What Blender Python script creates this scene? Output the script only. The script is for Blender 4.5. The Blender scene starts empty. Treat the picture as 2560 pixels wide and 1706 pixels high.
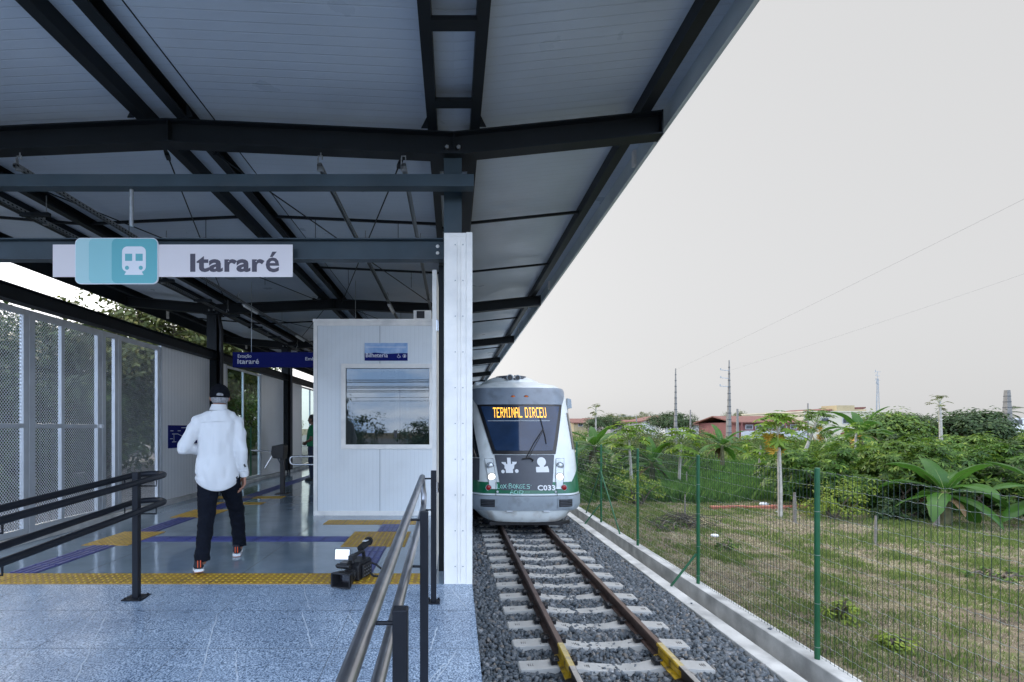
import bpy, math, random
import numpy as np
from mathutils import Vector, Matrix, Euler, Quaternion
R = math.radians
random.seed(7)
rng = np.random.default_rng(7)
SC = bpy.context.scene
COL = SC.collection

# ---------------------------------------------------------------- camera
CAMZ = 1.308
FD = 1144.0
cam = bpy.data.cameras.new("camera")
cam.sensor_width = 36.0
cam.lens = 17.5
cam.shift_x = 0.0578
cam.shift_y = 0.0854
cam.clip_start = 0.05
cam.clip_end = 3000
cam_o = bpy.data.objects.new("camera", cam)
cam_o.location = (0, 0, CAMZ)
cam_o.rotation_euler = (R(90), 0, 0)
COL.objects.link(cam_o)
SC.camera = cam_o

# ---------------------------------------------------------------- world: soft evening sky
SUN_EL, SUN_AZ = 30.0, -25.0          # azimuth from +Y towards +X
world = bpy.data.worlds.new("World")
SC.world = world
world.use_nodes = True
wt = world.node_tree
for n in list(wt.nodes):
    wt.nodes.remove(n)
W = lambda t: wt.nodes.new(t)
wl = wt.links.new
out = W('ShaderNodeOutputWorld')
sky = W('ShaderNodeTexSky')
sky.sky_type = 'NISHITA'
sky.sun_disc = False
sky.sun_elevation = R(SUN_EL)
sky.sun_rotation = R(SUN_AZ)
sky.air_density = 1.0
sky.dust_density = 4.0
sky.ozone_density = 1.0
bg1 = W('ShaderNodeBackground'); bg1.inputs[1].default_value = 0.012
hs = W('ShaderNodeHueSaturation'); hs.inputs['Saturation'].default_value = 0.15
wl(sky.outputs[0], hs.inputs['Color']); wl(hs.outputs[0], bg1.inputs[0])
tc = W('ShaderNodeTexCoord')
sep = W('ShaderNodeSeparateXYZ'); wl(tc.outputs['Generated'], sep.inputs[0])
# cloud veil: pale in the direction of travel, bluer and brighter behind
mr = W('ShaderNodeMapRange'); mr.inputs[1].default_value = -0.55; mr.inputs[2].default_value = 0.1
mr.interpolation_type = 'SMOOTHSTEP'
wl(sep.outputs['Y'], mr.inputs[0])
nz = W('ShaderNodeTexNoise'); nz.inputs['Scale'].default_value = 3.0; nz.inputs['Detail'].default_value = 8; nz.inputs['Roughness'].default_value = 0.55
mp = W('ShaderNodeMapping'); mp.inputs['Scale'].default_value = (1, 1, 4.0)
wl(tc.outputs['Generated'], mp.inputs[0]); wl(mp.outputs[0], nz.inputs['Vector'])
cr = W('ShaderNodeValToRGB')
cr.color_ramp.elements[0].position = 0.40; cr.color_ramp.elements[0].color = (0.52, 0.84, 1.42, 1)
cr.color_ramp.elements[1].position = 0.66; cr.color_ramp.elements[1].color = (1.80, 1.92, 2.10, 1)
wl(nz.outputs[0], cr.inputs[0])
mx_left = W('ShaderNodeMix'); mx_left.data_type = 'RGBA'
mrl = W('ShaderNodeMapRange'); mrl.inputs[1].default_value = -0.12; mrl.inputs[2].default_value = -0.55
mrl.interpolation_type = 'SMOOTHSTEP'
wl(sep.outputs['X'], mrl.inputs[0]); wl(mrl.outputs[0], mx_left.inputs['Factor'])
mx_left.inputs['A'].default_value = (0.318, 0.318, 0.320, 1)
mx_left.inputs['B'].default_value = (1.0, 1.0, 1.03, 1)
mx = W('ShaderNodeMix'); mx.data_type = 'RGBA'
wl(mr.outputs[0], mx.inputs['Factor']); wl(cr.outputs[0], mx.inputs['A']); wl(mx_left.outputs['Result'], mx.inputs['B'])
mrz = W('ShaderNodeMapRange'); mrz.inputs[1].default_value = 0.60; mrz.inputs[2].default_value = 0.95; mrz.interpolation_type = 'SMOOTHSTEP'
wl(sep.outputs['Z'], mrz.inputs[0])
mxz = W('ShaderNodeMix'); mxz.data_type = 'RGBA'; wl(mrz.outputs[0], mxz.inputs['Factor']); wl(mx.outputs['Result'], mxz.inputs['A']); mxz.inputs['B'].default_value = (1.35, 1.42, 1.58, 1)
bg2 = W('ShaderNodeBackground'); bg2.inputs[1].default_value = 1.0
wl(mxz.outputs['Result'], bg2.inputs[0])
ad = W('ShaderNodeAddShader'); wl(bg1.outputs[0], ad.inputs[0]); wl(bg2.outputs[0], ad.inputs[1])
wl(ad.outputs[0], out.inputs[0])

sun = bpy.data.lights.new("sun", 'SUN'); sun.energy = 1.1; sun.angle = R(11); sun.color = (1.0, 0.9, 0.76)
sun_o = bpy.data.objects.new("sun", sun); COL.objects.link(sun_o)
sd = Vector((math.sin(R(SUN_AZ)) * math.cos(R(SUN_EL)), math.cos(R(SUN_AZ)) * math.cos(R(SUN_EL)), math.sin(R(SUN_EL))))
sun_o.rotation_euler = sd.to_track_quat('Z', 'Y').to_euler()
sun_o.location = (0, 0, 30)
SC.view_settings.view_transform = 'Standard'
SC.view_settings.look = 'None'
SC.view_settings.exposure = 1.0
SC.view_settings.gamma = 1.0
SC.cycles.max_bounces = 8
SC.cycles.transparent_max_bounces = 24
SC.cycles.use_denoising = True

# ---------------------------------------------------------------- helpers
def px(x, y, d):
    "point at distance d along the line of sight of a place measured on the photograph"
    return Vector(((x - 1040) * d / FD, d, CAMZ - (y - 983) * d / FD))

def wloc(o):
    v = Vector((0, 0, 0))
    while o is not None:
        v = v + Vector(o.location); o = o.parent
    return v

class MB:
    "collects shapes; build() links them as one mesh object"
    def __init__(s): s.v = []; s.f = []; s.m = []
    def add(s, vs, fs, mi=0):
        b = len(s.v)
        s.v.extend([tuple(p) for p in vs])
        s.f.extend([tuple(b + i for i in f) for f in fs]); s.m.extend([mi] * len(fs))
        return s
    def box(s, x0, x1, y0, y1, z0, z1, mi=0):
        v = [(x, y, z) for z in (z0, z1) for y in (y0, y1) for x in (x0, x1)]
        return s.add(v, [(0, 2, 3, 1), (4, 5, 7, 6), (0, 1, 5, 4), (2, 6, 7, 3), (0, 4, 6, 2), (1, 3, 7, 5)], mi)
    def beam(s, p0, p1, w, h, mi=0, up=(0, 0, 1)):
        p0 = Vector(p0); p1 = Vector(p1); d = (p1 - p0).normalized(); u = Vector(up)
        if abs(d.dot(u)) > .98: u = Vector((0, 1, 0))
        a = d.cross(u).normalized(); b = a.cross(d).normalized()
        v = [p + a * (w / 2 * i) + b * (h / 2 * j) for p in (p0, p1) for j in (-1, 1) for i in (-1, 1)]
        return s.add(v, [(0, 1, 3, 2), (4, 6, 7, 5), (0, 4, 5, 1), (2, 3, 7, 6), (0, 2, 6, 4), (1, 5, 7, 3)], mi)
    def cyl(s, p0, p1, r0, r1=None, n=12, mi=0, caps=True):
        p0 = Vector(p0); p1 = Vector(p1); r1 = r0 if r1 is None else r1
        d = (p1 - p0).normalized(); a = d.orthogonal().normalized(); b = d.cross(a)
        v = []
        for p, r in ((p0, r0), (p1, r1)):
            for i in range(n):
                t = 2 * math.pi * i / n
                v.append(p + a * (r * math.cos(t)) + b * (r * math.sin(t)))
        f = [(i, (i + 1) % n, n + (i + 1) % n, n + i) for i in range(n)]
        if caps: f += [tuple(range(n - 1, -1, -1)), tuple(range(n, 2 * n))]
        return s.add(v, f, mi)
    def tube(s, pts, r, n=10, mi=0, closed=False, rs=None):
        pts = [Vector(p) for p in pts]; N = len(pts); v = []; a = None
        for i, p in enumerate(pts):
            if closed: d = (pts[(i + 1) % N] - pts[i - 1]).normalized()
            else: d = (pts[min(i + 1, N - 1)] - pts[max(i - 1, 0)]).normalized()
            if a is None: a = d.orthogonal().normalized()
            a = (a - d * a.dot(d)).normalized(); b = d.cross(a)
            rr = rs[i] if rs else r
            for k in range(n):
                t = 2 * math.pi * k / n
                v.append(p + a * (rr * math.cos(t)) + b * (rr * math.sin(t)))
        f = []
        for i in range(N if closed else N - 1):
            j = (i + 1) % N
            f += [(i * n + k, i * n + (k + 1) % n, j * n + (k + 1) % n, j * n + k) for k in range(n)]
        if not closed: f += [tuple(range(n - 1, -1, -1)), tuple((N - 1) * n + k for k in range(n))]
        return s.add(v, f, mi)
    def prism(s, poly, a0, a1, axis='y', mi=0):
        "poly of (u,w) swept along axis: y: (x,z); x: (y,z); z: (x,y)"
        n = len(poly)
        mk = {'y': lambda u, w, a: (u, a, w), 'x': lambda u, w, a: (a, u, w), 'z': lambda u, w, a: (u, w, a)}[axis]
        v = [mk(u, w, a0) for u, w in poly] + [mk(u, w, a1) for u, w in poly]
        f = [(i, (i + 1) % n, n + (i + 1) % n, n + i) for i in range(n)] + [tuple(range(n - 1, -1, -1)), tuple(range(n, 2 * n))]
        return s.add(v, f, mi)
    def ball(s, c, rx, ry=None, rz=None, n=16, m=10, mi=0, rot=None, zmin=-1.0):
        ry = rx if ry is None else ry; rz = rx if rz is None else rz
        c = Vector(c); v = []; f = []
        th0 = math.asin(max(-1, zmin))
        for j in range(m + 1):
            t = th0 + (math.pi / 2 - th0) * j / m
            for i in range(n):
                q = 2 * math.pi * i / n
                p = Vector((rx * math.cos(t) * math.cos(q), ry * math.cos(t) * math.sin(q), rz * math.sin(t)))
                if rot is not None: p = rot @ p
                v.append(c + p)
        for j in range(m):
            f += [(j * n + i, j * n + (i + 1) % n, (j + 1) * n + (i + 1) % n, (j + 1) * n + i) for i in range(n)]
        f.append(tuple(range(n - 1, -1, -1))); f.append(tuple(m * n + i for i in range(n)))
        return s.add(v, f, mi)
    def caps(s, p0, p1, r0, r1, n=14, mi=0):
        "tapered capsule"
        s.cyl(p0, p1, r0, r1, n, mi); s.ball(p0, r0, n=n, m=8, mi=mi); s.ball(p1, r1, n=n, m=8, mi=mi); return s
    def loft(s, rings, mi=0, n=24, cap=True, pw=2.0):
        "rings of (cx,cy,cz,rx,ry) horizontal ellipses (superellipse power pw)"
        v = []
        for cx, cy, cz, rx, ry in rings:
            for i in range(n):
                t = 2 * math.pi * i / n; c, q = math.cos(t), math.sin(t)
                v.append((cx + rx * math.copysign(abs(c) ** (2 / pw), c), cy + ry * math.copysign(abs(q) ** (2 / pw), q), cz))
        f = []
        for j in range(len(rings) - 1):
            f += [(j * n + i, j * n + (i + 1) % n, (j + 1) * n + (i + 1) % n, (j + 1) * n + i) for i in range(n)]
        if cap: f += [tuple(range(n - 1, -1, -1)), tuple((len(rings) - 1) * n + i for i in range(n))]
        return s.add(v, f, mi)
    def grid(s, P, mi=0, closed_u=False):
        "P[j][i] -> point"
        nj = len(P); ni = len(P[0])
        v = [p for row in P for p in row]
        f = []
        for j in range(nj - 1):
            for i in range(ni if closed_u else ni - 1):
                f.append((j * ni + i, j * ni + (i + 1) % ni, (j + 1) * ni + (i + 1) % ni, (j + 1) * ni + i))
        return s.add(v, f, mi)
    def mesh(s, name, mats, off=Vector((0, 0, 0)), smooth=None):
        me = bpy.data.meshes.new(name)
        me.from_pydata([(x - off[0], y - off[1], z - off[2]) for x, y, z in s.v], [], s.f)
        for m in (mats if isinstance(mats, (list, tuple)) else [mats]): me.materials.append(m)
        if any(s.m): me.polygons.foreach_set('material_index', s.m)
        if smooth is not None:
            me.polygons.foreach_set('use_smooth', [True] * len(me.polygons))
            if smooth < 179: me.set_sharp_from_angle(angle=R(smooth))
        me.update()
        return me
    def build(s, name, mats, parent=None, origin=None, smooth=None, bevel=0, seg=2):
        org = wloc(parent) if parent is not None else Vector((0, 0, 0))
        loc = Vector(origin) - org if origin is not None else Vector((0, 0, 0))
        o = bpy.data.objects.new(name, s.mesh(name, mats, org + loc, smooth))
        COL.objects.link(o); o.location = loc; o.parent = parent
        if bevel:
            b = o.modifiers.new("bevel", 'BEVEL'); b.width = bevel; b.segments = seg; b.limit_method = 'ANGLE'; b.angle_limit = R(40)
        return o
    def blob(s, name, mat, voxel, parent=None, origin=None, smooth=6, disp=None):
        "one continuous surface grown round all the shapes"
        org = wloc(parent) if parent is not None else Vector((0, 0, 0))
        loc = Vector(origin) - org if origin is not None else Vector((0, 0, 0))
        t = bpy.data.objects.new("tmp", s.mesh("tmp", mat, org + loc)); COL.objects.link(t)
        m = t.modifiers.new("r", 'REMESH'); m.mode = 'VOXEL'; m.voxel_size = voxel; m.use_smooth_shade = True
        if smooth:
            q = t.modifiers.new("s", 'SMOOTH'); q.iterations = smooth; q.factor = .5
        if disp:
            for sc, st in (disp if isinstance(disp, list) else [disp]):
                tx = bpy.data.textures.new("folds", 'CLOUDS'); tx.noise_scale = sc; tx.noise_depth = 2
                dm = t.modifiers.new("d", 'DISPLACE'); dm.texture = tx; dm.strength = st; dm.mid_level = .5
        dg = bpy.context.evaluated_depsgraph_get()
        me = bpy.data.meshes.new_from_object(t.evaluated_get(dg)); me.name = name
        me.materials.clear(); me.materials.append(mat)
        me.polygons.foreach_set('use_smooth', [True] * len(me.polygons))
        me.polygons.foreach_set('material_index', [0] * len(me.polygons))
        tm = t.data; bpy.data.objects.remove(t); bpy.data.meshes.remove(tm)
        o = bpy.data.objects.new(name, me); COL.objects.link(o); o.location = loc; o.parent = parent
        return o

def tag(o, label=None, cat=None, group=None, kind=None):
    if label: o['label'] = label
    if cat: o['category'] = cat
    if group: o['group'] = group
    if kind: o['kind'] = kind
    return o

def thing(name, label, cat, loc=(0, 0, 0), group=None):
    o = bpy.data.objects.new(name, None); COL.objects.link(o); o.location = loc
    o.empty_display_size = .2
    return tag(o, label, cat, group)

def copy_tree(o, loc=None, rotz=None, label=None, scale=None, parent=None):
    c = o.copy(); COL.objects.link(c); c.parent = parent
    if loc is not None: c.location = loc
    if rotz is not None: c.rotation_euler = (0, 0, rotz)
    if scale is not None: c.scale = (scale, scale, scale)
    if label: c['label'] = label
    for ch in list(o.children): copy_tree(ch, parent=c)
    return c

def np_mesh(name, V, F, mat, parent=None, origin=(0, 0, 0), smooth=False):
    "fast mesh from arrays; F is (n,k)"
    V = np.asarray(V, np.float32) - np.asarray(origin, np.float32); F = np.asarray(F, np.int32)
    me = bpy.data.meshes.new(name)
    me.vertices.add(len(V)); me.vertices.foreach_set('co', V.ravel())
    k = F.shape[1]; n = len(F)
    me.loops.add(n * k); me.loops.foreach_set('vertex_index', F.ravel())
    me.polygons.add(n); me.polygons.foreach_set('loop_start', np.arange(n, dtype=np.int32) * k)
    try: me.polygons.foreach_set('loop_total', np.full(n, k, np.int32))
    except Exception: pass
    if smooth: me.polygons.foreach_set('use_smooth', np.ones(n, bool))
    me.materials.append(mat); me.update(calc_edges=True); me.validate()
    o = bpy.data.objects.new(name, me); COL.objects.link(o)
    o.location = Vector(origin) - (wloc(parent) if parent is not None else Vector((0, 0, 0)))
    o.parent = parent
    return o

# ---------------------------------------------------------------- materials
def nodes(name):
    m = bpy.data.materials.new(name); m.use_nodes = True
    nt = m.node_tree; b = nt.nodes['Principled BSDF']
    return m, nt, b

def setin(b, key, val):
    for k in ([key] if isinstance(key, str) else key):
        if k in b.inputs: b.inputs[k].default_value = val; return

def mat(name, col, rough=.5, metal=0.0, spec=.5, noise=None, bump=None, lines=None, coat=0, emit=None, rnoise=None, ior=None, stain=None):
    """noise=(scale,amount[,colour2]); bump=(scale,strength,distance); lines=[(axis,pitch,width,darken)]; rnoise=(scale,amount); stain=(scale,colour,amount)"""
    m, nt, b = nodes(name)
    c4 = (*col, 1)
    b.inputs['Base Color'].default_value = c4
    b.inputs['Roughness'].default_value = rough
    b.inputs['Metallic'].default_value = metal
    setin(b, 'Specular IOR Level', spec)
    if ior: setin(b, 'IOR', ior)
    if coat: setin(b, 'Coat Weight', coat); setin(b, 'Coat Roughness', .08)
    if emit: setin(b, 'Emission Color', (*emit[0], 1)); setin(b, 'Emission Strength', emit[1])
    N = nt.nodes.new; L = nt.links.new
    tcn = N('ShaderNodeTexCoord'); vec = tcn.outputs['Object']
    colsock = None; hsock = None
    if noise:
        t = N('ShaderNodeTexNoise'); t.inputs['Scale'].default_value = noise[0]; t.inputs['Detail'].default_value = 6; L(vec, t.inputs['Vector'])
        mxn = N('ShaderNodeMix'); mxn.data_type = 'RGBA'
        rp = N('ShaderNodeMapRange'); rp.inputs[1].default_value = .3; rp.inputs[2].default_value = .7; L(t.outputs[0], rp.inputs[0])
        L(rp.outputs[0], mxn.inputs['Factor'])
        c2 = noise[2] if len(noise) > 2 else tuple(x * (1 - noise[1]) for x in col)
        c1 = col if len(noise) > 2 else tuple(min(1, x * (1 + noise[1])) for x in col)
        mxn.inputs['A'].default_value = (*c1, 1); mxn.inputs['B'].default_value = (*c2, 1)
        colsock = mxn.outputs['Result']
    if stain:
        t = N('ShaderNodeTexNoise'); t.inputs['Scale'].default_value = stain[0]; t.inputs['Detail'].default_value = 8; L(vec, t.inputs['Vector'])
        rp = N('ShaderNodeMapRange'); rp.inputs[1].default_value = .52; rp.inputs[2].default_value = .72; rp.inputs[4].default_value = stain[2]; L(t.outputs[0], rp.inputs[0])
        ms = N('ShaderNodeMix'); ms.data_type = 'RGBA'; L(rp.outputs[0], ms.inputs['Factor'])
        if colsock: L(colsock, ms.inputs['A'])
        else: ms.inputs['A'].default_value = c4
        ms.inputs['B'].default_value = (*stain[1], 1); colsock = ms.outputs['Result']
    if lines:
        sx = N('ShaderNodeSeparateXYZ'); L(vec, sx.inputs[0])
        for ax, pitch, wd, dk in lines:
            mu = N('ShaderNodeMath'); mu.operation = 'DIVIDE'; L(sx.outputs['XYZ'.index(ax)], mu.inputs[0]); mu.inputs[1].default_value = pitch
            fr = N('ShaderNodeMath'); fr.operation = 'FRACT'; L(mu.outputs[0], fr.inputs[0])
            pp = N('ShaderNodeMath'); pp.operation = 'PINGPONG'; L(fr.outputs[0], pp.inputs[0]); pp.inputs[1].default_value = .5
            rp = N('ShaderNodeMapRange'); L(pp.outputs[0], rp.inputs[0]); rp.inputs[1].default_value = wd / pitch * .5; rp.inputs[2].default_value = wd / pitch
            rp.interpolation_type = 'SMOOTHSTEP'
            mm = N('ShaderNodeMix'); mm.data_type = 'RGBA'; mm.blend_type = 'MULTIPLY'; mm.inputs['Factor'].default_value = 1
            if colsock: L(colsock, mm.inputs['A'])
            else: mm.inputs['A'].default_value = c4
            rr = N('ShaderNodeMapRange'); L(rp.outputs[0], rr.inputs[0]); rr.inputs[3].default_value = dk; rr.inputs[4].default_value = 1
            cb = N('ShaderNodeCombineColor'); [L(rr.outputs[0], cb.inputs[i]) for i in range(3)]
            L(cb.outputs[0], mm.inputs['B']); colsock = mm.outputs['Result']
            if hsock is None: hsock = rp.outputs[0]
    if colsock: L(colsock, b.inputs['Base Color'])
    if rnoise:
        t = N('ShaderNodeTexNoise'); t.inputs['Scale'].default_value = rnoise[0]; t.inputs['Detail'].default_value = 5; L(vec, t.inputs['Vector'])
        rp = N('ShaderNodeMapRange'); rp.inputs[1].default_value = .3; rp.inputs[2].default_value = .7
        rp.inputs[3].default_value = max(0, rough - rnoise[1]); rp.inputs[4].default_value = rough + rnoise[1]; L(t.outputs[0], rp.inputs[0]); L(rp.outputs[0], b.inputs['Roughness'])
    nrm = None
    if hsock is not None:
        bp = N('ShaderNodeBump'); bp.inputs['Strength'].default_value = .6; bp.inputs['Distance'].default_value = .004; L(hsock, bp.inputs['Height']); nrm = bp.outputs[0]
    if bump:
        t = N('ShaderNodeTexNoise'); t.inputs['Scale'].default_value = bump[0]; t.inputs['Detail'].default_value = 6; L(vec, t.inputs['Vector'])
        bp = N('ShaderNodeBump'); bp.inputs['Strength'].default_value = bump[1]; bp.inputs['Distance'].default_value = bump[2] if len(bump) > 2 else .01
        L(t.outputs[0], bp.inputs['Height'])
        if nrm: L(nrm, bp.inputs['Normal'])
        nrm = bp.outputs[0]
    if nrm: L(nrm, b.inputs['Normal'])
    return m

def leaf_mat(name, c1, c2, c3=None, trans=.28, rough=.5):
    m, nt, b = nodes(name); N = nt.nodes.new; L = nt.links.new
    geo = N('ShaderNodeNewGeometry'); tcn = N('ShaderNodeTexCoord')
    t = N('ShaderNodeTexNoise'); t.inputs['Scale'].default_value = 1.6; t.inputs['Detail'].default_value = 3; L(tcn.outputs['Object'], t.inputs['Vector'])
    av = N('ShaderNodeMath'); av.operation = 'MULTIPLY_ADD'; L(geo.outputs['Random Per Island'], av.inputs[0]); av.inputs[1].default_value = .6
    sb = N('ShaderNodeMath'); sb.operation = 'MULTIPLY'; L(t.outputs[0], sb.inputs[0]); sb.inputs[1].default_value = .55; L(sb.outputs[0], av.inputs[2])
    r = N('ShaderNodeValToRGB'); e = r.color_ramp.elements
    e[0].position = .15; e[0].color = (*c1, 1); e[1].position = .75; e[1].color = (*c2, 1)
    if c3: x = e.new(.97); x.color = (*c3, 1)
    L(av.outputs[0], r.inputs[0]); L(r.outputs[0], b.inputs['Base Color'])
    b.inputs['Roughness'].default_value = rough; setin(b, 'Specular IOR Level', .3)
    tr = N('ShaderNodeBsdfTranslucent'); g = N('ShaderNodeHueSaturation'); g.inputs['Value'].default_value = 1.5; L(r.outputs[0], g.inputs['Color']); L(g.outputs[0], tr.inputs[0])
    ms = N('ShaderNodeMixShader'); ms.inputs[0].default_value = trans
    L(b.outputs[0], ms.inputs[1]); L(tr.outputs[0], ms.inputs[2]); L(ms.outputs[0], nt.nodes['Material Output'].inputs[0])
    return m

def perforated_mat(name, col, pitch, hole):
    m, nt, b = nodes(name); N = nt.nodes.new; L = nt.links.new
    b.inputs['Base Color'].default_value = (*col, 1); b.inputs['Roughness'].default_value = .45; b.inputs['Metallic'].default_value = .3
    tcn = N('ShaderNodeTexCoord'); sx = N('ShaderNodeSeparateXYZ'); L(tcn.outputs['Object'], sx.inputs[0])
    def M(op, a, bb=None):
        n = N('ShaderNodeMath'); n.operation = op
        for i, q in enumerate((a, bb)):
            if q is None: continue
            if isinstance(q, (int, float)): n.inputs[i].default_value = q
            else: L(q, n.inputs[i])
        return n.outputs[0]
    u = M('DIVIDE', sx.outputs['Y'], pitch); v = M('DIVIDE', sx.outputs['Z'], pitch * .577 * 2)
    def dist(off):
        a = M('SUBTRACT', M('FRACT', M('ADD', u, off)), .5); c = M('MULTIPLY', M('SUBTRACT', M('FRACT', M('ADD', v, off)), .5), 1.154)
        return M('SQRT', M('ADD', M('MULTIPLY', a, a), M('MULTIPLY', c, c)))
    d = M('MINIMUM', dist(0.0), dist(0.5))
    h = M('LESS_THAN', d, hole)
    tp = N('ShaderNodeBsdfTransparent'); ms = N('ShaderNodeMixShader'); L(h, ms.inputs[0]); L(b.outputs[0], ms.inputs[1]); L(tp.outputs[0], ms.inputs[2])
    L(ms.outputs[0], nt.nodes['Material Output'].inputs[0])
    return m

def glass_mat(name, tint=(.02, .03, .035), alpha=.75, rough=.02, ior=1.6):
    m, nt, b = nodes(name); N = nt.nodes.new; L = nt.links.new
    b.inputs['Base Color'].default_value = (*tint, 1); b.inputs['Roughness'].default_value = rough; setin(b, 'IOR', ior)
    tp = N('ShaderNodeBsdfTransparent'); tp.inputs[0].default_value = (.8, .88, .88, 1)
    ms = N('ShaderNodeMixShader'); ms.inputs[0].default_value = alpha
    L(tp.outputs[0], ms.inputs[1]); L(b.outputs[0], ms.inputs[2]); L(ms.outputs[0], nt.nodes['Material Output'].inputs[0])
    return m

MT = {}
MT['steel_skylit'] = mat('dark_steel_skylit', (.030, .050, .064), .42, spec=.4, noise=(3, .2), bump=(60, .06, .002), stain=(4, (.045, .06, .07), .6))  # lighter, bluer copy of the dark steel: sky light baked into the colour
MT['steel'] = mat('dark_painted_steel', (.010, .0135, .017), .5, spec=.22, noise=(3, .2), bump=(60, .06, .002))
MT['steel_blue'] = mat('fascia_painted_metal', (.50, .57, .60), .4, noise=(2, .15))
MT['ceiling'] = mat('roof_sheet_underside', (.47, .55, .65), .36, spec=.5, noise=(.7, .07), bump=(1.1, .35, .03), lines=[('Y', .088, .006, .93)], rnoise=(2, .1), stain=(.9, (.36, .42, .50), .5))
MT['roof_top'] = mat('roof_sheet_top', (.45, .46, .47), .5)
MT['white_panel_x'] = mat('white_insulated_panel', (.76, .79, .80), .38, noise=(1.5, .03), lines=[('X', .062, .004, .93)], bump=(6, .05, .01), stain=(1.7, (.62, .64, .64), .5))
MT['wall_panel_y'] = mat('grey_insulated_panel', (.82, .83, .83), .28, metal=.05, noise=(1.5, .04), lines=[('Y', .10, .010, .84)])
MT['white_metal'] = mat('white_folded_metal', (.87, .84, .785), .4, noise=(9, .04), bump=(14, .05, .006), stain=(3.0, (.55, .55, .54), .5))
MT['alu'] = mat('pale_aluminium', (.55, .58, .61), .35, metal=.4, noise=(6, .06))
MT['galv'] = mat('galvanised_steel', (.32, .34, .35), .4, metal=.7, noise=(25, .2))
MT['stainless'] = mat('stainless_steel', (.65, .65, .66), .18, metal=1.0)
MT['rail_paint'] = mat('graphite_handrail_paint', (.010, .012, .017), .42, spec=.22, noise=(8, .15), bump=(120, .05, .001))
MT['concrete'] = mat('cast_concrete', (.54, .53, .50), .85, noise=(3.5, .22), bump=(30, .35, .008), stain=(2.2, (.20, .20, .19), .6))
MT['concrete_side'] = mat('rough_concrete', (.26, .25, .235), .9, noise=(3, .3), bump=(22, .5, .01), stain=(1.5, (.14, .14, .13), .6))
MT['sleeper'] = mat('sleeper_concrete', (.43, .42, .395), .85, noise=(4, .16), bump=(45, .3, .004), stain=(2.3, (.34, .31, .28), .5))
MT['tube_paint'] = mat('satin_handrail_tube', (.36, .37, .40), .30, metal=.95, noise=(8, .2), bump=(120, .05, .001))
MT['rust'] = mat('rusty_rail_steel', (.085, .052, .042), .6, metal=.35, noise=(9, .3), bump=(40, .2, .003))
MT['rail_top'] = mat('worn_rail_head', (.17, .12, .105), .38, metal=.7, noise=(5, .2))
MT['yellow_paint'] = mat('yellow_rail_paint', (.55, .34, .012), .5, noise=(8, .3), stain=(14, (.10, .06, .03), .8))
MT['black'] = mat('black_plastic', (.010, .010, .012), .4, noise=(20, .2))
MT['rubber'] = mat('black_rubber', (.012, .012, .013), .7)
# ================================================================ ground, platform
EDGE = .163
SLOPE = .067
YS = 4.18                       # where ramp meets platform floor
rampz = lambda y: -SLOPE * (YS - y) if y < YS else 0.0

MT['soil'] = None
def ground_mat():
    m, nt, b = nodes('field_soil'); N = nt.nodes.new; L = nt.links.new
    tcn = N('ShaderNodeTexCoord'); v = tcn.outputs['Object']
    def noise(s, d=6, r=.6):
        t = N('ShaderNodeTexNoise'); t.inputs['Scale'].default_value = s; t.inputs['Detail'].default_value = d; t.inputs['Roughness'].default_value = r; L(v, t.inputs['Vector']); return t.outputs[0]
    def ramp(f, *st):
        r = N('ShaderNodeValToRGB'); e = r.color_ramp.elements
        e[0].position, e[0].color = st[0][0], (*st[0][1], 1); e[1].position, e[1].color = st[-1][0], (*st[-1][1], 1)
        for p, c in st[1:-1]: x = e.new(p); x.color = (*c, 1)
        L(f, r.inputs[0]); return r.outputs[0]
    a = ramp(noise(1.6, 8, .7), (.34, (.085, .072, .062)), (.5, (.20, .168, .125)), (.66, (.125, .145, .062)))
    f = ramp(noise(9, 8, .7), (.35, (.55, .52, .5)), (.65, (1.15, 1.1, 1.0)))
    mm = N('ShaderNodeMix'); mm.data_type = 'RGBA'; mm.blend_type = 'MULTIPLY'; mm.inputs['Factor'].default_value = 1; L(a, mm.inputs['A']); L(f, mm.inputs['B'])
    L(mm.outputs['Result'], b.inputs['Base Color']); b.inputs['Roughness'].default_value = 1; setin(b, 'Specular IOR Level', .1)
    bp = N('ShaderNodeBump'); bp.inputs['Strength'].default_value = .6; bp.inputs['Distance'].default_value = .04; L(noise(14), bp.inputs['Height']); L(bp.outputs[0], b.inputs['Normal'])
    return m
MT['soil'] = ground_mat()
GZ = -1.18
# field: one sheet out to the horizon (rises a little towards the houses)
def gz(x, y):
    d = math.hypot(max(0, x - 3), y)
    return GZ + max(0, d - 26) * .010 if d < 130 else GZ + 1.04
P = []
ys = [-60, -20, 0, 4, 8, 12, 18, 26, 34, 45, 60, 80, 105, 130, 400, 1500]
xs = [3.83, 6, 9, 12, 18, 26, 36, 50, 70, 95, 130, 400, 1500]
b = MB(); b.grid([[(x, y, gz(x, y)) for x in xs] for y in ys]); o = b.build('field', MT['soil'], smooth=180); tag(o, kind='structure')
b = MB(); b.grid([[(x, y, -1.50 if y < 120 else (-1.5 if y < 400 else -.2)) for x in (-1500, -60, -6.1, 3.9)] for y in (-300, 0, 60, 120, 500, 1500)]); o = b.build('ground', MT['soil']); tag(o, kind='structure')
MT['asphalt'] = mat('street_asphalt', (.085, .085, .088), .9, noise=(3, .25), bump=(60, .4, .004))
b = MB(); b.box(-45, -5.35, -70, 130, -.9, -.42); o = b.build('street', MT['asphalt']); tag(o, kind='structure')
b = MB(); b.box(-45, -5.35, -.001 - 70, 130, -.419, -.416)
o = None
MT['pale_pave'] = mat('pale_paving', (.42, .41, .40), .85, noise=(5, .2), lines=[('X', .4, .015, .7), ('Y', .4, .015, .7)])
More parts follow.
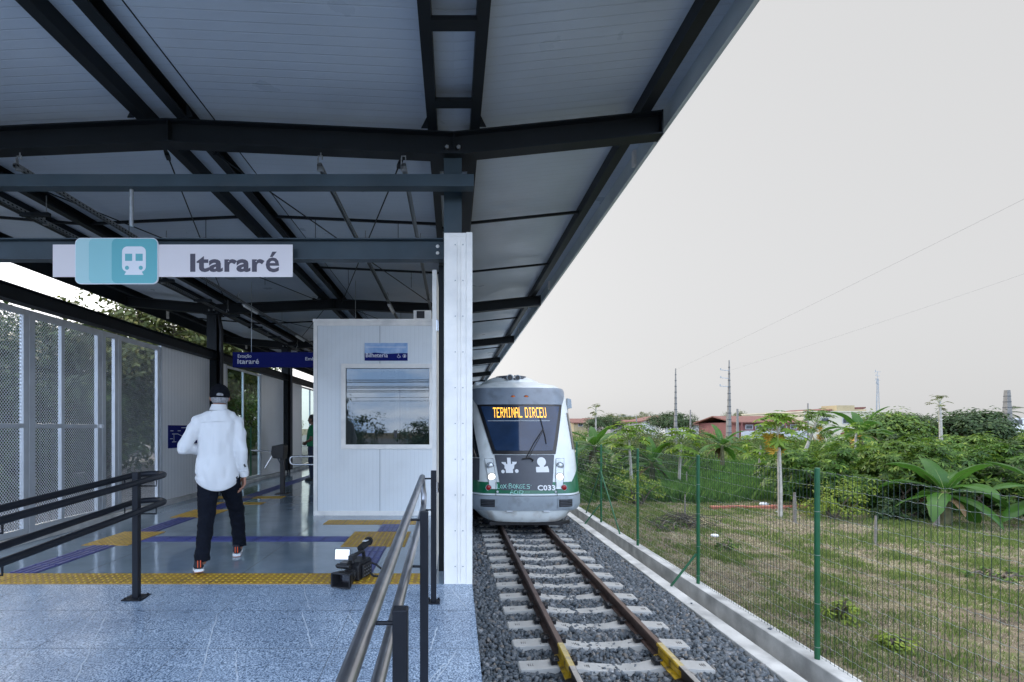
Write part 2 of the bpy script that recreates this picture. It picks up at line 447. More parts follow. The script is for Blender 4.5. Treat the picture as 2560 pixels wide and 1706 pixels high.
b = MB(); b.box(-7.0, -5.36, -12, 60, -.416, -.36); o = b.build('pavement', MT['pale_pave']); tag(o, kind='structure')
b = MB(); b.box(-14.6, -14.3, -12, 60, -.416, -.24); o = b.build('kerb', MT['concrete']); tag(o, kind='structure')

def floor_mat():
    m, nt, b = nodes('polished_concrete_floor'); N = nt.nodes.new; L = nt.links.new
    tcn = N('ShaderNodeTexCoord'); v = tcn.outputs['Object']
    t = N('ShaderNodeTexNoise'); t.inputs['Scale'].default_value = .9; t.inputs['Detail'].default_value = 9; t.inputs['Roughness'].default_value = .6; L(v, t.inputs['Vector'])
    r = N('ShaderNodeValToRGB'); e = r.color_ramp.elements
    e[0].position = .35; e[0].color = (.175, .235, .29, 1); e[1].position = .66; e[1].color = (.30, .37, .43, 1); L(t.outputs[0], r.inputs[0])
    L(r.outputs[0], b.inputs['Base Color'])
    t2 = N('ShaderNodeTexNoise'); t2.inputs['Scale'].default_value = 4; t2.inputs['Detail'].default_value = 5; L(v, t2.inputs['Vector'])
    rr = N('ShaderNodeMapRange'); rr.inputs[1].default_value = .3; rr.inputs[2].default_value = .7; rr.inputs[3].default_value = .05; rr.inputs[4].default_value = .15; L(t2.outputs[0], rr.inputs[0]); L(rr.outputs[0], b.inputs['Roughness'])
    setin(b, 'Specular IOR Level', .7)
    t3 = N('ShaderNodeTexNoise'); t3.inputs['Scale'].default_value = 5; t3.inputs['Detail'].default_value = 3; L(v, t3.inputs['Vector'])
    bp = N('ShaderNodeBump'); bp.inputs['Strength'].default_value = .16; bp.inputs['Distance'].default_value = .010; L(t3.outputs[0], bp.inputs['Height']); L(bp.outputs[0], b.inputs['Normal'])
    return m
MT['floor'] = floor_mat()
MT['joint'] = mat('dark_floor_joint', (.06, .065, .07), .6)
b = MB(); b.box(-5.15, EDGE, YS, 60, -1.4, 0, 0)
b.box(-5.15, -4.86, 1.0, 60, 0.0, .07, 2)
for x in (-3.35, -1.9): b.box(x - .002, x + .002, YS + .3, 50, 0, .001, 1)
for y in (6.0, 9.0, 12.0, 15.5, 19.0): b.box(-4.86, EDGE, y - .002, y + .002, 0, .001, 1)
o = b.build('platform', [MT['floor'], MT['joint'], MT['concrete']]); tag(o, kind='structure')

def granite_mat():
    m, nt, b = nodes('grey_granite'); N = nt.nodes.new; L = nt.links.new
    tcn = N('ShaderNodeTexCoord'); v = tcn.outputs['Object']
    def nz(s, d, r=.5):
        t = N('ShaderNodeTexNoise'); t.inputs['Scale'].default_value = s; t.inputs['Detail'].default_value = d; t.inputs['Roughness'].default_value = r; L(v, t.inputs['Vector']); return t.outputs[0]
    r = N('ShaderNodeValToRGB'); e = r.color_ramp.elements
    e[0].position = .41; e[0].color = (.075, .11, .16, 1); e[1].position = .60; e[1].color = (.58, .68, .79, 1)
    x = e.new(.5); x.color = (.26, .345, .455, 1)
    L(nz(100, 5, .7), r.inputs[0])
    r2 = N('ShaderNodeValToRGB'); e = r2.color_ramp.elements
    e[0].position = .3; e[0].color = (.78, .80, .84, 1); e[1].position = .7; e[1].color = (1.1, 1.1, 1.1, 1); L(nz(1.6, 5), r2.inputs[0])
    mm = N('ShaderNodeMix'); mm.data_type = 'RGBA'; mm.blend_type = 'MULTIPLY'; mm.inputs['Factor'].default_value = 1; L(r.outputs[0], mm.inputs['A']); L(r2.outputs[0], mm.inputs['B'])
    L(mm.outputs['Result'], b.inputs['Base Color'])
    rr = N('ShaderNodeMapRange'); rr.inputs[1].default_value = .3; rr.inputs[2].default_value = .7; rr.inputs[3].default_value = .16; rr.inputs[4].default_value = .34; L(nz(3, 4), rr.inputs[0]); L(rr.outputs[0], b.inputs['Roughness'])
    bp = N('ShaderNodeBump'); bp.inputs['Strength'].default_value = .12; bp.inputs['Distance'].default_value = .004; L(nz(60, 3), bp.inputs['Height']); L(bp.outputs[0], b.inputs['Normal'])
    return m
MT['granite'] = granite_mat()
MT['vein'] = mat('pale_quartz_vein', (.48, .55, .63), .35, noise=(40, .3))
b = MB()
b.prism([(-2.2, -1.4), (YS - .001, -1.4), (YS - .001, 0), (-2.2, rampz(-2.2))], -5.15, EDGE, 'x', 0)
def ribbon(x0, y0, x1, y1, w, mi, jit=.0, n=14, lift=.0012):
    L_ = []; R_ = []
    d = Vector((x1 - x0, y1 - y0, 0)).normalized(); s = Vector((-d.y, d.x, 0))
    for i in range(n + 1):
        t = i / n; off = random.uniform(-jit, jit); ww = w * (random.uniform(.5, 1.1) if jit else 1)
        if jit and i in (0, n): ww *= .2
        x = x0 + (x1 - x0) * t + s.x * off; y = y0 + (y1 - y0) * t + s.y * off
        for lst, sg in ((L_, 1), (R_, -1)):
            xx = x + s.x * ww / 2 * sg; yy = y + s.y * ww / 2 * sg
            lst.append((xx, yy, rampz(yy) + lift))
    b.grid([L_, R_], mi)
for y in (3.67, 3.12, 2.57, 2.02): ribbon(-5.1, y, EDGE, y, .003, 1, n=2, lift=.0006)
for x in (-4.5, -3.55, -2.62, -1.7, -.75): ribbon(x, 1.2, x, YS - .01, .003, 1, n=2, lift=.0008)
def dpt(x, y):      # ground point on the ramp seen at photograph position x,y (veins lie on the stone)
    k = (y - 983) / FD; d = (CAMZ + SLOPE * YS) / (k + SLOPE)
    return (x - 1040) * d / FD, d
for (xa, ya, xb, yb) in ((455, 1567, 500, 1404), (545, 1566, 541, 1495), (718, 1490, 693, 1405), (697, 1345, 711, 1400), (170, 1566, 243, 1416), (183, 1455, 220, 1405), (20, 1560, 70, 1490), (60, 1402, 115, 1350), (820, 1440, 797, 1405), (1020, 1522, 985, 1568), (1035, 1350, 1072, 1398), (985, 1500, 1003, 1440), (1000, 1566, 1048, 1495), (900, 1400, 940, 1350)):
    A = dpt(xa, ya); B = dpt(xb, yb); ribbon(A[0], min(A[1], 4.17), B[0], min(B[1], 4.17), .011, 2, jit=.006)
o = b.build('ramp', [MT['granite'], MT['joint'], MT['vein']]); tag(o, kind='structure')

# ---------------------------------------------------------------- tactile paving
MT['tact_y'] = mat('yellow_tactile_rubber', (.42, .235, .035), .5, noise=(5, .18), bump=(40, .15, .003), stain=(6, (.20, .13, .06), .5))
MT['tact_yd'] = mat('yellow_tactile_dome', (.55, .36, .03), .42, noise=(9, .25))
MT['tact_b'] = mat('blue_tactile_rubber', (.045, .055, .20), .45, noise=(5, .2), lines=None)
MT['tact_bd'] = mat('blue_tactile_bar', (.065, .08, .27), .4, noise=(9, .2))
def tactile(name, label, x0, x1, y0, y1, kind, along='x', dome_n=5, bars=3):
    b = MB(); cx, cy = (x0 + x1) / 2, (y0 + y1) / 2
    b.box(x0, x1, y0, y1, 0.0, .005, 0)
    if kind == 'y':
        st = .054
        nx = max(1, int((x1 - x0) / st)); ny = max(1, int((y1 - y0) / st))
        for i in range(nx):
            for j in range(ny):
                px_ = x0 + (i + .5 + (.0 if j % 2 else .0)) * (x1 - x0) / nx; py_ = y0 + (j + .5) * (y1 - y0) / ny
                b.cyl((px_, py_, .005), (px_, py_, .0095), .0145, .010, 8, 1)
        k = round((x1 - x0) / .25)
        for i in range(1, k): xx = x0 + i * (x1 - x0) / k; b.box(xx - .002, xx + .002, y0, y1, .005, .0056, 2)
    else:
        L_ = (x1 - x0) if along == 'x' else (y1 - y0); k = max(1, round(L_ / .25))
        Wd = (y1 - y0) if along == 'x' else (x1 - x0)
        for i in range(k):
            for q in range(4):
                c = (q + .5) / 4 * Wd; a0 = (i + .04) * L_ / k; a1 = (i + .96) * L_ / k
                if along == 'x': b.box(x0 + a0, x0 + a1, y0 + c - .018, y0 + c + .018, .005, .010, 1)
                else: b.box(x0 + c - .018, x0 + c + .018, y0 + a0, y0 + a1, .005, .010, 1)
    ms = [MT['tact_y'], MT['tact_yd'], MT['joint']] if kind == 'y' else [MT['tact_b'], MT['tact_bd']]
    o = b.build(name, ms, origin=(cx, cy, 0)); tag(o, label, 'tactile paving', 'tactile paving set on the station floor'); return o
T = 'tactile_strip'
tactile(T, 'long yellow dotted tactile strip where the granite ramp meets the floor', -4.86, -.27, YS, YS + .30, 'y')
tactile('tactile_square', 'yellow tactile square with blue strips meeting it, beside the video camera', -1.24, -.53, 5.50, 6.29, 'y')
tactile(T, 'short yellow tactile strip along the foot of the white ticket booth', -1.77, -.42, 6.78, 7.09, 'y')
tactile('tactile_square', 'yellow tactile square seen behind the looped handrail post', -4.15, -3.63, 5.56, 6.29, 'y')
tactile('tactile_square', 'yellow tactile square farther along the side wall, by the walking man', -4.15, -3.60, 7.30, 8.0, 'y')
tactile(T, 'long blue ribbed tactile strip crossing the floor behind the man', -3.62, -1.25, 5.76, 6.01, 'b', 'x')
tactile(T, 'blue ribbed tactile strip running from the yellow edge past the video camera', -.98, -.73, YS + .31, 5.49, 'b', 'y')
tactile(T, 'short blue tactile piece between the yellow square and the ticket booth', -.96, -.72, 6.30, 6.77, 'b', 'y')
tactile(T, 'blue ribbed tactile strip behind the looped handrail reaching the yellow edge', -4.02, -3.76, YS + .31, 5.55, 'b', 'y')
tactile(T, 'blue tactile piece between the two yellow squares along the side wall', -4.02, -3.76, 6.30, 7.29, 'b', 'y')
tactile(T, 'far blue tactile strip leading on towards the turnstile', -4.02, -3.76, 8.01, 20, 'b', 'y')
tactile(T, 'yellow tactile strip in front of the turnstile, second of two', -4.6, -3.2, 9.3, 9.58, 'y')
tactile(T, 'yellow tactile strip in front of the turnstile, nearer the man', -4.25, -3.3, 8.55, 8.80, 'y')

# ================================================================ canopy
FR = [4.33, 10.27, 14.7, 19.05, 23.7, 28.1, 32.5, 37.0]
PT = [(-6.72, 4.03), (-4.93, 3.856), (-2.45, 3.97), (0.01, 3.856), (1.80, 4.04)]
def zt(x):
    for (a, za), (c, zc) in zip(PT, PT[1:]):
        if x <= c or c == PT[-1][0]:
            return za + (zc - za) * (x - a) / (c - a)
can = thing('station_canopy', 'long dark steel platform canopy with pale ribbed ceiling on square columns', 'canopy', (-2.4, 4.33, 0))
PH = .135
Y0, Y1 = .45, 39.0
b = MB()
top = [(x, z + PH) for x, z in [(-6.86, zt(-6.86)), *PT[1:4], (1.93, zt(1.93))]]
b.grid([[(x, y, z) for x, z in top] for y in (Y0, Y1)], 0)
b.prism(top + [(x, z + .06) for x, z in reversed(top)], Y0, Y1, 'y', 1)
# underside sheet as a separate skin 3 mm under the core
b2 = MB(); b2.prism([(x, z - .006) for x, z in top] + [(x, z - .003) for x, z in reversed(top)], Y0, Y1, 'y', 0)
b2.build('roof_sheet', MT['ceiling'], can)
b = MB(); b.prism([(x, z) for x, z in top] + [(x, z + .06) for x, z in reversed(top)], Y0, Y1, 'y', 0); b.build('roof_cover', MT['roof_top'], can)
def rafter(y):
    b = MB(); H, tf, bw = .20, .012, .13
    for i in range(4):
        (xa, za), (xb, zb) = PT[i], PT[i + 1]
        q = lambda u, w: [(xa, za + u), (xb, zb + u), (xb, zb + w), (xa, za + w)]
        b.prism(q(0, -tf), y - bw / 2, y + bw / 2, 'y'); b.prism(q(-tf, -H + tf), y - .004, y + .004, 'y'); b.prism(q(-H + tf, -H), y - bw / 2, y + bw / 2, 'y')
    for x, z in (PT[0], PT[4]): b.box(x - .006, x + .006, y - bw / 2 + .002, y + bw / 2 - .002, z - H - .004, z + .004)
    for x in (-2.45, 0.01, -4.93): b.box(x - .005, x + .005, y - bw / 2 + .003, y + bw / 2 - .003, zt(x) - H + .013, zt(x) - .013)
    b.build('rafter', MT['steel'], can)
for y in FR: rafter(y)
def purlin(x, face=1, w=.07, z0=0.0):
    "C-section running the length of the roof"
    b = MB(); z = zt(x) + z0; x1 = x + face * w
    for a, c in ((z + .001, z + .006), (z + PH - .016, z + PH - .010)): b.box(min(x, x1), max(x, x1), Y0 + .03, Y1 - .03, a, c)
    b.box(min(x, x - face * .005), max(x, x - face * .005), Y0 + .03, Y1 - .03, z + .001, z + PH - .010)
    b.box(min(x1, x1 - face * .004), max(x1, x1 - face * .004), Y0 + .03, Y1 - .03, z + .006, z + .02)
    b.build('purlin', MT['steel'], can)
for x, f in ((-6.60, 1), (-5.12, -1), (-4.70, 1), (-2.63, -1), (-2.36, 1), (-.14, -1), (.155, 1), (1.61, 1)): purlin(x, f, .075 if abs(x) < 1 else .085)
for x in (-2.14, -2.80):
    b = MB(); b.box(x - .004, x + .004, Y0 + .05, Y1 - .05, zt(x) + PH - .012, zt(x) + PH - .0065); b.build('ridge_seam', MT['steel'], can)
# gutter braces across the valley purlins
for yy in (1.9, 3.15, 3.92, 5.4, 6.4, 8.3, 12.4): 
    b = MB(); b.box(-.136, .151, yy - .045, yy + .045, zt(0) + .0, zt(0) + .03); b.build('valley_brace', MT['steel'], can)
for f in FR[:3]:
    for x, s in ((-.215, -1), (.23, 1), (-2.72, -1), (-2.27, 1)):
        b = MB(); b.prism([(x, zt(x) + .002), (x + s * .055, zt(x) + .002), (x, zt(x) + .11)], f - .09, f - .08, 'y'); b.build('gusset', MT['steel'], can)
for x, zb in ((1.895, 3.955), (-6.80, 3.86)):
    b = MB(); s = 1 if x > 0 else -1
    b.box(x - .004, x + .004, Y0 - .02, Y1, zb, zb + .33); b.box(min(x - s * .03, x - s * .005), max(x - s * .03, x - s * .005), Y0 - .02, Y1, zb, zb + .006)
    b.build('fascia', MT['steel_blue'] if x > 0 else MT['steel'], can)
for y in (5.15, 9.7, 14.2):
    b = MB(); b.box(1.86, 1.889, y - .03, y + .03, 4.02, 4.20); b.build('fascia_clip', MT['white_metal'], can)
    b = MB(); b.box(-6.795, -6.76, y + 2.1, y + 2.16, 3.92, 4.10); b.build('fascia_clip', MT['white_metal'], can)
for y in (6.35, 8.35, 12.4, 16.9, 21.4, 25.9, 30.3):
    for xa, xb in ((-6.5, -4.72), (-4.62, -2.66), (-2.28, -.17), (.22, 1.67)):
        b = MB(); b.beam((xa, y, zt(xa) + .05), (xb, y, zt(xb) + .05), .03, .03)
        for q in (.25, .75):
            xx = xa + (xb - xa) * q
            if -5 < xx < 0: b.cyl((xx, y, zt(xx) + .05), (xx, y, zt(xx) - .22), .004, n=5)
        b.build('sag_rod', MT['steel'], can)
for i in range(4):
    ya, yb = FR[i], FR[i + 1]
    for (xa, xb) in ((-2.32, -.33), (-.40, -2.28), (-2.58, -4.62), (-4.58, -2.64)):
        pa = Vector((xa, ya + .05, zt(xa) - .08)); pb = Vector((xb, yb - .05, zt(xb) - .08)); d = (pb - pa)
        b = MB(); b.cyl(pa, pb, .0075, n=6)
        for t in (.055, .945):
            c = pa + d * t; b.beam(c - d.normalized() * .05, c + d.normalized() * .05, .035, .03)
            for s in (-1, 1): b.cyl(pa if t < .5 else pb, c + Vector((s * .018, 0, 0)), .006, n=5)
        b.build('brace_rod', MT['steel'], can)
# columns
def column(x, y, w=.155, pipe=False):
    b = MB(); zt_ = zt(x) - .2
    b.box(x - w / 2, x + w / 2, y - w / 2, y - w / 2 + .011, .0, zt_); b.box(x - w / 2, x + w / 2, y + w / 2 - .011, y + w / 2, 0, zt_); b.box(x - .005, x + .005, y - w / 2 + .011, y + w / 2 - .011, 0, zt_)
    c = b.build('column', MT['steel_skylit'] if x > -1 else MT['steel'], can, origin=(x, y, 0))
    b = MB(); b.box(x - .15, x + .15, y - .15, y + .15, zt_ - .02, zt_ + .004)
    b.build('cap_plate', MT['steel'], c)
    b = MB()
    for sx in (-.05, .05): b.cyl((x + sx, y - w / 2 - .012, zt_ - .02 + .09), (x + sx, y - w / 2 + .012, zt_ + .07), .018, n=6)
    b.build('bolt', MT['galv'], c)
    if pipe:
        b = MB(); b.tube([(x + .16, y - .02, .1), (x + .16, y - .02, zt_ - .3), (x + .12, y - .02, zt_ - .12), (x + .1, y - .02, zt_ + .05)], .045, 10); b.build('downpipe', MT['black'], c, smooth=60)
    return c
for y in FR[:6]:
    c = column(0.0, y + (.03 if y < 5 else 0)); column(-4.93, y, .2, True)
# pale cladding round the first column
x0, x1, yc, H = -.073, .164, YS + .002, 2.952
b = MB()
b.box(x0, .112, yc, yc + .30, 0.0, H)
b.box(.1125, x1, yc - .004, yc + .30, 0.0, H + .004)
b.box(x0, x0 + .010, yc - .004, yc - .0005, 0, H - .003)
b.box(.040, .0435, yc - .006, yc - .0005, 0.012, H - .07); b.box(.066, .0695, yc - .006, yc - .0005, 0.012, H - .07)
b.box(x0 + .01, .1115, yc - .003, yc - .0005, H - .03, H - .002)
cl = b.build('column_cladding', MT['white_metal'], can, bevel=.002)
b = MB()
for i in range(10):
    z = .15 + i * .30
    for xx in (.02, .085): b.cyl((xx, yc - .009, z), (xx, yc - .004, z), .005, n=8)
b.build('rivet', MT['galv'], cl)
# transverse and lengthwise beams
b = MB(); b.box(-4.9, .172, 4.06, 4.16, 3.285, 3.385); b.build('sign_beam', MT['steel_skylit'], can, bevel=.004)
b = MB(); b.box(.075, .170, 4.162, 10.2, 3.287, 3.383); b.build('edge_beam', MT['steel'], can, bevel=.004)
def ibeam_x(xa, xb, y, z0, z1, name):
    b = MB(); b.box(xa, xb, y - .05, y + .05, z0, z0 + .01); b.box(xa, xb, y - .05, y + .05, z1 - .01, z1); b.box(xa, xb, y - .004, y + .004, z0 + .01, z1 - .01)
    return b.build(name, MT['steel_skylit'], can)
ib = ibeam_x(-4.83, -.08, 4.43, 2.80, 2.985, 'cross_beam')
b = MB()
for z in (2.925, 2.865): b.ball((-.135, 4.418, z), .016, .012, .016, 10, 6)
b.build('bolt', MT['white_metal'], ib)
b = MB(); b.box(-4.98, -4.82, .45, 38, 2.72, 2.73); b.box(-4.98, -4.82, .45, 38, 2.885, 2.895); b.box(-4.905, -4.895, .45, 38, 2.73, 2.885); b.build('eaves_beam', MT['steel'], can)
b = MB(); b.box(-.13, -.084, 4.56, 4.62, 0, 2.80); b.build('door_post', MT['steel'], can)
b = MB(); b.cyl((-2.66, 4.12, 2.98), (-2.66, 4.12, 3.30), .016, n=10); b.build('hanger_pole', MT['galv'], can)

# cable trays and lamps hung under the roof
def tray(x, z, ya, yb, label, rungs=False):
    t = thing('cable_tray', label, 'cable tray', (x, ya, z), 'perforated trays hung under the canopy')
    b = MB(); b.box(x - .019, x + .019, ya, yb, z + .034, z + .038); b.box(x - .019, x - .016, ya, yb, z, z + .034); b.box(x + .016, x + .019, ya, yb, z, z + .034)
    b.build('channel', MT['strut'], t)
    y = ya + .05; k = 0
    while y < min(yb, 30):
        b = MB(); zt_ = zt(x) - .2 if k % 2 == 0 else zt(x) + .0
        b.tube([(x - .022, y, z + .09), (x - .022, y, z + .12), (x + .012, y, z + .12), (x + .012, y, z + .09)], .006, 6)
        b.cyl((x, y, z + .12), (x, y, zt_ - .02), .005, n=6); b.box(x - .03, x + .02, y - .015, y + .015, z - .006, z + .085 if False else z + .03)
        b.box(x - .028, x - .022, y - .015, y + .015, z, z + .1)
        b.build('hanger', MT['galv'], t)
        y += 2.2; k += 1
    if rungs:
        y = ya + .8
        while y < 24:
            b = MB(); b.box(x - .02, x + .28, y - .02, y + .02, z - .04, z - .002); b.build('rung', MT['steel'], t); y += 1.15
    return t
def strut_mat():
    m, nt, bs = nodes('slotted_strut'); N = nt.nodes.new; L = nt.links.new
    tcn = N('ShaderNodeTexCoord'); sx = N('ShaderNodeSeparateXYZ'); L(tcn.outputs['Object'], sx.inputs[0])
    dv = N('ShaderNodeMath'); dv.operation = 'DIVIDE'; dv.inputs[1].default_value = .05; L(sx.outputs['Y'], dv.inputs[0])
    fr = N('ShaderNodeMath'); fr.operation = 'FRACT'; L(dv.outputs[0], fr.inputs[0])
    lt = N('ShaderNodeMath'); lt.operation = 'LESS_THAN'; lt.inputs[1].default_value = .42; L(fr.outputs[0], lt.inputs[0])
    z1 = N('ShaderNodeMath'); z1.operation = 'COMPARE'; z1.inputs[1].default_value = .018; z1.inputs[2].default_value = .008; L(sx.outputs['Z'], z1.inputs[0])
    mu = N('ShaderNodeMath'); mu.operation = 'MULTIPLY'; L(lt.outputs[0], mu.inputs[0]); L(z1.outputs[0], mu.inputs[1])
    mc = N('ShaderNodeMix'); mc.data_type = 'RGBA'; L(mu.outputs[0], mc.inputs['Factor']); mc.inputs['A'].default_value = (.22, .24, .25, 1); mc.inputs['B'].default_value = (.01, .01, .01, 1)
    L(mc.outputs['Result'], bs.inputs['Base Color']); bs.inputs['Metallic'].default_value = .5; bs.inputs['Roughness'].default_value = .4
    return m
MT['strut'] = strut_mat()
tray(-1.14, 3.54, 4.25, 30, 'perforated lamp tray running towards the ticket booth roof')
tray(-.42, 3.54, 4.25, 30, 'perforated tray along the white column side, without lamps')
tray(-3.74, 3.54, 4.25, 30, 'perforated lamp tray between the canopy ridge and the square columns')
tray(-4.45, 3.54, 3.2, 30, 'perforated tray carrying short dark rungs beside the square columns', True)
MT['tube_glass'] = mat('frosted_lamp_tube', (.78, .80, .82), .3)
for x in (-1.14, -3.74):
    for k, y in enumerate((5.95, 8.9, 11.9, 15.3, 18.6)):
        t = thing('tube_lamp', '', 'lamp', (x, y, 3.5), 'unlit tube lamps under the trays')
        wh = ('first', 'second', 'third', 'fourth', 'fifth')[k]
        t['label'] = wh + (' unlit tube lamp along from the entrance, under the tray above the ticket booth' if x > -2 else ' unlit tube lamp along from the entrance, under the tray near the square columns')
        b = MB(); b.box(x - .03, x + .03, y, y + .62, 3.515, 3.536); b.build('lamp_housing', MT['alu'], t)
        b = MB(); b.cyl((x, y + .02, 3.500), (x, y + .60, 3.500), .018, n=10); b.build('lamp_tube', MT['tube_glass'], t, smooth=50)

# ================================================================ ticket booth
MT['panel_joint'] = mat('grey_panel_joint', (.22, .24, .26), .6)
BY = 7.48
bo = thing('ticket_booth', 'white panelled ticket booth with one large window and grey tactile strip before it', 'booth', (-1.14, BY, 0))
X0, X1, ZB = -2.08, -.20, 2.91
wx0, wx1, wz0, wz1 = -1.62, -.34, 1.055, 2.225
b = MB()
for (a, c, d, e) in ((X0, wx0, 0, ZB), (wx1, X1, 0, ZB), (wx0, wx1, 0, wz0), (wx0, wx1, wz1, ZB)):
    b.box(a, c, BY, BY + .05, d, e)
b.build('front_wall', MT['white_panel_x'], bo)
MT['booth_in'] = mat('booth_inside_panel', (.45, .48, .50), .5, lines=[('X', .3, .01, .8)])
b = MB(); b.box(X0, X0 + .05, BY + .051, BY + 2.6, 0, ZB); b.box(X1 - .05, X1, BY + .051, BY + 2.6, 0, ZB); b.build('side_wall', MT['wall_panel_y'], bo)
b = MB(); b.box(X0 + .051, X1 - .051, BY + 2.55, BY + 2.6, 0, ZB); bw_ = b.build('back_wall', MT['booth_in'], bo)
b = MB(); b.box(-1.05, -.35, BY + 2.50, BY + 2.545, 0, 2.05); dr = b.build('door', MT['booth_in'], bo)
b = MB(); b.box(-1.07, -1.052, BY + 2.49, BY + 2.545, 0, 2.08); b.box(-.348, -.33, BY + 2.49, BY + 2.545, 0, 2.08); b.build('door_frame', MT['steel'], dr)
b = MB(); b.tube([(-1.0, BY + 2.5, 1.02), (-1.0, BY + 2.45, 1.02), (-.88, BY + 2.45, 1.02)], .012, 8); b.build('handle', MT['stainless'], dr)
b = MB(); b.box(X0 - .02, X1 + .02, BY - .02, BY + 2.62, ZB + .001, ZB + .04); b.build('booth_roof', MT['white_metal'], bo)
b = MB()
b.box(X0 - .012, X0 + .045, BY - .012, BY - .0005, .07, ZB - .06); b.box(X0 - .012, X1, BY - .014, BY - .0005, ZB - .058, ZB); b.box(X0 - .012, X1, BY - .016, BY - .0005, 0, .068)
b.build('corner_trim', MT['white_metal'], bo, bevel=.002)
b = MB(); b.box(-1.099, -1.092, BY - .002, BY - .0005, .07, wz0 - .06); b.box(-1.099, -1.092, BY - .002, BY - .0005, wz1 + .06, ZB - .06); b.box(X0 + .046, X0 + .050, BY - .002, BY - .0005, .07, ZB - .06); b.build('panel_joint', MT['panel_joint'], bo)
win = MB()
fw = .055
for (a, c, d, e) in ((wx0 - fw, wx0 + .012, wz0 + .012, wz1 - .012), (wx1 - .012, wx1 + fw, wz0 + .012, wz1 - .012), (wx0 - fw, wx1 + fw, wz0 - fw, wz0 + .012), (wx0 - fw, wx1 + fw, wz1 - .012, wz1 + fw)):
    win.box(a, c, BY - .022, BY - .0005, d, e)
wf = win.build('window', MT['white_metal'], bo, bevel=.003)
MT['booth_glass'] = glass_mat('booth_window_glass', (.012, .02, .022), .55, .012, 2.6)
b = MB(); b.box(wx0 + .003, wx1 - .003, BY + .018, BY + .026, wz0 + .003, wz1 - .003); b.build('pane', MT['booth_glass'], wf)
b = MB(); b.box(-.865, -.845, BY + .027, BY + .05, wz0 + .003, wz1 - .003); b.box(-.70, -.672, BY + .027, BY + .05, wz0 + .003, wz1 - .003); b.build('mullion', MT['alu'], wf)
b = MB(); b.box(-.885, -.84, BY - .0, BY + .017, 1.17, 1.28); b.build('latch', MT['black'], wf)
# air-conditioning unit on the booth roof
ac = thing('air_conditioner', 'small white air conditioner box on the ticket booth roof', 'air conditioner', (-.46, BY + .25, ZB + .04))
b = MB(); b.box(-.60, -.33, BY + .10, BY + .34, ZB + .06, ZB + .20); b.build('casing', MT['white_metal'], ac, bevel=.008)
b = MB(); b.box(-.55, -.43, BY + .09, BY + .0985, ZB + .075, ZB + .185); b.build('fan_grille', MT['black'], ac)
b = MB(); b.box(-.60, -.56, BY + .12, BY + .32, ZB + .0405, ZB + .06); b.box(-.36, -.32, BY + .12, BY + .32, ZB + .0405, ZB + .06); b.build('foot', MT['galv'], ac)

# sliding door leaf beside the booth
lf = thing('door_leaf', 'narrow edge of an open white door leaf beside the dark door post', 'door', (-.167, 4.6, 0))
b = MB(); b.box(-.188, -.146, 4.55, 6.3, .02, 2.76); b.build('leaf', MT['white_metal'], lf, bevel=.003)
b = MB()
for z in (.72, 2.2): b.box(-.1455, -.131, 4.56, 4.60, z, z + .09); b.cyl((-.142, 4.545, z), (-.142, 4.545, z + .1), .008, n=8)
b.build('hinge', MT['stainless'], lf)

# ================================================================ text helper
def text_mesh(s, bold=.0):
    c = bpy.data.curves.new('letters', 'FONT'); c.body = s; c.size = 1; c.offset = bold; c.space_character = 1 + bold * 2; c.resolution_u = 3; c.fill_mode = 'FRONT'
    o = bpy.data.objects.new('letters', c); COL.objects.link(o)
    me = bpy.data.meshes.new_from_object(o.evaluated_get(bpy.context.evaluated_depsgraph_get()))
    V = [v.co.copy() for v in me.vertices]; F = [tuple(p.vertices) for p in me.polygons]
    bpy.data.objects.remove(o); bpy.data.curves.remove(c); bpy.data.meshes.remove(me)
    return V, F
def put_text(b, s, org, U, Vv, w, h=None, bold=0, mi=0):
    "letters fitted into a box w by h whose lower corner is org"
    V, F = text_mesh(s, bold)
    x0 = min(v.x for v in V); x1 = max(v.x for v in V); y0 = min(v.y for v in V); y1 = max(v.y for v in V)
    sx = w / (x1 - x0); sy = sx if h is None else h / (y1 - y0)
    org = Vector(org); U = Vector(U); Vv = Vector(Vv)
    b.add([org + U * ((v.x - x0) * sx) + Vv * ((v.y - y0) * sy) for v in V], F, mi)
XU, ZU = (1, 0, 0), (0, 0, 1)
def rrect(x0, x1, z0, z1, r, n=6):
    P = []
    for cx, cz, a in ((x1 - r, z1 - r, 0), (x0 + r, z1 - r, 90), (x0 + r, z0 + r, 180), (x1 - r, z0 + r, 270)):
        for i in range(n + 1):
            t = R(a + 90 * i / n); P.append((cx + r * math.cos(t), cz + r * math.sin(t)))
    return P

# station name sign on the cross beam
MT['sign_white'] = mat('sign_pale_vinyl', (.76, .71, .72), .45, noise=(3, .02))
MT['sign_grey'] = mat('sign_dark_grey_vinyl', (.075, .065, .09), .5)
MT['teal1'] = mat('sign_pale_teal', (.42, .66, .68), .4); MT['teal2'] = mat('sign_mid_teal', (.27, .58, .61), .4); MT['teal3'] = mat('sign_teal', (.12, .44, .48), .4)
MT['sign_letters_white'] = mat('sign_white_letters', (.80, .82, .86), .45)
SY = 4.355
sg = thing('station_sign', 'pale station name board reading Itararé with teal train badge on the cross beam', 'sign', (-2.45, SY, 2.77))
b = MB(); b.box(-3.495, -1.40, SY - .006, SY, 2.632, 2.915); b.box(-3.3, -3.2, SY, SY + .02, 2.7, 2.9); b.box(-1.7, -1.6, SY, SY + .02, 2.7, 2.9); b.build('board', MT['sign_white'], sg)
b = MB(); put_text(b, 'Itarar', (-2.294, SY - .0075, 2.674), XU, ZU, .650, .160, bold=.035); put_text(b, 'é', (-1.634, SY - .0075, 2.672), XU, ZU, .118, .180, bold=.018); b.build('lettering', MT['sign_grey'], sg)
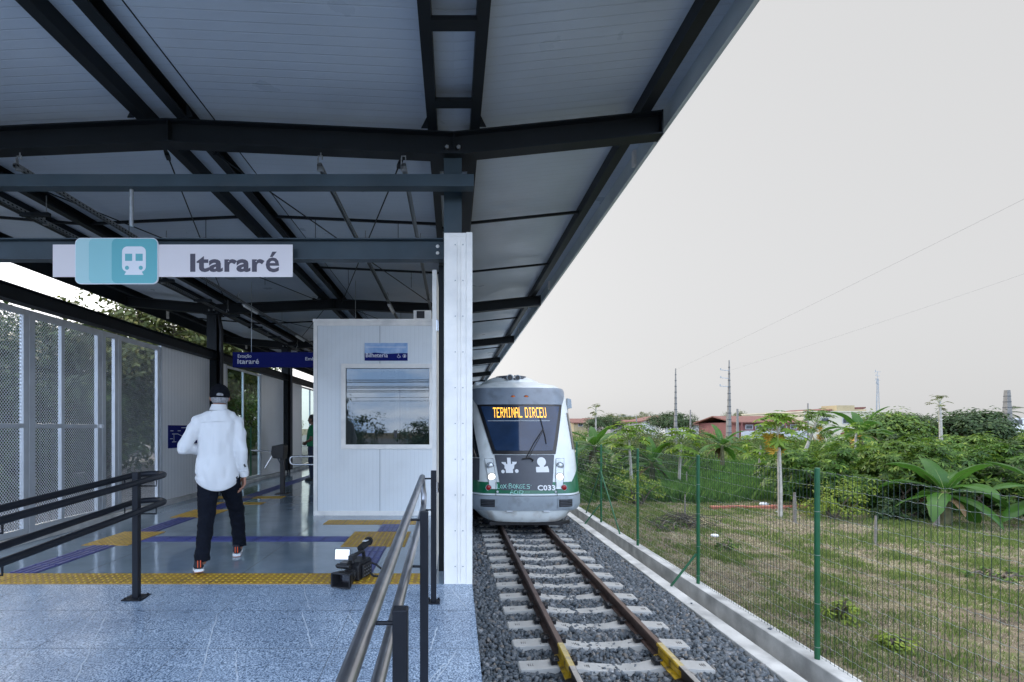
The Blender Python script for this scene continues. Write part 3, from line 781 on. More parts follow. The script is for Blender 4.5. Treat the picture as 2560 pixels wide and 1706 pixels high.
bx0, bx1, bz0, bz1 = -3.285, -2.575, 2.572, 2.962
b = MB(); b.prism(rrect(bx0 - .006, bx1 + .006, bz0 - .006, bz1 + .006, .05), SY - .018, SY - .0065, 'y', 0)
b.prism(rrect(bx0, bx1, bz0, bz1, .045), SY - .0195, SY - .0185, 'y', 1)
b.prism(rrect(bx0 + .115, bx1, bz0 + .001, bz1 - .001, .045), SY - .0205, SY - .0198, 'y', 2)
b.prism(rrect(bx0 + .315, bx1, bz0 + .002, bz1 - .002, .045), SY - .0215, SY - .0208, 'y', 3)
bd = b.build('badge', [MT['sign_letters_white'], MT['teal1'], MT['teal2'], MT['teal3']], sg)
b = MB(); ix0, ix1 = -2.878, -2.672; zc = 2.70
b.prism(rrect(ix0, ix1, 2.672, 2.892, .045), SY - .0235, SY - .0218, 'y', 0)
b.prism([(ix0 + .045, 2.69), (ix1 - .045, 2.69), (ix1 - .02, 2.645), (ix0 + .02, 2.645)], SY - .0232, SY - .0219, 'y', 0)
for xx in (ix0 + .026, ix1 - .088): b.box(xx, xx + .062, SY - .0245, SY - .0238, 2.766, 2.828, 1)
for xx in (ix0 + .043, ix1 - .043): b.cyl((xx, SY - .0245, 2.706), (xx, SY - .0238, 2.706), .018, n=16, mi=1)
b.build('train_symbol', [MT['sign_letters_white'], MT['teal3']], bd)

# blue hanging direction sign
MT['navy'] = mat('navy_sign_vinyl', (.004, .010, .14), .55, spec=.15)
HY = 9.2
hs_ = thing('hanging_sign', 'long navy blue overhead sign reading Estação Itararé hanging before the ticket booth', 'sign', (-2.8, HY, 2.57))
b = MB(); b.box(-4.06, -1.5, HY - .02, HY + .02, 2.435, 2.715); b.build('board', MT['navy'], hs_, bevel=.003)
b = MB(); put_text(b, 'Estação', (-3.965, HY - .0215, 2.600), XU, ZU, .25, .075, bold=.006); put_text(b, 'Itararé', (-3.97, HY - .0215, 2.50), XU, ZU, .395, .09, bold=.012); put_text(b, 'Embarque', (-2.72, HY - .0215, 2.545), XU, ZU, .41, .078, bold=.01)
b.prism([(-2.53, 2.445), (-2.46, 2.445), (-2.46, 2.50)], HY - .022, HY - .021, 'y'); b.build('lettering', MT['sign_letters_white'], hs_)
b = MB()
for x in (-3.72, -1.8): b.cyl((x, HY, 2.715), (x, HY, zt(x) + .1), .005, n=6)
b.build('hanging_rod', MT['galv'], hs_)

# ticket office sign
MT['sign_sky'] = mat('sign_sky_print', (.16, .33, .62), .4, noise=(9, .4, (.42, .55, .75)))
bs_ = thing('ticket_sign', 'blue and navy wall sign reading Bilheteria above the booth window', 'sign', (-1.0, BY, 2.46))
b = MB(); b.box(-1.322, -.678, BY - .012, BY - .004, 2.325, 2.59, 0)
hill = [(-1.322, 2.325), (-.678, 2.325), (-.678, 2.437), (-.80, 2.438), (-.90, 2.430), (-1.0, 2.428), (-1.10, 2.440), (-1.16, 2.446), (-1.24, 2.438), (-1.322, 2.436)]
b.prism(hill, BY - .0135, BY - .0125, 'y', 1); b.box(-1.305, -.70, BY - .0135, BY - .0125, 2.526, 2.532, 2)
b.build('board', [MT['sign_sky'], MT['navy'], MT['sign_letters_white']], bs_)
b = MB(); put_text(b, 'Bilheteria', (-1.305, BY - .0145, 2.375), XU, ZU, .33, .064, bold=.004)
# wheelchair and round symbols
cx, cz = -.80, 2.392
b.tube([(cx - .012 + .020 * math.cos(t), BY - .0148, cz - .004 + .020 * math.sin(t)) for t in [R(140 + i * 22) for i in range(11)]], .0025, 5)
b.tube([(cx - .014, BY - .0148, cz + .028), (cx - .012, BY - .0148, cz + .004), (cx + .008, BY - .0148, cz + .004), (cx + .018, BY - .0148, cz - .02)], .003, 5)
b.ball((cx - .014, BY - .0148, cz + .034), .005, .002, .005, 8, 4)
b.tube([(-.725 + .024 * math.cos(t), BY - .0148, cz + .003 + .024 * math.sin(t)) for t in [R(i * 30) for i in range(12)]], .003, 5, closed=True)
b.prism([(-.735, cz - .01), (-.715, cz - .014), (-.712, cz + .012), (-.728, cz + .018)], BY - .0152, BY - .0144, 'y')
b.build('lettering', MT['sign_letters_white'], bs_)

# ================================================================ side wall: perforated screens and panels
WX = -5.0
MT['perf'] = perforated_mat('perforated_sheet', (.78, .80, .83), .036, .335)
MT['perf2'] = perforated_mat('fine_perforated_sheet', (.68, .70, .73), .028, .385)
def screen_frame(b, y0, y1, z0, z1, w=.07, d=.05, mids=(), hz=()):
    b.box(WX - d / 2, WX + d / 2, y0, y0 + w, z0, z1); b.box(WX - d / 2, WX + d / 2, y1 - w, y1, z0, z1)
    b.box(WX - d / 2 + .001, WX + d / 2 - .001, y0 + w, y1 - w, z1 - w, z1); b.box(WX - d / 2 + .001, WX + d / 2 - .001, y0 + w, y1 - w, z0, z0 + w)
    for m in mids: b.box(WX - d / 2 + .002, WX + d / 2 - .002, m - w / 3, m + w / 3, z0 + w, z1 - w)
    for h in hz: b.box(WX + .012, WX + d / 2 + .004, y0 + w, y1 - w, h - .025, h + .025)
def screen(name, label, y0, y1, matl, mids, hz=(), knob=False, w=.07):
    t = thing(name, label, 'screen', (WX, (y0 + y1) / 2, .07), 'perforated metal screens of the side wall')
    b = MB(); screen_frame(b, y0, y1, .075, 2.70, w, .05, mids, hz); b.build('frame', MT['alu'], t, bevel=.003)
    b = MB(); b.box(WX - .012, WX - .010, y0 + w, y1 - w, .075 + w, 2.70 - w); b.build('perforated_sheet', matl, t)
    if knob:
        b = MB(); b.cyl((WX + .026, y1 - .035, 1.34), (WX + .06, y1 - .035, 1.34), .03, n=14); b.box(WX + .02, WX + .034, y1 - .1, y1, 1.31, 1.37); b.build('latch', MT['sign_letters_white'], t)
    return t
screen('perforated_screen', 'perforated metal screen whose crossbar runs out of view, beside the gate', 3.2, 5.84, MT['perf'], (4.5,), (1.34,))
g = screen('perforated_gate', 'perforated metal gate with thick pale frame, crossbar and round white latch', 5.85, 7.06, MT['perf'], (6.36,), (1.34,), True, .085); g['category'] = 'gate'
screen('perforated_screen', 'narrow fine-holed screen between the gate and the tall pale post', 7.07, 7.40, MT['perf2'], ())
screen('perforated_screen', 'fine-holed screen next to the grey panel wall with the route map', 7.41, 8.46, MT['perf2'], ())
def panel(y0, y1, label, x=WX):
    b = MB(); b.box(x - .03, x + .03, y0, y1, .071, 2.716); 
    t = b.build('wall_panel', MT['wall_panel_y'], origin=(x, (y0 + y1) / 2, .07)); tag(t, label, 'wall', 'grey ribbed panels of the side wall')
    b = MB(); b.box(x - .035, x + .04, y0 - .03, y0 - .0005, .071, 2.716); b.box(x - .035, x + .04, y1 + .0005, y1 + .03, .071, 2.716); b.build('edge_trim', MT['alu'], t)
panel(8.50, 10.9, 'grey ribbed wall panel carrying the route map, behind the man in white')
panel(12.9, 14.6, 'grey ribbed wall panel between the two dark columns, behind the turnstile')
panel(14.9, 16.3, 'narrow ribbed wall panel past the second dark column, behind the green shirt man')
panel(19.6, 40, 'far grey ribbed wall panel at the end of the platform')
MT['clear'] = glass_mat('clear_glazing', (.02, .03, .03), .10, .02, 1.45)
def glazed(y0, y1, mid, label):
    t = thing('glazed_screen', label, 'window', (WX, (y0 + y1) / 2, .07))
    b = MB(); screen_frame(b, y0, y1, .075, 2.70, .05, .05, mid); b.build('frame', MT['alu'], t, bevel=.003)
    b = MB(); b.box(WX - .004, WX + .004, y0 + .05, y1 - .05, .13, 2.64); b.build('pane', MT['clear'], t)
glazed(10.94, 12.86, (11.85,), 'clear glazed wall bay with trees behind it, beside the dark column')
glazed(16.35, 19.55, (17.4, 18.5), 'bright glazed wall bay behind the man in the green shirt')

# route map
MT['map_line'] = mat('map_pale_lines', (.62, .66, .72), .5)
rm = thing('route_map', 'navy route map board with white line diagram on the grey panel', 'map', (WX + .03, 9.2, 1.2))
b = MB(); b.box(WX + .031, WX + .036, 8.68, 9.80, .96, 1.365); b.build('board', MT['navy'], rm)
b = MB(); X_ = WX + .0372
def seg(y0, z0, y1, z1, r=.006): b.beam((X_, y0, z0), (X_, y1, z1), .002, r * 2, up=(1, 0, 0)) if False else b.prism([(y0 - (z1 - z0) / math.hypot(y1 - y0, z1 - z0) * r, z0 + (y1 - y0) / math.hypot(y1 - y0, z1 - z0) * r), (y1 - (z1 - z0) / math.hypot(y1 - y0, z1 - z0) * r, z1 + (y1 - y0) / math.hypot(y1 - y0, z1 - z0) * r), (y1 + (z1 - z0) / math.hypot(y1 - y0, z1 - z0) * r, z1 - (y1 - y0) / math.hypot(y1 - y0, z1 - z0) * r), (y0 + (z1 - z0) / math.hypot(y1 - y0, z1 - z0) * r, z0 - (y1 - y0) / math.hypot(y1 - y0, z1 - z0) * r)], X_ - .0005, X_ + .0005, 'x')
for s in ((8.80, 1.21, 8.98, 1.21), (8.86, 1.21, 8.86, 1.07), (8.80, 1.07, 8.93, 1.07), (8.98, 1.21, 9.12, 1.17), (9.12, 1.17, 9.32, 1.17), (9.17, 1.17, 9.17, 1.06), (9.30, 1.28, 9.30, 1.06), (9.32, 1.17, 9.46, 1.21), (9.46, 1.21, 9.68, 1.21), (9.50, 1.21, 9.50, 1.08)): seg(*s)
for (y, z, w) in ((9.1, 1.315, .3), (8.75, 1.26, .09), (8.98, 1.26, .1), (8.74, 1.12, .08), (9.08, 1.02, .09), (9.26, 1.02, .1), (9.5, 1.04, .1), (9.26, .995, .07), (9.45, 1.26, .1)): b.box(X_ - .0005, X_ + .0005, y, y + w, z, z + .012)
b.build('route_diagram', MT['map_line'], rm)

# ================================================================ handrails
def arc(c, r, a0, a1, n, fx):
    return [fx(c[0] + r * math.cos(R(a0 + (a1 - a0) * i / n)), c[1] + r * math.sin(R(a0 + (a1 - a0) * i / n))) for i in range(n + 1)]
def bracket(b, p, q):      # small bent rod from post p to tube q
    p = Vector(p); q = Vector(q); b.tube([p, (q.x, q.y, p.z + .0), q], .006, 6)
lh = thing('handrail', 'double graphite handrail with rounded loop end beside the man in white', 'handrail', (-2.478, 3.9, rampz(3.9)))
HX = -2.478
for y in (3.9, 2.55, 1.2):
    z0 = rampz(y); b = MB(); b.box(HX - .0225, HX + .0225, y - .0225, y + .0225, z0 + .006, z0 + .985); p = b.build('post', MT['rail_paint'], lh, bevel=.003)
    b = MB(); b.box(HX - .075, HX + .075, y - .075, y + .075, z0 - .002, z0 + .008)
    for sx in (-.055, .055):
        for sy in (-.055, .055): b.cyl((HX + sx, y + sy, z0 + .008), (HX + sx, y + sy, z0 + .02), .009, n=6)
    b.build('base_plate', MT['rail_paint'], p, bevel=.002)
for hgt, nm in ((.935, 'top_tube'), (.715, 'lower_tube')):
    off = .125; ye = 4.02
    pts = []
    for y in (.6, 1.5, 2.5, 3.3, ye): pts.append((HX - off, y, rampz(y) + hgt))
    pts += arc((HX, ye), off, 180, 0, 10, lambda u, v: (u, v, rampz(v) + hgt))[1:-1]
    for y in (ye, 3.3, 2.5, 1.5, .6): pts.append((HX + off, y, rampz(y) + hgt))
    b = MB(); b.tube(pts, .023, 14); b.build(nm, MT['rail_paint'], lh, smooth=50)
    b = MB()
    for y in (3.9, 2.55, 1.2):
        for s in (-1, 1): bracket(b, (HX + s * .02, y + .05, rampz(y) + hgt - .065), (HX + s * off, y + .05, rampz(y) + hgt - .01)); b.cyl((HX + s * .0, y + .05, rampz(y) + hgt - .065), (HX + s * .03, y + .05, rampz(y) + hgt - .065), .006, n=6); b.cyl((HX, y + .0, rampz(y) + hgt - .065), (HX, y + .052, rampz(y) + hgt - .065), .006, n=6)
    b.build('bracket', MT['rail_paint'], lh)
rh = thing('handrail', 'graphite handrail of two tubes on three square posts beside the track', 'handrail', (-.147, 2.6, rampz(2.6)))
HX = -.147
for y in (3.82, 2.56, 1.40):
    z0 = rampz(y); b = MB(); w = .021; b.box(HX - w, HX + w, y - w, y + w, z0 + .006, z0 + 1.01 - (.0 if y > 3 else .02)); p = b.build('post', MT['rail_paint'], rh, bevel=.003)
    b = MB(); b.box(HX - .05, HX + .05, y - .05, y + .05, z0 - .002, z0 + .008); 
    for sx in (-.037, .037):
        for sy in (-.037, .037): b.cyl((HX + sx, y + sy, z0 + .008), (HX + sx, y + sy, z0 + .022), .008, n=6)
    b.build('base_plate', MT['rail_paint'], p, bevel=.002)
TX = -.236
zu, zl, ye = .955, .715, 3.92
zz = lambda y, h: rampz(y) + h
pts = [(TX, y, zz(y, zu)) for y in (.5, 1.2, 2.2, 3.2, ye - .1)]
pts += [(TX, ye - .1 + .1 * math.sin(R(a)), zz(ye, zu) - .1 + .1 * math.cos(R(a))) for a in (20, 45, 70, 90)]
pts += [(TX + .008, ye, zz(ye, zl) + .09)] + [(TX + .008, ye - .08 + .08 * math.cos(R(a)), zz(ye, zl) + .08 - .08 * math.sin(R(a))) for a in (20, 45, 70, 90)]
pts += [(TX + .008, y, zz(y, zl)) for y in (3.2, 2.2, 1.2, .5)]
b = MB(); b.tube(pts, .0225, 16); b.build('rail_tube', MT['tube_paint'], rh, smooth=50)
b = MB()
for y in (3.82, 2.56, 1.40):
    for h in (zu, zl): b.cyl((TX, y, zz(y, h) - .008), (HX, y, zz(y, h) - .008), .0065, n=8)
b.build('bracket', MT['rail_paint'], rh)

# ================================================================ turnstile and barrier loop
ts = thing('turnstile', 'black three-armed turnstile on a single post near the dark column', 'turnstile', (-3.41, 9.97, 0))
b = MB(); b.box(-3.45, -3.37, 9.93, 10.01, .008, .80); b.build('post', MT['black'], ts, bevel=.004)
b = MB(); b.box(-3.53, -3.28, 9.86, 10.08, 0, .01); b.build('base_plate', MT['black'], ts)
b = MB(); b.prism([(-3.60, .80), (-3.56, .72), (-3.36, .70), (-3.34, .97), (-3.38, 1.0), (-3.58, .96)], 9.84, 10.10, 'y'); b.build('head', MT['black'], ts, bevel=.01)
hub = Vector((-3.57, 9.97, .84))
for tip in ((-4.03, 9.97, .87), (-3.74, 9.9, .52), (-3.50, 10.25, .50)):
    b = MB(); b.cyl(hub, tip, .016, n=10); b.ball(tip, .016, n=10, m=6); b.build('arm', MT['stainless'], ts, smooth=50)
bl = thing('barrier_loop', 'stainless steel barrier loop beside the ticket booth', 'barrier', (-2.6, 9.0, 0))
z1, z0 = .805, .655; b = MB()
b.tube([(-2.0, 9, z1), (-2.87, 9, z1)] + [(-2.87 - .075 * math.sin(R(a)), 9, (z0 + z1) / 2 + .075 * math.cos(R(a))) for a in range(20, 180, 20)] + [(-2.87, 9, z0), (-2.0, 9, z0)], .017, 10); b.build('loop_tube', MT['stainless'], bl, smooth=50)
b = MB(); b.cyl((-2.02, 9, 0), (-2.02, 9, z1), .02, n=10); b.build('post', MT['stainless'], bl, smooth=50)
# ================================================================ railway track
TC = 1.68
RT = -.98
# ballast bed and stones
MT['ballast_bed'] = mat('ballast_bed', (.045, .047, .052), .95, noise=(22, .5), bump=(30, 1, .03))
b = MB(); b.prism([(EDGE + .001, -1.45), (3.215, -1.45), (3.215, -1.21), (2.9, -1.215), (.45, -1.215), (EDGE + .001, -1.205)], -1, 60, 'y'); o = b.build('track_bed', MT['ballast_bed']); tag(o, kind='structure')
def stone_mat():
    m, nt, bs = nodes('crushed_basalt'); N = nt.nodes.new; L = nt.links.new
    g = N('ShaderNodeNewGeometry'); r = N('ShaderNodeValToRGB'); e = r.color_ramp.elements
    e[0].position = 0; e[0].color = (.065, .080, .092, 1); e[1].position = 1; e[1].color = (.26, .275, .29, 1)
    x = e.new(.85); x.color = (.16, .175, .19, 1); x = e.new(.93); x.color = (.20, .17, .14, 1)
    L(g.outputs['Random Per Island'], r.inputs[0])
    tcn = N('ShaderNodeTexCoord'); t = N('ShaderNodeTexNoise'); t.inputs['Scale'].default_value = 60; t.inputs['Detail'].default_value = 5; L(tcn.outputs['Object'], t.inputs['Vector'])
    mr_ = N('ShaderNodeMapRange'); mr_.inputs[1].default_value = .3; mr_.inputs[2].default_value = .7; mr_.inputs[3].default_value = .75; mr_.inputs[4].default_value = 1.25; L(t.outputs[0], mr_.inputs[0])
    mm = N('ShaderNodeMix'); mm.data_type = 'RGBA'; mm.blend_type = 'MULTIPLY'; mm.inputs['Factor'].default_value = 1; L(r.outputs[0], mm.inputs['A'])
    cb = N('ShaderNodeCombineColor'); [L(mr_.outputs[0], cb.inputs[i]) for i in range(3)]; L(cb.outputs[0], mm.inputs['B'])
    L(mm.outputs['Result'], bs.inputs['Base Color']); bs.inputs['Roughness'].default_value = .75
    return m
MT['stone'] = stone_mat()
def stones(n, xr, yr, size, z, zj):
    # each stone: a jittered, flattened 14-corner polyhedron (cube corners cut)
    base = np.array([(sx, sy, sz) for sx in (-1, 1) for sy in (-1, 1) for sz in (-1, 1)], float)
    F = np.array([(0, 1, 3, 2), (4, 6, 7, 5), (0, 4, 5, 1), (2, 3, 7, 6), (0, 2, 6, 4), (1, 5, 7, 3)])
    V = base[None] * np.array([1, .72, .55])[None, None] * (1 + rng.uniform(-.45, .25, (n, 8, 3)))
    V += rng.uniform(-.25, .25, (n, 8, 3))
    s = size * rng.uniform(.6, 1.35, (n, 1, 1)); V = V * s
    q = rng.normal(size=(n, 4)); q[:, 1:3] *= .55; q /= np.linalg.norm(q, axis=1, keepdims=True)
    w, x, y, z_ = q[:, 0], q[:, 1], q[:, 2], q[:, 3]
    Rm = np.stack([1 - 2 * (y * y + z_ * z_), 2 * (x * y - z_ * w), 2 * (x * z_ + y * w), 2 * (x * y + z_ * w), 1 - 2 * (x * x + z_ * z_), 2 * (y * z_ - x * w), 2 * (x * z_ - y * w), 2 * (y * z_ + x * w), 1 - 2 * (x * x + y * y)], -1).reshape(n, 3, 3)
    V = np.einsum('nij,nkj->nki', Rm, V)
    P = np.stack([rng.uniform(*xr, n), rng.uniform(*yr, n), z + rng.uniform(-zj, zj, n)], -1)
    return V + P[:, None], F, P
SL_Y = [5.165 + .535 * i for i in range(-2, 17)]
Vs = []; 
for n, xr, yr, size, zj in ((5200, (EDGE + .02, 3.2), (2.9, 5.5), .027, .014), (9000, (EDGE + .02, 3.2), (5.5, 9.0), .028, .014), (7000, (EDGE + .02, 3.2), (9, 15), .034, .014), (2500, (EDGE + .02, 3.2), (15, 24), .045, .014), (3000, (2.75, 3.2), (2.9, 14), .028, .018), (700, (.5, 2.9), (3, 9), .03, .03)):
    V, F, P = stones(n, xr, yr, size, -1.20, zj)
    V[:, :, 2] += (np.clip(P[:, 0] - 2.75, 0, 1) * .06)[:, None]
    Vs.append(V)
V = np.concatenate(Vs); n = len(V)
FF = (F[None] + (np.arange(n) * 8)[:, None, None]).reshape(-1, 4)
o = np_mesh('ballast', V.reshape(-1, 3), FF, MT['stone']); tag(o, 'dark grey crushed stone ballast around the sleepers', 'ballast', kind='stuff')

# sleepers: waisted concrete, higher at the rail seats
def make_sleeper():
    t = thing('sleeper', 'pale waisted concrete sleeper lying in the ballast under both rails', 'sleeper', (TC, 0, 0), 'concrete sleepers of the track')
    xs_ = [-1.0, -.985, -.75, -.62, -.44, -.28, 0, .28, .44, .62, .75, .985, 1.0]
    hz_ = [-1.165, -1.150, -1.138, -1.128, -1.128, -1.158, -1.172, -1.158, -1.128, -1.128, -1.138, -1.150, -1.165]
    wd_ = [.085, .10, .10, .10, .10, .086, .08, .086, .10, .10, .10, .10, .085]
    P = [[], [], [], []]
    for x, h, w in zip(xs_, hz_, wd_):
        P[0].append((TC + x, -w - .035, -1.36)); P[1].append((TC + x, -w, h)); P[2].append((TC + x, w, h)); P[3].append((TC + x, w + .035, -1.36))
    b = MB(); b.grid(P); n_ = len(xs_); b.add([P[j][0] for j in range(4)], [(0, 1, 2, 3)]); b.add([P[j][-1] for j in range(4)], [(3, 2, 1, 0)])
    for x in (-.9, -.32, .36, .88):      # cast-in marks
        for k in range(3): b.box(TC + x + k * .022, TC + x + k * .022 + .012, -.03, .02, -1.36, -1.1365 - (.0 if abs(x) > .5 else .012), 1)
    b.build('sleeper_body', [MT['sleeper'], MT['concrete_side']], t, bevel=.006)
    for rx in (-.53, .53):
        for s in (-1, 1):
            x = TC + rx + s * .105
            b = MB(); b.box(x - .03, x + .03, -.045, .045, -1.13, -1.095); b.ball((x, 0, -1.09), .04, .05, .035, 10, 6)
            b.tube([(x - s * .0, -.05, -1.085), (x - s * .045, -.05, -1.075), (x - s * .055, -.02, -1.085), (x - s * .0, -.012, -1.06), (x - s * .0, .012, -1.06), (x - s * .055, .02, -1.085), (x - s * .045, .05, -1.075), (x, .05, -1.085)], .009, 6)
            b.build('rail_clip', MT['black'], t, smooth=50)
    return t
sl = make_sleeper()
for i, y in enumerate(SL_Y):
    if i == 0: sl.location = (TC, y, 0); continue
    copy_tree(sl, (TC, y, 0))

def rail(x, label):
    t = thing('rail', label, 'rail', (x, 5, RT))
    def prof(b, y0, y1, mi):
        b.prism([(x - .065, -1.122), (x + .065, -1.122), (x + .065, -1.112), (x + .012, -1.098), (x - .012, -1.098), (x - .065, -1.112)], y0, y1, 'y', mi)
        b.box(x - .0085, x + .0085, y0, y1, -1.098, -1.016, mi)
        b.prism([(x - .034, -1.010), (x - .012, -1.018), (x + .012, -1.018), (x + .034, -1.010), (x + .034, -.990), (x + .027, RT - .002), (x - .027, RT - .002), (x - .034, -.990)], y0, y1, 'y', mi)
        b.box(x - .026, x + .026, y0, y1, RT - .0018, RT, mi + 1)
    b = MB(); prof(b, 5.32, 60, 0); b.build('rail_bar', [MT['rust'], MT['rail_top']], t)
    b = MB(); prof(b, 4.80, 5.319, 0); b.build('painted_length', [MT['yellow_paint'], MT['yellow_top']], t)
    b = MB(); prof(b, 1.5, 4.799, 0); b.build('worn_length', [MT['rust_dark'], MT['shiny_top']], t)
    for y in (4.95, 5.12, 5.3, 5.45):
        pass
    for s in (-1, 1):
        b = MB(); b.box(min(x + s * .010, x + s * .024), max(x + s * .010, x + s * .024), 4.82, 5.30, -1.085, -1.03)
        b.build('joint_bar', MT['yellow_paint'], t)
MT['yellow_top'] = mat('worn_yellow_rail_head', (.50, .40, .18), .4, metal=.2, noise=(14, .3), stain=(10, (.35, .32, .28), .9))
MT['shiny_top'] = mat('bright_rail_head', (.45, .44, .43), .3, metal=.7, noise=(12, .3))
MT['rust_dark'] = mat('oily_rail_steel', (.03, .022, .02), .6, metal=.3, noise=(9, .3))
rail(TC - .53, 'brown rail closer to the platform edge with a yellow painted joint')
rail(TC + .53, 'brown rail closer to the fence with a yellow painted joint')

# drain channel: two concrete walls and a floor
b = MB(); b.box(3.22, 3.42, -1, 60, -1.6, -1.125); o = b.build('channel_wall', [MT['concrete']], bevel=.012); tag(o, 'low concrete channel wall along the ballast', 'wall')
b = MB(); b.box(3.68, 3.87, -1, 60, -1.6, -1.075); o = b.build('channel_wall', [MT['concrete']], bevel=.012); tag(o, 'higher concrete channel wall that carries the green mesh fence', 'wall')
b = MB(); b.box(3.42, 3.68, -1, 60, -1.6, -1.42); o = b.build('channel_floor', MT['concrete_side']); tag(o, kind='structure')
for (x, y, s, lb) in ((3.33, 4.62, .028, 'single dark stone on the channel wall beside the ballast'), (3.31, 6.9, .018, 'small stone chip on the channel wall far along the ballast'), (3.76, 5.9, .015, 'tiny stone chip at the foot of the fence'), (3.30, 3.85, .02, 'small dark stone on the channel wall close to the platform end')):
    V, F, P = stones(1, (x, x + .001), (y, y + .001), s, (-1.075 if x > 3.6 else -1.125) + s * .5, .001)
    o = np_mesh('stone', V.reshape(-1, 3), F, MT['stone'], origin=(x, y, -1.1)); tag(o, lb, 'stone')

# ================================================================ green mesh fence
MT['green'] = mat('green_fence_coating', (.012, .105, .042), .38, noise=(6, .15))
MT['wire'] = mat('dark_green_wire', (.010, .035, .022), .5)
MT['wire_h'] = mat('twisted_line_wire', (.34, .36, .33), .45, metal=.2)
FX = 3.77; FB = -1.075; FT = .872
fe = thing('mesh_fence', 'tall green welded mesh fence on round posts along the channel wall', 'fence', (FX, 10, FB))
posts = [2.65 + 2.5 * i for i in range(0, 16)]
for i, y in enumerate(posts):
    b = MB(); b.cyl((FX, y, FB), (FX, y, FT + .02), .026, n=14); b.ball((FX, y, FT + .02), .026, .026, .012, 14, 5, zmin=0); p = b.build('post', MT['green'], fe, smooth=50)
    b = MB()
    for z in (-.95, -.5, 0, .45): b.tube([(FX + .0275 * math.cos(R(a)), y + .0275 * math.sin(R(a)), z) for a in range(0, 360, 30)], .0022, 5, closed=True)
    b.build('tie_wire', MT['wire_h'], p)
    if i in (2, 4, 8): 
        b = MB(); b.cyl((FX - .03, y, -.62), (3.36, y + .02, -1.12), .017, n=10); b.build('brace', MT['green'], fe, smooth=50)
    if i in (4, 8):
        for s in (-1, 1):
            b = MB(); b.cyl((FX - .02, y + s * .03, .22), (FX, y + s * 1.42, FB), .017, n=10); b.build('brace', MT['green'], fe, smooth=50)
def wires(y0, y1, r, rh_, step):
    b = MB()
    n_ = int((y1 - y0) / step)
    for k in range(n_):
        y = y0 + (k + .5) * (y1 - y0) / n_; b.beam((FX + .03, y, FB + .01), (FX + .03, y, FT - .01), r * 2, r * 2, 0)
    for j in range(14):
        z = FT - .015 - j * .147
        if z < FB: break
        pts = []
        m_ = int((y1 - y0) / .055)
        for k in range(m_ + 1):
            pts.append((FX + .03 + (.003 if k % 2 else -.001), y0 + (y1 - y0) * k / m_, z + (.0035 if k % 2 else -.0035) - .012 * math.sin(math.pi * k / m_)))
        b.tube(pts, rh_, 4, 1)
    b.build('mesh_panel', [MT['wire'], MT['wire_h']], fe)
for i in range(len(posts) - 1):
    far = posts[i]
    wires(posts[i], posts[i + 1], .0015 if far < 9 else .0013, .0020 if far < 9 else .0022, .055 if far < 9 else (.07 if far < 14 else .12))

# ================================================================ railcar
MT['t_white'] = mat('railcar_white_paint', (.66, .70, .70), .32, coat=.3, noise=(2, .06), stain=(2.5, (.42, .46, .45), .6))
MT['t_green'] = mat('railcar_green_paint', (.006, .12, .055), .3, coat=.3, noise=(3, .12))
MT['t_teal'] = mat('railcar_teal_paint', (.03, .30, .25), .3, coat=.3)
MT['t_grey'] = mat('railcar_grey_paint', (.17, .205, .25), .4, coat=.2, noise=(2, .12), stain=(4, (.10, .12, .14), .5))
MT['t_lgrey'] = mat('railcar_bumper_grey', (.28, .32, .355), .42, noise=(2, .1), stain=(5, (.16, .17, .17), .6))
MT['t_dark'] = mat('railcar_dark_panel', (.055, .062, .078), .42, noise=(3, .15))
MT['t_glass'] = mat('railcar_windscreen', (.016, .034, .075), .06, spec=.5, ior=1.5, noise=(1.1, .5))
MT['t_glass_d'] = mat('railcar_window_rubber', (.008, .009, .012), .35)
MT['t_side_glass'] = mat('railcar_side_glass', (.012, .018, .024), .08, ior=1.7)
MT['t_dirty'] = mat('railcar_skirt_white', (.60, .63, .62), .5, noise=(3, .12), stain=(3.2, (.30, .25, .20), .75))
MT['lamp_lens'] = mat('headlamp_lens', (.55, .58, .60), .1, metal=.5)
MT['lamp_on'] = mat('lit_headlamp', (1, .97, .88), .3, emit=((1.0, .95, .84), .8))
MT['red_lens'] = mat('red_tail_lens', (.30, .008, .012), .15)
MT['amber'] = mat('amber_marker_lens', (.55, .11, .01), .2)
MT['led'] = mat('amber_led', (.9, .4, .05), .4, emit=((1.0, .50, .06), .85))
tr = thing('railcar', 'white and green railcar with slanted windscreen and amber TERMINAL DIRCEU display', 'train', (TC, 11.3, RT))
def lerp_tab(tab, z):
    if z <= tab[0][0]: return tab[0][1]
    for (a, va), (c, vc) in zip(tab, tab[1:]):
        if z <= c: return va + (vc - va) * (z - a) / (c - a)
    return tab[-1][1]
YF = [(-.95, 11.42), (-.80, 11.36), (-.55, 11.26), (-.25, 11.25), (-.05, 11.32), (.70, 11.65), (1.9, 12.38), (2.33, 12.66), (2.45, 12.95), (2.56, 13.4), (2.63, 14.2)]
WT = [(-.95, .90), (-.80, 1.0), (-.60, 1.30), (-.50, 1.40), (1.0, 1.40), (1.6, 1.37), (2.1, 1.355), (2.33, 1.32), (2.45, 1.18), (2.56, .80), (2.63, .05)]
def FY(x, z, tab=YF):
    xa = abs(x); g = .07 * min(1, xa / .8) ** 2
    if xa > .8:
        t = min(1, (xa - .8) / .6); g += 1.05 * (1 - math.sqrt(max(0, 1 - t * t)))
    return lerp_tab(tab, z) + g
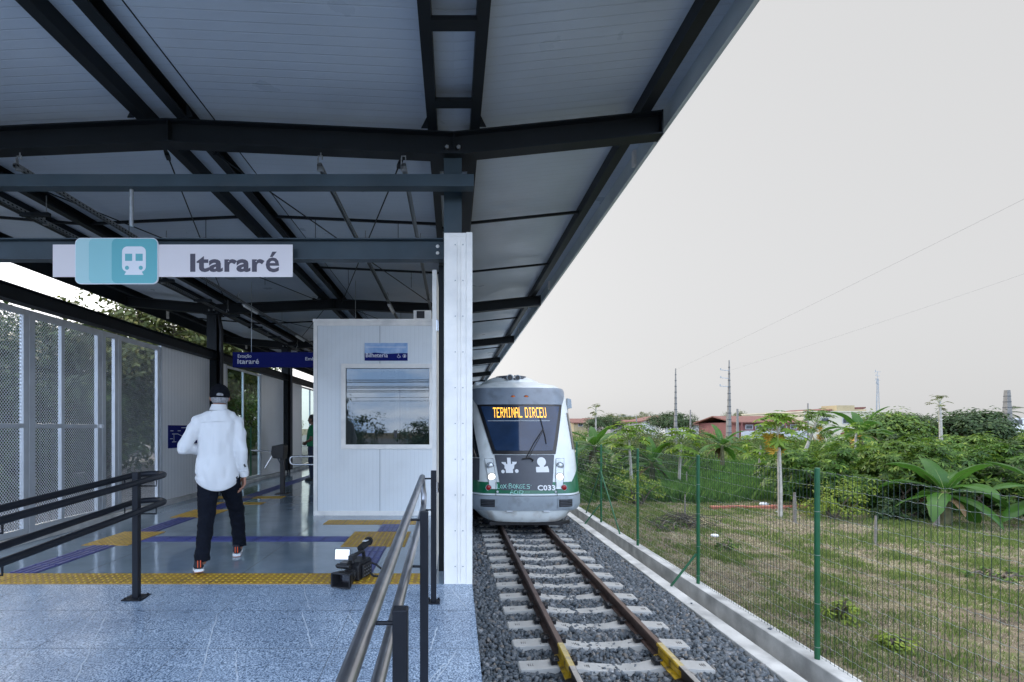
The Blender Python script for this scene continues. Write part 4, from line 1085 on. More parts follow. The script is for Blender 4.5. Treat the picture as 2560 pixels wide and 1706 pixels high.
def FP(x, z, off=0.0):
    w = lerp_tab(WT, z) / 1.4
    e = .004
    y = FY(x, z)
    if off:
        ax = max(-1.395, min(1.395, x))
        p = Vector((ax * w, FY(ax, z), z)); px_ = Vector(((ax - e) * w, FY(ax - e, z), z)); pz = Vector((ax * lerp_tab(WT, z + e) / 1.4, FY(ax, z + e), z + e))
        nrm = (px_ - p).cross(pz - p); nrm = nrm.normalized() if nrm.length > 0 else Vector((0, -1, 0))
        if nrm.y > 0.05: nrm = -nrm
        return Vector((TC + x * w, y, z)) + nrm * off
    return Vector((TC + x * w, y, z))
XS = [-1.4 + 0] + [-(.8 + .6 * math.sin(R(a))) for a in range(85, 0, -5)] + [-.8, -.6, -.3, 0, .3, .6, .8] + [(.8 + .6 * math.sin(R(a))) for a in range(5, 90, 5)] + [1.4]
ZS = [-.55, -.5, -.4, -.25, -.05, .2, .45, .7, 1.0, 1.3, 1.6, 1.9, 2.1, 2.33, 2.40, 2.45, 2.51, 2.56, 2.60, 2.63]
P = []
for z in ZS:
    w = lerp_tab(WT, z); row = [(TC - w, 44, z)] + [FP(x, z) for x in XS] + [(TC + w, 44, z)]; P.append(row)
b = MB(); b.grid(P); b.build('body', MT['t_white'], tr, smooth=40)
def patch(name, lf, rf, z0, z1, off, m, nz=10, nx=14, parent=None, smooth=60, th=.012):
    "panel lying on the nose between the curves lf(z) and rf(z)"
    G = []
    for j in range(nz + 1):
        z = z0 + (z1 - z0) * j / nz; a, c = lf(z), rf(z)
        G.append([FP(a + (c - a) * i / nx, z, off) for i in range(nx + 1)])
    b = MB(); b.grid(G)
    H = [[p + Vector((0, th, 0)) for p in row] for row in G]
    rim = lambda A, B: b.grid([A, B])
    rim(G[0], H[0]); rim(H[-1], G[-1]); rim([r[0] for r in H], [r[0] for r in G]); rim([r[-1] for r in G], [r[-1] for r in H])
    return b.build(name, m, parent or tr, smooth=smooth)
ln = lambda za, xa, zb, xb: (lambda z: xa + (xb - xa) * (z - za) / (zb - za))
# front panels
patch('header_panel', ln(1.9, -1.10, 2.33, -1.36), ln(1.9, 1.10, 2.33, 1.36), 1.90, 2.335, .016, MT['t_grey'], 12, 44)
ws = patch('windscreen_frame', ln(.70, -.735, 1.92, -1.10), ln(.70, .735, 1.92, 1.10), .70, 1.91, .014, MT['t_glass_d'], 12, 16)
patch('windscreen', ln(.77, -.67, 1.85, -1.0), ln(.77, .67, 1.85, 1.0), .775, 1.85, .020, MT['t_glass'], 12, 16)
patch('nose_panel', ln(-.10, -.585, .69, -.70), ln(-.10, .585, .69, .70), -.10, .685, .010, MT['t_dark'], 8, 14)
patch('green_band', lambda z: -1.33, lambda z: 1.33, -.175, .075, .007, MT['t_green'], 4, 36)
for s in (-1, 1):
    lo, hi = (lambda z: 1.08 + max(0, .35 - z) * .0 + min(.26, (z - .076) * .9)), (lambda z: 1.385)
    if s > 0: patch('green_side', lo, hi, .076, .36, .006, MT['t_green'], 8, 8)
    else: patch('green_side', lambda z: -hi(z), lambda z: -lo(z), .076, .36, .006, MT['t_green'], 8, 8)
    lo2, hi2 = (lambda z: 1.345), (lambda z: 1.39)
    if s > 0: patch('teal_side', lo2, hi2, .37, 1.75, .006, MT['t_teal'], 8, 3)
    else: patch('teal_side', lambda z: -1.39, lambda z: -1.345, .37, 1.75, .006, MT['t_teal'], 8, 3)
    sg_ = ln(.72, .0, 1.75, .03)
    if s > 0: patch('side_window', lambda z: 1.20 + sg_(z), lambda z: 1.335, .80, 1.70, .016, MT['t_side_glass'], 10, 8)
    else: patch('side_window', lambda z: -1.335, ln(.62, -1.04, 1.74, -1.23), .62, 1.74, .016, MT['t_side_glass'], 10, 10); patch('side_panel', lambda z: -1.34, ln(.10, -1.06, .60, -1.04), .10, .60, .010, MT['t_dark'], 6, 10)
patch('bumper', lambda z: -1.38, lambda z: 1.38, -.55, -.235, .03, MT['t_lgrey'], 5, 40)
# front hatch seams
b = MB()
for x in (-.70, .69):
    b.tube([FP(x, z, .010) for z in (-.55, -.40, -.25, -.1, .07)], .006, 5)
b.tube([FP(x, -.222, .012) for x in np.linspace(-1.3, 1.3, 30)], .007, 5)
b.build('seam', MT['t_glass_d'], tr)
# skirt and snow plough
P = []
for z in (-.82, -.76, -.65, -.555):
    w = {-.82: .98, -.76: 1.06, -.65: 1.16, -.555: 1.32}[z]; yf = {-.82: 11.30, -.76: 11.255, -.65: 11.245, -.555: 11.25}[z]
    row = [(TC - w, 44, z)]
    for x in XS: row.append((TC + x / 1.4 * w, yf + (FY(x, 0) - FY(0, 0)) * .9, z))
    row.append((TC + w, 44, z)); P.append(row)
b = MB(); b.grid(P); b.build('skirt', MT['t_dirty'], tr, smooth=40)
b = MB(); b.prism([(TC - .84, 11.42), (TC + .84, 11.42), (TC + .95, 11.9), (TC - .95, 11.9)], -.915, -.83, 'z'); b.prism([(TC + .84, 11.42), (TC + 1.05, 11.62), (TC + 1.05, 11.75), (TC + .85, 11.6)], -.90, -.835, 'z'); b.build('plough', MT['black'], tr, bevel=.01)
b = MB(); b.box(TC - .9, TC + .9, 11.9, 44, -.96, -.60); b.build('underframe', MT['black'], tr)
for s in (-.53, .53):
    for y in (12.9, 14.8, 22, 24):
        b = MB(); b.cyl((TC + s - .06, y, RT + .36), (TC + s + .06, y, RT + .36), .36, n=24); b.build('wheel', MT['rust'], tr, smooth=40)
# corner grilles
for s in (-1, 1):
    x0, x1 = (.72, 1.02) if s > 0 else (-1.02, -.72)
    g_ = patch('grille', lambda z: x0, lambda z: x1, -.47, -.30, .050, MT['black'], 3, 4)
    b = MB()
    for z in (-.44, -.40, -.36, -.325): b.tube([FP(x0 + .02 + (x1 - x0 - .04) * i / 4, z, .055) for i in range(5)], .007, 5)
    b.build('slat', MT['t_dark'], g_)
    patch('grille_surround', lambda z: x0 - .03, lambda z: x1 + .04, -.50, -.27, .044, MT['t_lgrey'], 3, 5)
    # head lamps
    xa = (lambda z: .66 + (.735 - .66) * (z + .10) / .70) if s > 0 else (lambda z: -(.83 + (.93 - .83) * (z + .10) / .70))
    xb = (lambda z: .83 + (.93 - .83) * (z + .10) / .70) if s > 0 else (lambda z: -(.66 + (.735 - .66) * (z + .10) / .70))
    hl = patch('headlight_panel', xa, xb, -.08, .60, .012, MT['t_white'], 6, 5)
    rimb = MB(); pts = [FP(xa(z), z, .014) for z in np.linspace(-.08, .60, 8)] + [FP(xb(z), z, .014) for z in np.linspace(.60, -.08, 8)]
    rimb.tube(pts, .0045, 5, closed=True); rimb.build('panel_seam', MT['t_dark'], hl)
    for z, r, mm, nm in ((.435, .072, 'lamp_lens', 'headlight'), (.185, .088, 'lamp_on', 'headlight')):
        xm = (xa(z) + xb(z)) / 2; c = FP(xm, z, .016)
        b = MB(); b.ball(c, r, .035, r, 20, 8, 0); b.tube([c + Vector((math.cos(R(a)) * (r + .006), -.010, math.sin(R(a)) * (r + .006))) for a in range(0, 360, 18)], .010, 6, 1, closed=True)
        b.build(nm, [MT[mm], MT['t_lgrey']], tr, smooth=60)
    c = FP(s * .86, -.05, .012); b = MB(); b.ball(c, .062, .025, .062, 18, 7, 0); b.tube([c + Vector((math.cos(R(a)) * .066, -.008, math.sin(R(a)) * .066)) for a in range(0, 360, 20)], .008, 6, 1, closed=True)
    b.build('tail_light', [MT['red_lens'], MT['lamp_lens']], tr, smooth=60)
    c = FP(s * .17, 2.10, .010); b = MB(); b.ball(c, .052, .02, .033, 14, 6, 0); b.tube([c + Vector((math.cos(R(a)) * .055, -.004, math.sin(R(a)) * .036)) for a in range(0, 360, 24)], .007, 5, 1, closed=True); b.build('marker_light', [MT['amber'], MT['t_dark']], tr, smooth=60)
    b = MB(); c = FP(s * .43 + .02, -.555, .03); b.box(c.x - .07, c.x + .07, c.y - .03, c.y + .06, -.58, -.55); b.build('step', MT['alu'], tr, bevel=.004)
    c = FP(s * .66 - .0, -.135, .014); b = MB(); b.cyl(c, c + Vector((0, -.012, 0)), .025, n=14); b.build('lock', MT['alu'], tr)
    # mirror camera arms on the roof corner
    b = MB(); z = 1.98; w = lerp_tab(WT, z); X_ = TC + s * (w + .02); b.prism([(X_ + s * .04, z - .14), (X_ + s * .17, z - .12), (X_ + s * .15, z + .12), (X_ + s * .05, z + .15)], 13.5, 13.68, 'y'); b.tube([(X_ - s * .02, 13.75, z - .03), (X_ + s * .08, 13.66, z - .02)], .02, 8); b.tube([(X_ + s * .08, 13.6, z - .1), (X_ + s * .07, 13.62, z - .42), (X_, 13.7, z - .46)], .012, 6); b.build('mirror', MT['t_lgrey'], tr, bevel=.015)
# roof fairing with horns and louvres
rf = MB(); rf.ball((TC, 15.0, 2.30), 1.04, 1.75, .58, 36, 14, zmin=0.0); fa = rf.build('roof_fairing', MT['t_white'], tr, smooth=60)
b = MB(); b.box(TC - 1.0, TC + 1.0, 15.6, 42, 2.5, 2.78); b.build('roof_unit', MT['t_white'], tr, bevel=.05)
def fair(x, z): 
    u = 1 - (x / 1.04) ** 2 - ((z - 2.30) / .58) ** 2
    return 15.0 - 1.75 * math.sqrt(max(0, u))
b = MB()
for z, w in ((2.79, .42), (2.755, .37), (2.72, .31), (2.685, .26)):
    for s in (-1, 1): b.tube([(TC + s * (.05 + (w - .05) * i / 5), fair(.05 + (w - .05) * i / 5, z) - .030, z) for i in range(6)], .018, 5)
b.build('louvre', MT['t_dark'], fa)
for s, r in ((-1, .085), (1, .07)):
    b = MB(); y = 13.55; c = Vector((TC - .02 + s * .105, y, 2.69)); b.cyl(c + Vector((0, .18, 0)), c, r * .45, r, 18, 0); b.cyl(c + Vector((0, -.006, 0)), c + Vector((0, -.002, 0)), r * .82, n=18, mi=1); b.tube([c + Vector((math.cos(R(a)) * r, 0, math.sin(R(a)) * r)) for a in range(0, 360, 24)], .010, 6, 0, closed=True)
    b.build('horn', [MT['t_lgrey'], MT['black']], tr, smooth=50)
b = MB(); b.cyl((TC, 13.6, 2.58), (TC, 13.6, 2.68), .03, n=8); b.box(TC - .09, TC + .09, 13.5, 13.68, 2.56, 2.59); b.build('horn_mount', MT['t_dark'], tr)
# wipers
b = MB(); p0 = FP(.02, .60, .035); p1 = FP(.50, 1.28, .045)
b.tube([p0, p0.lerp(p1, .5) + Vector((-.02, -.03, .02)), p1], .010, 6); b.tube([p0 + Vector((.05, 0, .0)), p0.lerp(p1, .5) + Vector((.03, -.03, .0)), p1 + Vector((.01, 0, -.03))], .008, 6)
b.tube([FP(.46, 1.55, .04), FP(.49, 1.36, .04), FP(.52, 1.12, .036), FP(.53, .93, .032)], .011, 6); b.tube([p0 + Vector((-.09, 0, -.01)), p0, p0 + Vector((.10, 0, .01)), p0 + Vector((.17, -.005, -.04)), p0 + Vector((.14, 0, -.08))], .016, 6)
b.build('wiper', MT['black'], tr, smooth=60)
# LED destination display on the windscreen
FONT5 = {'T': '11111 00100 00100 00100 00100 00100 00100', 'E': '11111 10000 10000 11100 10000 10000 11111', 'R': '11110 10001 10001 11110 10100 10010 10001', 'M': '10001 11011 10101 10101 10001 10001 10001', 'I': '01110 00100 00100 00100 00100 00100 01110', 'N': '10001 11001 10101 10101 10011 10001 10001', 'A': '01110 10001 10001 11111 10001 10001 10001', 'L': '10000 10000 10000 10000 10000 10000 11111', 'D': '11110 10001 10001 10001 10001 10001 11110', 'C': '01111 10000 10000 10000 10000 10000 01111', 'U': '10001 10001 10001 10001 10001 10001 01110', ' ': '000 000 000 000 000 000 000'}
cols = []
for ch in 'TERMINAL DIRCEU':
    rows = FONT5[ch].split(); cols += [[r[i] for r in rows] for i in range(len(rows[0]))] + [['0'] * 7]
b = MB(); n_ = len(cols) - 1; xl, xr_, zb_, zt_ = -.70, .63, 1.560, 1.815; cw = (xr_ - xl) / n_; chh = (zt_ - zb_) / 7
for i, c in enumerate(cols[:n_]):
    for j in range(7):
        if c[j] == '1':
            xa_ = xl + i * cw; zb2 = zt_ - (j + 1) * chh
            q = [FP(xa_ + cw * u / .95, zb2 + chh * v, .026) for u, v in ((.0, .06), (.96, .06), (.96, .98), (.0, .98))]; b.add(q, [(0, 1, 2, 3)])
b.build('led_display', MT['led'], tr)
patch('sun_blind_bar', lambda z: -.84, lambda z: .70, 1.475, 1.495, .0225, MT['t_lgrey'], 1, 10)
# dashboard seen through the glass
# emblems, number, graffiti
MT['decal'] = mat('white_decal', (.70, .72, .74), .45)
b = MB()
def dec(poly, off=.014):
    pts = [FP(x, z, off) for x, z in poly]; b.add(pts, [tuple(range(len(pts)))])
zx = lambda X: (X - 572) * .00249; zy = lambda Y: 2.848 - .00249 * Y
def D(poly): dec([(zx(X) + .025, zy(Y)) for X, Y in poly][::-1])
D([(395, 895), (428, 895), (430, 955), (445, 945), (440, 932), (485, 932), (478, 950), (462, 958), (458, 975), (455, 992), (445, 1000), (445, 1032), (380, 1032), (378, 1000), (368, 990), (370, 968), (360, 955), (345, 945), (342, 935), (382, 935), (385, 950), (396, 955)])
def disc(cx, cy, r, n=14): D([(cx + r * math.cos(R(i * 360 / n)), cy + r * math.sin(R(i * 360 / n))) for i in range(n)])
disc(353, 1020, 16); disc(480, 1015, 17); disc(715, 932, 42, 20)
D([(695, 965), (735, 965), (735, 980), (770, 970), (775, 985), (780, 1000), (780, 1026), (660, 1026), (658, 1000), (660, 978), (695, 978)])
b.build('emblem', MT['decal'], tr)
b = MB(); V_, F_ = text_mesh('C033', .03)
x0 = min(v.x for v in V_); x1 = max(v.x for v in V_); y0 = min(v.y for v in V_); y1 = max(v.y for v in V_)
b.add([FP(zx(665) + (v.x - x0) / (x1 - x0) * .41 + .015, -.105 + (v.y - y0) / (y1 - y0) * .115, .013) for v in V_], F_); b.build('number', MT['decal'], tr)
MT['graffiti'] = mat('pale_green_spray', (.35, .66, .58), .5)
b = MB()
GL = [  # strokes in zoomed photograph units: LOX·BORGES· / ACID
 [(282, 1150), (288, 1146)], [(300, 1130), (298, 1170), (318, 1168)], [(326, 1150), (335, 1138), (346, 1150), (338, 1168), (326, 1160), (326, 1150)], [(352, 1134), (380, 1168)], [(380, 1132), (350, 1170)], [(390, 1148), (396, 1150)],
 [(405, 1128), (404, 1170), (432, 1160), (424, 1146), (408, 1146), (430, 1138), (420, 1126), (405, 1128)], [(440, 1148), (450, 1132), (464, 1146), (455, 1168), (440, 1158), (440, 1148)], [(470, 1170), (472, 1130), (492, 1136), (476, 1150), (496, 1168)], [(520, 1134), (502, 1140), (500, 1162), (516, 1168), (526, 1154), (514, 1152)], [(550, 1132), (530, 1134), (532, 1150), (548, 1150), (532, 1152), (534, 1168), (554, 1166)], [(592, 1134), (566, 1136), (570, 1150), (592, 1154), (588, 1168), (562, 1168)], [(602, 1142), (607, 1142)],
 [(408, 1222), (430, 1176), (442, 1220)], [(412, 1204), (440, 1202)], [(470, 1184), (450, 1192), (450, 1212), (470, 1214)], [(482, 1188), (480, 1216)], [(496, 1218), (500, 1182), (530, 1192), (526, 1208), (496, 1218)], [(545, 1200), (549, 1200)], [(562, 1199), (566, 1199)], [(580, 1200), (584, 1200)]]
for st in GL: b.tube([FP(zx(X) + .02, zy(Y), .013) for X, Y in st], .0085, 5)
b.build('graffiti', MT['graffiti'], tr)
# ================================================================ people
MT['skin'] = mat('brown_skin', (.30, .145, .095), .5, noise=(14, .12))
MT['skin2'] = mat('darker_skin', (.16, .08, .055), .5)
MT['shirt'] = mat('white_cotton', (.67, .68, .69), .85, bump=(26, .12, .006))
MT['trousers'] = mat('black_denim', (.006, .008, .014), .9, spec=.15, bump=(30, .4, .01))
MT['cap'] = mat('black_cotton_cap', (.006, .007, .010), .95, spec=.1)
MT['grey_hair'] = mat('grey_hair', (.24, .24, .25), .7, noise=(60, .4), bump=(90, .8, .004))
MT['dark_hair'] = mat('dark_hair', (.015, .012, .010), .6)
MT['shoe'] = mat('dark_knit_shoe', (.012, .014, .025), .75, bump=(120, .4, .002))
MT['sole'] = mat('white_rubber_sole', (.72, .74, .76), .5)
MT['orange'] = mat('orange_trim', (.70, .10, .02), .5)
MT['gum'] = mat('orange_gum_sole', (.42, .17, .08), .6)
MT['green_shirt'] = mat('green_polo_cotton', (.010, .155, .065), .85, bump=(25, .3, .01))
MT['jeans'] = mat('dark_blue_denim', (.020, .028, .055), .85, bump=(30, .3, .01))
MT['eye'] = mat('eye_white', (.6, .6, .58), .2)

def head(b, c, yaw=0.0, s=1.0):
    "skull, jaw, nose, ears; faces +Y turned by yaw"
    c = Vector(c); q = Matrix.Rotation(yaw, 3, 'Z')
    T_ = lambda x, y, z: c + q @ Vector((x * s, y * s, z * s))
    b.ball(T_(0, -.008, .022), .076 * s, .095 * s, .095 * s, 20, 14, rot=q); b.ball(T_(0, .022, -.045), .060 * s, .070 * s, .072 * s, 18, 12, rot=q)
    b.ball(T_(0, .055, -.085), .030 * s, .030 * s, .025 * s, 12, 8, rot=q)
    b.caps(T_(0, .085, .015), T_(0, .108, -.022), .011 * s, .016 * s, 8)
    b.caps(T_(-.02, .085, -.058), T_(.02, .085, -.058), .010 * s, .010 * s, 8)
    for e in (-1, 1):
        b.ball(T_(e * .080, -.005, -.012), .011 * s, .021 * s, .034 * s, 12, 10, rot=q); b.ball(T_(e * .034, .078, .022), .020 * s, .012 * s, .010 * s, 10, 6, rot=q)
    return T_
def hand(b, wrist, dirn, side, palm_n, curl=.5, s=1.0):
    "palm, four bent fingers and a thumb; dirn points from wrist to knuckles, side towards the thumb, palm_n out of the palm"
    w = Vector(wrist); d = Vector(dirn).normalized(); t = Vector(side); t = (t - d * t.dot(d)).normalized(); n = d.cross(t).normalized()
    if n.dot(Vector(palm_n)) < 0: n = -n
    for k in range(4):
        off = t * ((1.5 - k) * .0195 * s); a = w + d * (.012 * s) + off * .75; kn = w + d * (.088 * s - abs(k - 1.2) * .004) + off
        b.caps(a, kn, .0135 * s, .0115 * s, 8)
        L = (.040, .044, .041, .032)[k] * s; ang = curl * (.7 + .18 * k)
        p1 = kn + (d * math.cos(ang) + n * math.sin(ang)) * L; p2 = p1 + (d * math.cos(ang * 1.9) + n * math.sin(ang * 1.9)) * (L * .65); p3 = p2 + (d * math.cos(ang * 2.5) + n * math.sin(ang * 2.5)) * (L * .5)
        b.caps(kn, p1, .0095 * s, .0088 * s, 8); b.caps(p1, p2, .0088 * s, .008 * s, 8); b.caps(p2, p3, .008 * s, .0068 * s, 8)
    a = w + d * (.022 * s) + t * (.022 * s); m1 = a + (d * .6 + t * .75 + n * .25).normalized() * (.042 * s); m2 = m1 + (d * .9 + t * .25 + n * .35).normalized() * (.034 * s); m3 = m2 + (d * .95 + n * .4).normalized() * (.022 * s)
    b.caps(a, m1, .0145 * s, .012 * s, 8); b.caps(m1, m2, .0115 * s, .010 * s, 8); b.caps(m2, m3, .0095 * s, .0075 * s, 8)

def shoe(parent, heel, yaw, pitch, label=None, plain=False):
    "trainer: upper, sole, trim; heel is the back of the sole on the floor, toe towards +Y"
    M = Matrix.Translation(Vector(heel)) @ Matrix.Rotation(yaw, 4, 'Z') @ Matrix.Rotation(pitch, 4, 'X')
    def tf(bb): bb.v = [tuple(M @ Vector(p)) for p in bb.v]; return bb
    out_ = [(-.034, .0), (-.040, .03), (-.038, .10), (-.046, .18), (-.044, .235), (-.022, .282), (.012, .288), (.040, .25), (.046, .19), (.040, .10), (.041, .03), (.035, .0), (.0, -.012)]
    b = MB(); b.prism(out_, .006, .030, 'z', 0); b.prism([(x * .97, y * .98 + .002) for x, y in out_], 0.0, .006, 'z', 1)
    so = tf(b).build('shoe', [MT['sole'], MT['gum']] if not plain else [MT['black'], MT['black']], parent, bevel=.004)
    b = MB(); b.loft([(0, .135, .034, .043, .145), (0, .13, .055, .042, .138), (0, .10, .075, .038, .105), (0, .065, .10, .036, .068), (0, .055, .118, .037, .058)], n=20); b.ball((.0, .21, .045), .040, .065, .030, 14, 8)
    tf(b).blob('upper', MT['shoe'] if not plain else MT['black'], .006, so, smooth=3)
    if not plain:
        b = MB()
        for x in (-.011, .011): b.tube([(x, -.016, .045), (x, -.017, .075), (x, -.012, .105)], .004, 6)
        tf(b).build('trim', MT['orange'], so)
    return so

# ---- man in white shirt, walking away
mX = -2.24
man = thing('person', 'man in white shirt, black trousers and black cap walking into the station', 'person', (mX, 4.75, 0))
b = MB()
def U(p):        # his own frame: lateral and walking direction; the root is turned below
    return Vector((-2.24 + (p[0] + .4716 * p[1]) * .9045, 4.75 + (p[1] - 4.75) * 1.106, p[2]))
neck = (-2.238, 4.75, 1.47); hc = (-2.225, 4.79, 1.612)
head(b, hc, .03)
b.caps(neck, (-2.232, 4.775, 1.56), .056, .052, 14)
b.loft([(-2.24, 4.77, .86, .135, .09), (-2.24, 4.76, 1.0, .125, .085), (-2.24, 4.75, 1.2, .14, .09), (-2.24, 4.75, 1.34, .14, .08), (-2.238, 4.75, 1.42, .07, .055), (-2.238, 4.75, 1.49, .052, .052)], n=20)
sh = {-1: Vector((-2.43, 4.74, 1.375)), 1: Vector((-2.045, 4.75, 1.375))}
el = {-1: Vector((-2.535, 4.70, 1.12)), 1: Vector((-1.992, 4.69, 1.11))}
wr = {-1: Vector((-2.40, 4.93, 1.10)), 1: Vector((-1.985, 4.75, .855))}
hp = {-1: Vector((-2.33, 4.76, .88)), 1: Vector((-2.15, 4.76, .88))}
kn = {-1: Vector((-2.345, 4.74, .47)), 1: Vector((-2.155, 4.97, .475))}
an = {-1: Vector((-2.262, 4.50, .125)), 1: Vector((-2.172, 5.07, .085))}
for d_ in (sh, el, wr, hp, kn, an):
    for s in (-1, 1): d_[s] = U(d_[s])
for s in (-1, 1):
    b.caps(sh[s], el[s], .044, .036); b.caps(el[s], wr[s], .036, .026); b.caps(hp[s], kn[s], .080, .055); b.caps(kn[s], an[s], .052, .036)
hand(b, wr[1] + Vector((0, 0, -.005)), (-.02, .05, -1), (-.25, 1, 0), (-1, -.1, 0), .42)
hand(b, wr[-1], (.8, .6, .05), (0, .1, 1), (.5, -.8, 0), .5)
b.blob('body', MT['skin'], .0045, man, smooth=3)
b = MB(); c = Vector(hc)
b.ball(c + Vector((0, -.010, .020)), .090, .108, .106, 28, 16, zmin=-.28); b.ball(c + Vector((0, -.012, .127)), .009, .009, .005, 8, 4); b.build('cap', MT['cap'], man, smooth=180)
b = MB()
b.grid([[(hc[0] + .086 * math.sin(R(a)) * .98, hc[1] + .088 * math.cos(R(a)), hc[2] + .022) for a in range(-70, 71, 10)], [(hc[0] + .02 + .095 * math.sin(R(a)), hc[1] + .015 + .165 * math.cos(R(a) * .85), hc[2] + .004 - .012 * abs(math.sin(R(a)))) for a in range(-70, 71, 10)]])
b.v = [(x, y, z) for x, y, z in b.v] + [(x, y, z - .007) for x, y, z in b.v]; n0_ = len(b.v) // 2; f0_ = list(b.f); b.f += [tuple(i + n0_ for i in reversed(f)) for f in f0_]; b.m += [0] * len(f0_)
cp = b.build('cap_brim', MT['cap'], man, smooth=50)
b = MB(); b.ball((hc[0], hc[1] - .1125, hc[2] + .012), .030, .008, .022, 14, 8, zmin=-.3); b.build('cap_opening', MT['grey_hair'], cp, smooth=60)
b = MB(); b.loft([(hc[0], hc[1] - .026, hc[2] - .062, .062, .072), (hc[0], hc[1] - .018, hc[2] - .03, .078, .092), (hc[0], hc[1] - .012, hc[2] + .010, .082, .100)], n=24)
b.blob('hair', MT['grey_hair'], .006, man, smooth=2)
# shirt
b = MB()
b.loft([(-2.245, 4.77, .73, .182, .128), (-2.245, 4.765, .80, .194, .138), (-2.245, 4.76, .92, .184, .134), (-2.245, 4.755, 1.05, .166, .124), (-2.243, 4.75, 1.2, .166, .126), (-2.24, 4.75, 1.31, .174, .122), (-2.24, 4.75, 1.37, .166, .108), (-2.238, 4.75, 1.42, .122, .092), (-2.238, 4.75, 1.485, .076, .076)], n=32, pw=2.3)
for s in (-1, 1):
    b.caps(sh[s] + Vector((-s * .004, 0, -.010)), el[s], .066, .054, 18); b.caps(el[s], el[s].lerp(wr[s], .86), .056, .045, 18)
    b.caps((-2.238 + s * .040, 4.75, 1.44), sh[s] + Vector((-s * .02, 0, .0)), .058, .058, 18)
sh_o = b.blob('shirt', MT['shirt'], .0085, man, smooth=9)
co_ = np.array([v.co[:] for v in sh_o.data.vertices]); no_ = np.array([v.normal[:] for v in sh_o.data.vertices])
def vn2(u, v, seed):
    g_ = np.random.default_rng(seed).uniform(-1, 1, (64, 64)); ui = np.floor(u).astype(int); vi = np.floor(v).astype(int); fu = u - ui; fv = v - vi; fu = fu * fu * (3 - 2 * fu); fv = fv * fv * (3 - 2 * fv)
    q = lambda a, c: g_[a % 64, c % 64]
    return (q(ui, vi) * (1 - fu) + q(ui + 1, vi) * fu) * (1 - fv) + (q(ui, vi + 1) * (1 - fu) + q(ui + 1, vi + 1) * fu) * fv
x_, y_, z_ = co_.T; body_ = np.clip((.20 - np.abs(x_)) / .05, 0, 1)
d_ = 1.7 * (.007 * vn2(x_ * 16, z_ * 2.6, 1) * body_ + .006 * vn2((x_ + .5 * z_) * 15, (z_ - .6 * x_) * 6, 2) * np.clip((1.12 - z_) / .2, 0, 1) + .007 * vn2(x_ * 8 + y_ * 8, z_ * 17 + x_ * 6, 3) * (1 - body_) + .003 * vn2(x_ * 30, z_ * 9, 4))
d_ = d_ * np.clip((z_ - .75) / .10, 0, 1); co_ = co_ + no_ * d_[:, None]
sh_o.data.vertices.foreach_set('co', co_.astype(np.float32).ravel()); sh_o.data.update()
for v in sh_o.data.vertices:
    zw = v.co.z; t_ = max(0, min(1, (.92 - zw) / .19)); k_ = min(1, abs(v.co.x) / .19)
    if abs(v.co.x) < .24: v.co.z += t_ * (.085 * k_ * k_ - .012)
b = MB(); b.loft([(-2.238, 4.752, 1.472, .066, .066), (-2.236, 4.757, 1.50, .064, .063), (-2.233, 4.765, 1.538, .062, .062)], n=24, cap=False); b.loft([(-2.233, 4.762, 1.538, .0635, .064), (-2.237, 4.750, 1.482, .080, .080)], n=24, cap=False)
b.build('collar', MT['shirt'], sh_o, smooth=60)
b = MB()
d = (wr[1] - el[1]).normalized(); p = el[1].lerp(wr[1], .80); b.cyl(p, p + d * .062, .045, .040, 18); b.build('cuff', MT['shirt'], sh_o, smooth=50); b = MB()
d = (wr[-1] - el[-1]).normalized(); p = el[-1].lerp(wr[-1], .80); b.cyl(p, p + d * .062, .045, .040, 18); b.build('cuff', MT['shirt'], sh_o, smooth=50)
b = MB(); p_ = el[1].lerp(wr[1], .60) + Vector((.012, -.047, 0)); b.beam(p_ + Vector((-.010, 0, .02)), p_ + Vector((.008, 0, -.02)), .010, .016); b.build('cuff_slit', MT['black'], sh_o)
b = MB(); b.tube([(-2.385 + i * .029, 4.640 - .012 * math.sin(math.pi * i / 10) + abs(i - 5) * .005, 1.375 - .002 * abs(i - 5)) for i in range(11)], .0025, 5); b.build('yoke_seam', MT['shirt'], sh_o)
# trousers
b = MB(); b.loft([(-2.24, 4.77, .74, .155, .118), (-2.24, 4.77, .86, .158, .118), (-2.242, 4.77, .96, .150, .108)], n=24)
for s in (-1, 1):
    b.caps(hp[s] + Vector((0, 0, -.04)), kn[s], .106, .074, 18); b.caps(kn[s], an[s] + Vector((0, 0, .075)), .074, .062, 18); b.cyl(an[s] + Vector((0, -.005, .09)), an[s] + Vector((0, .0, .005)), .064, .066, 18)
b.blob('trousers', MT['trousers'], .0085, man, smooth=6, disp=[(.07, .022), (.025, .006)])
hl_, hr_ = U((-2.258, 4.435, .042)), U((-2.168, 4.995, 0)); shoe(man, hl_, .06, -.15); shoe(man, hr_, -.10, 0)
man.rotation_euler = (0, 0, math.atan(.4716))

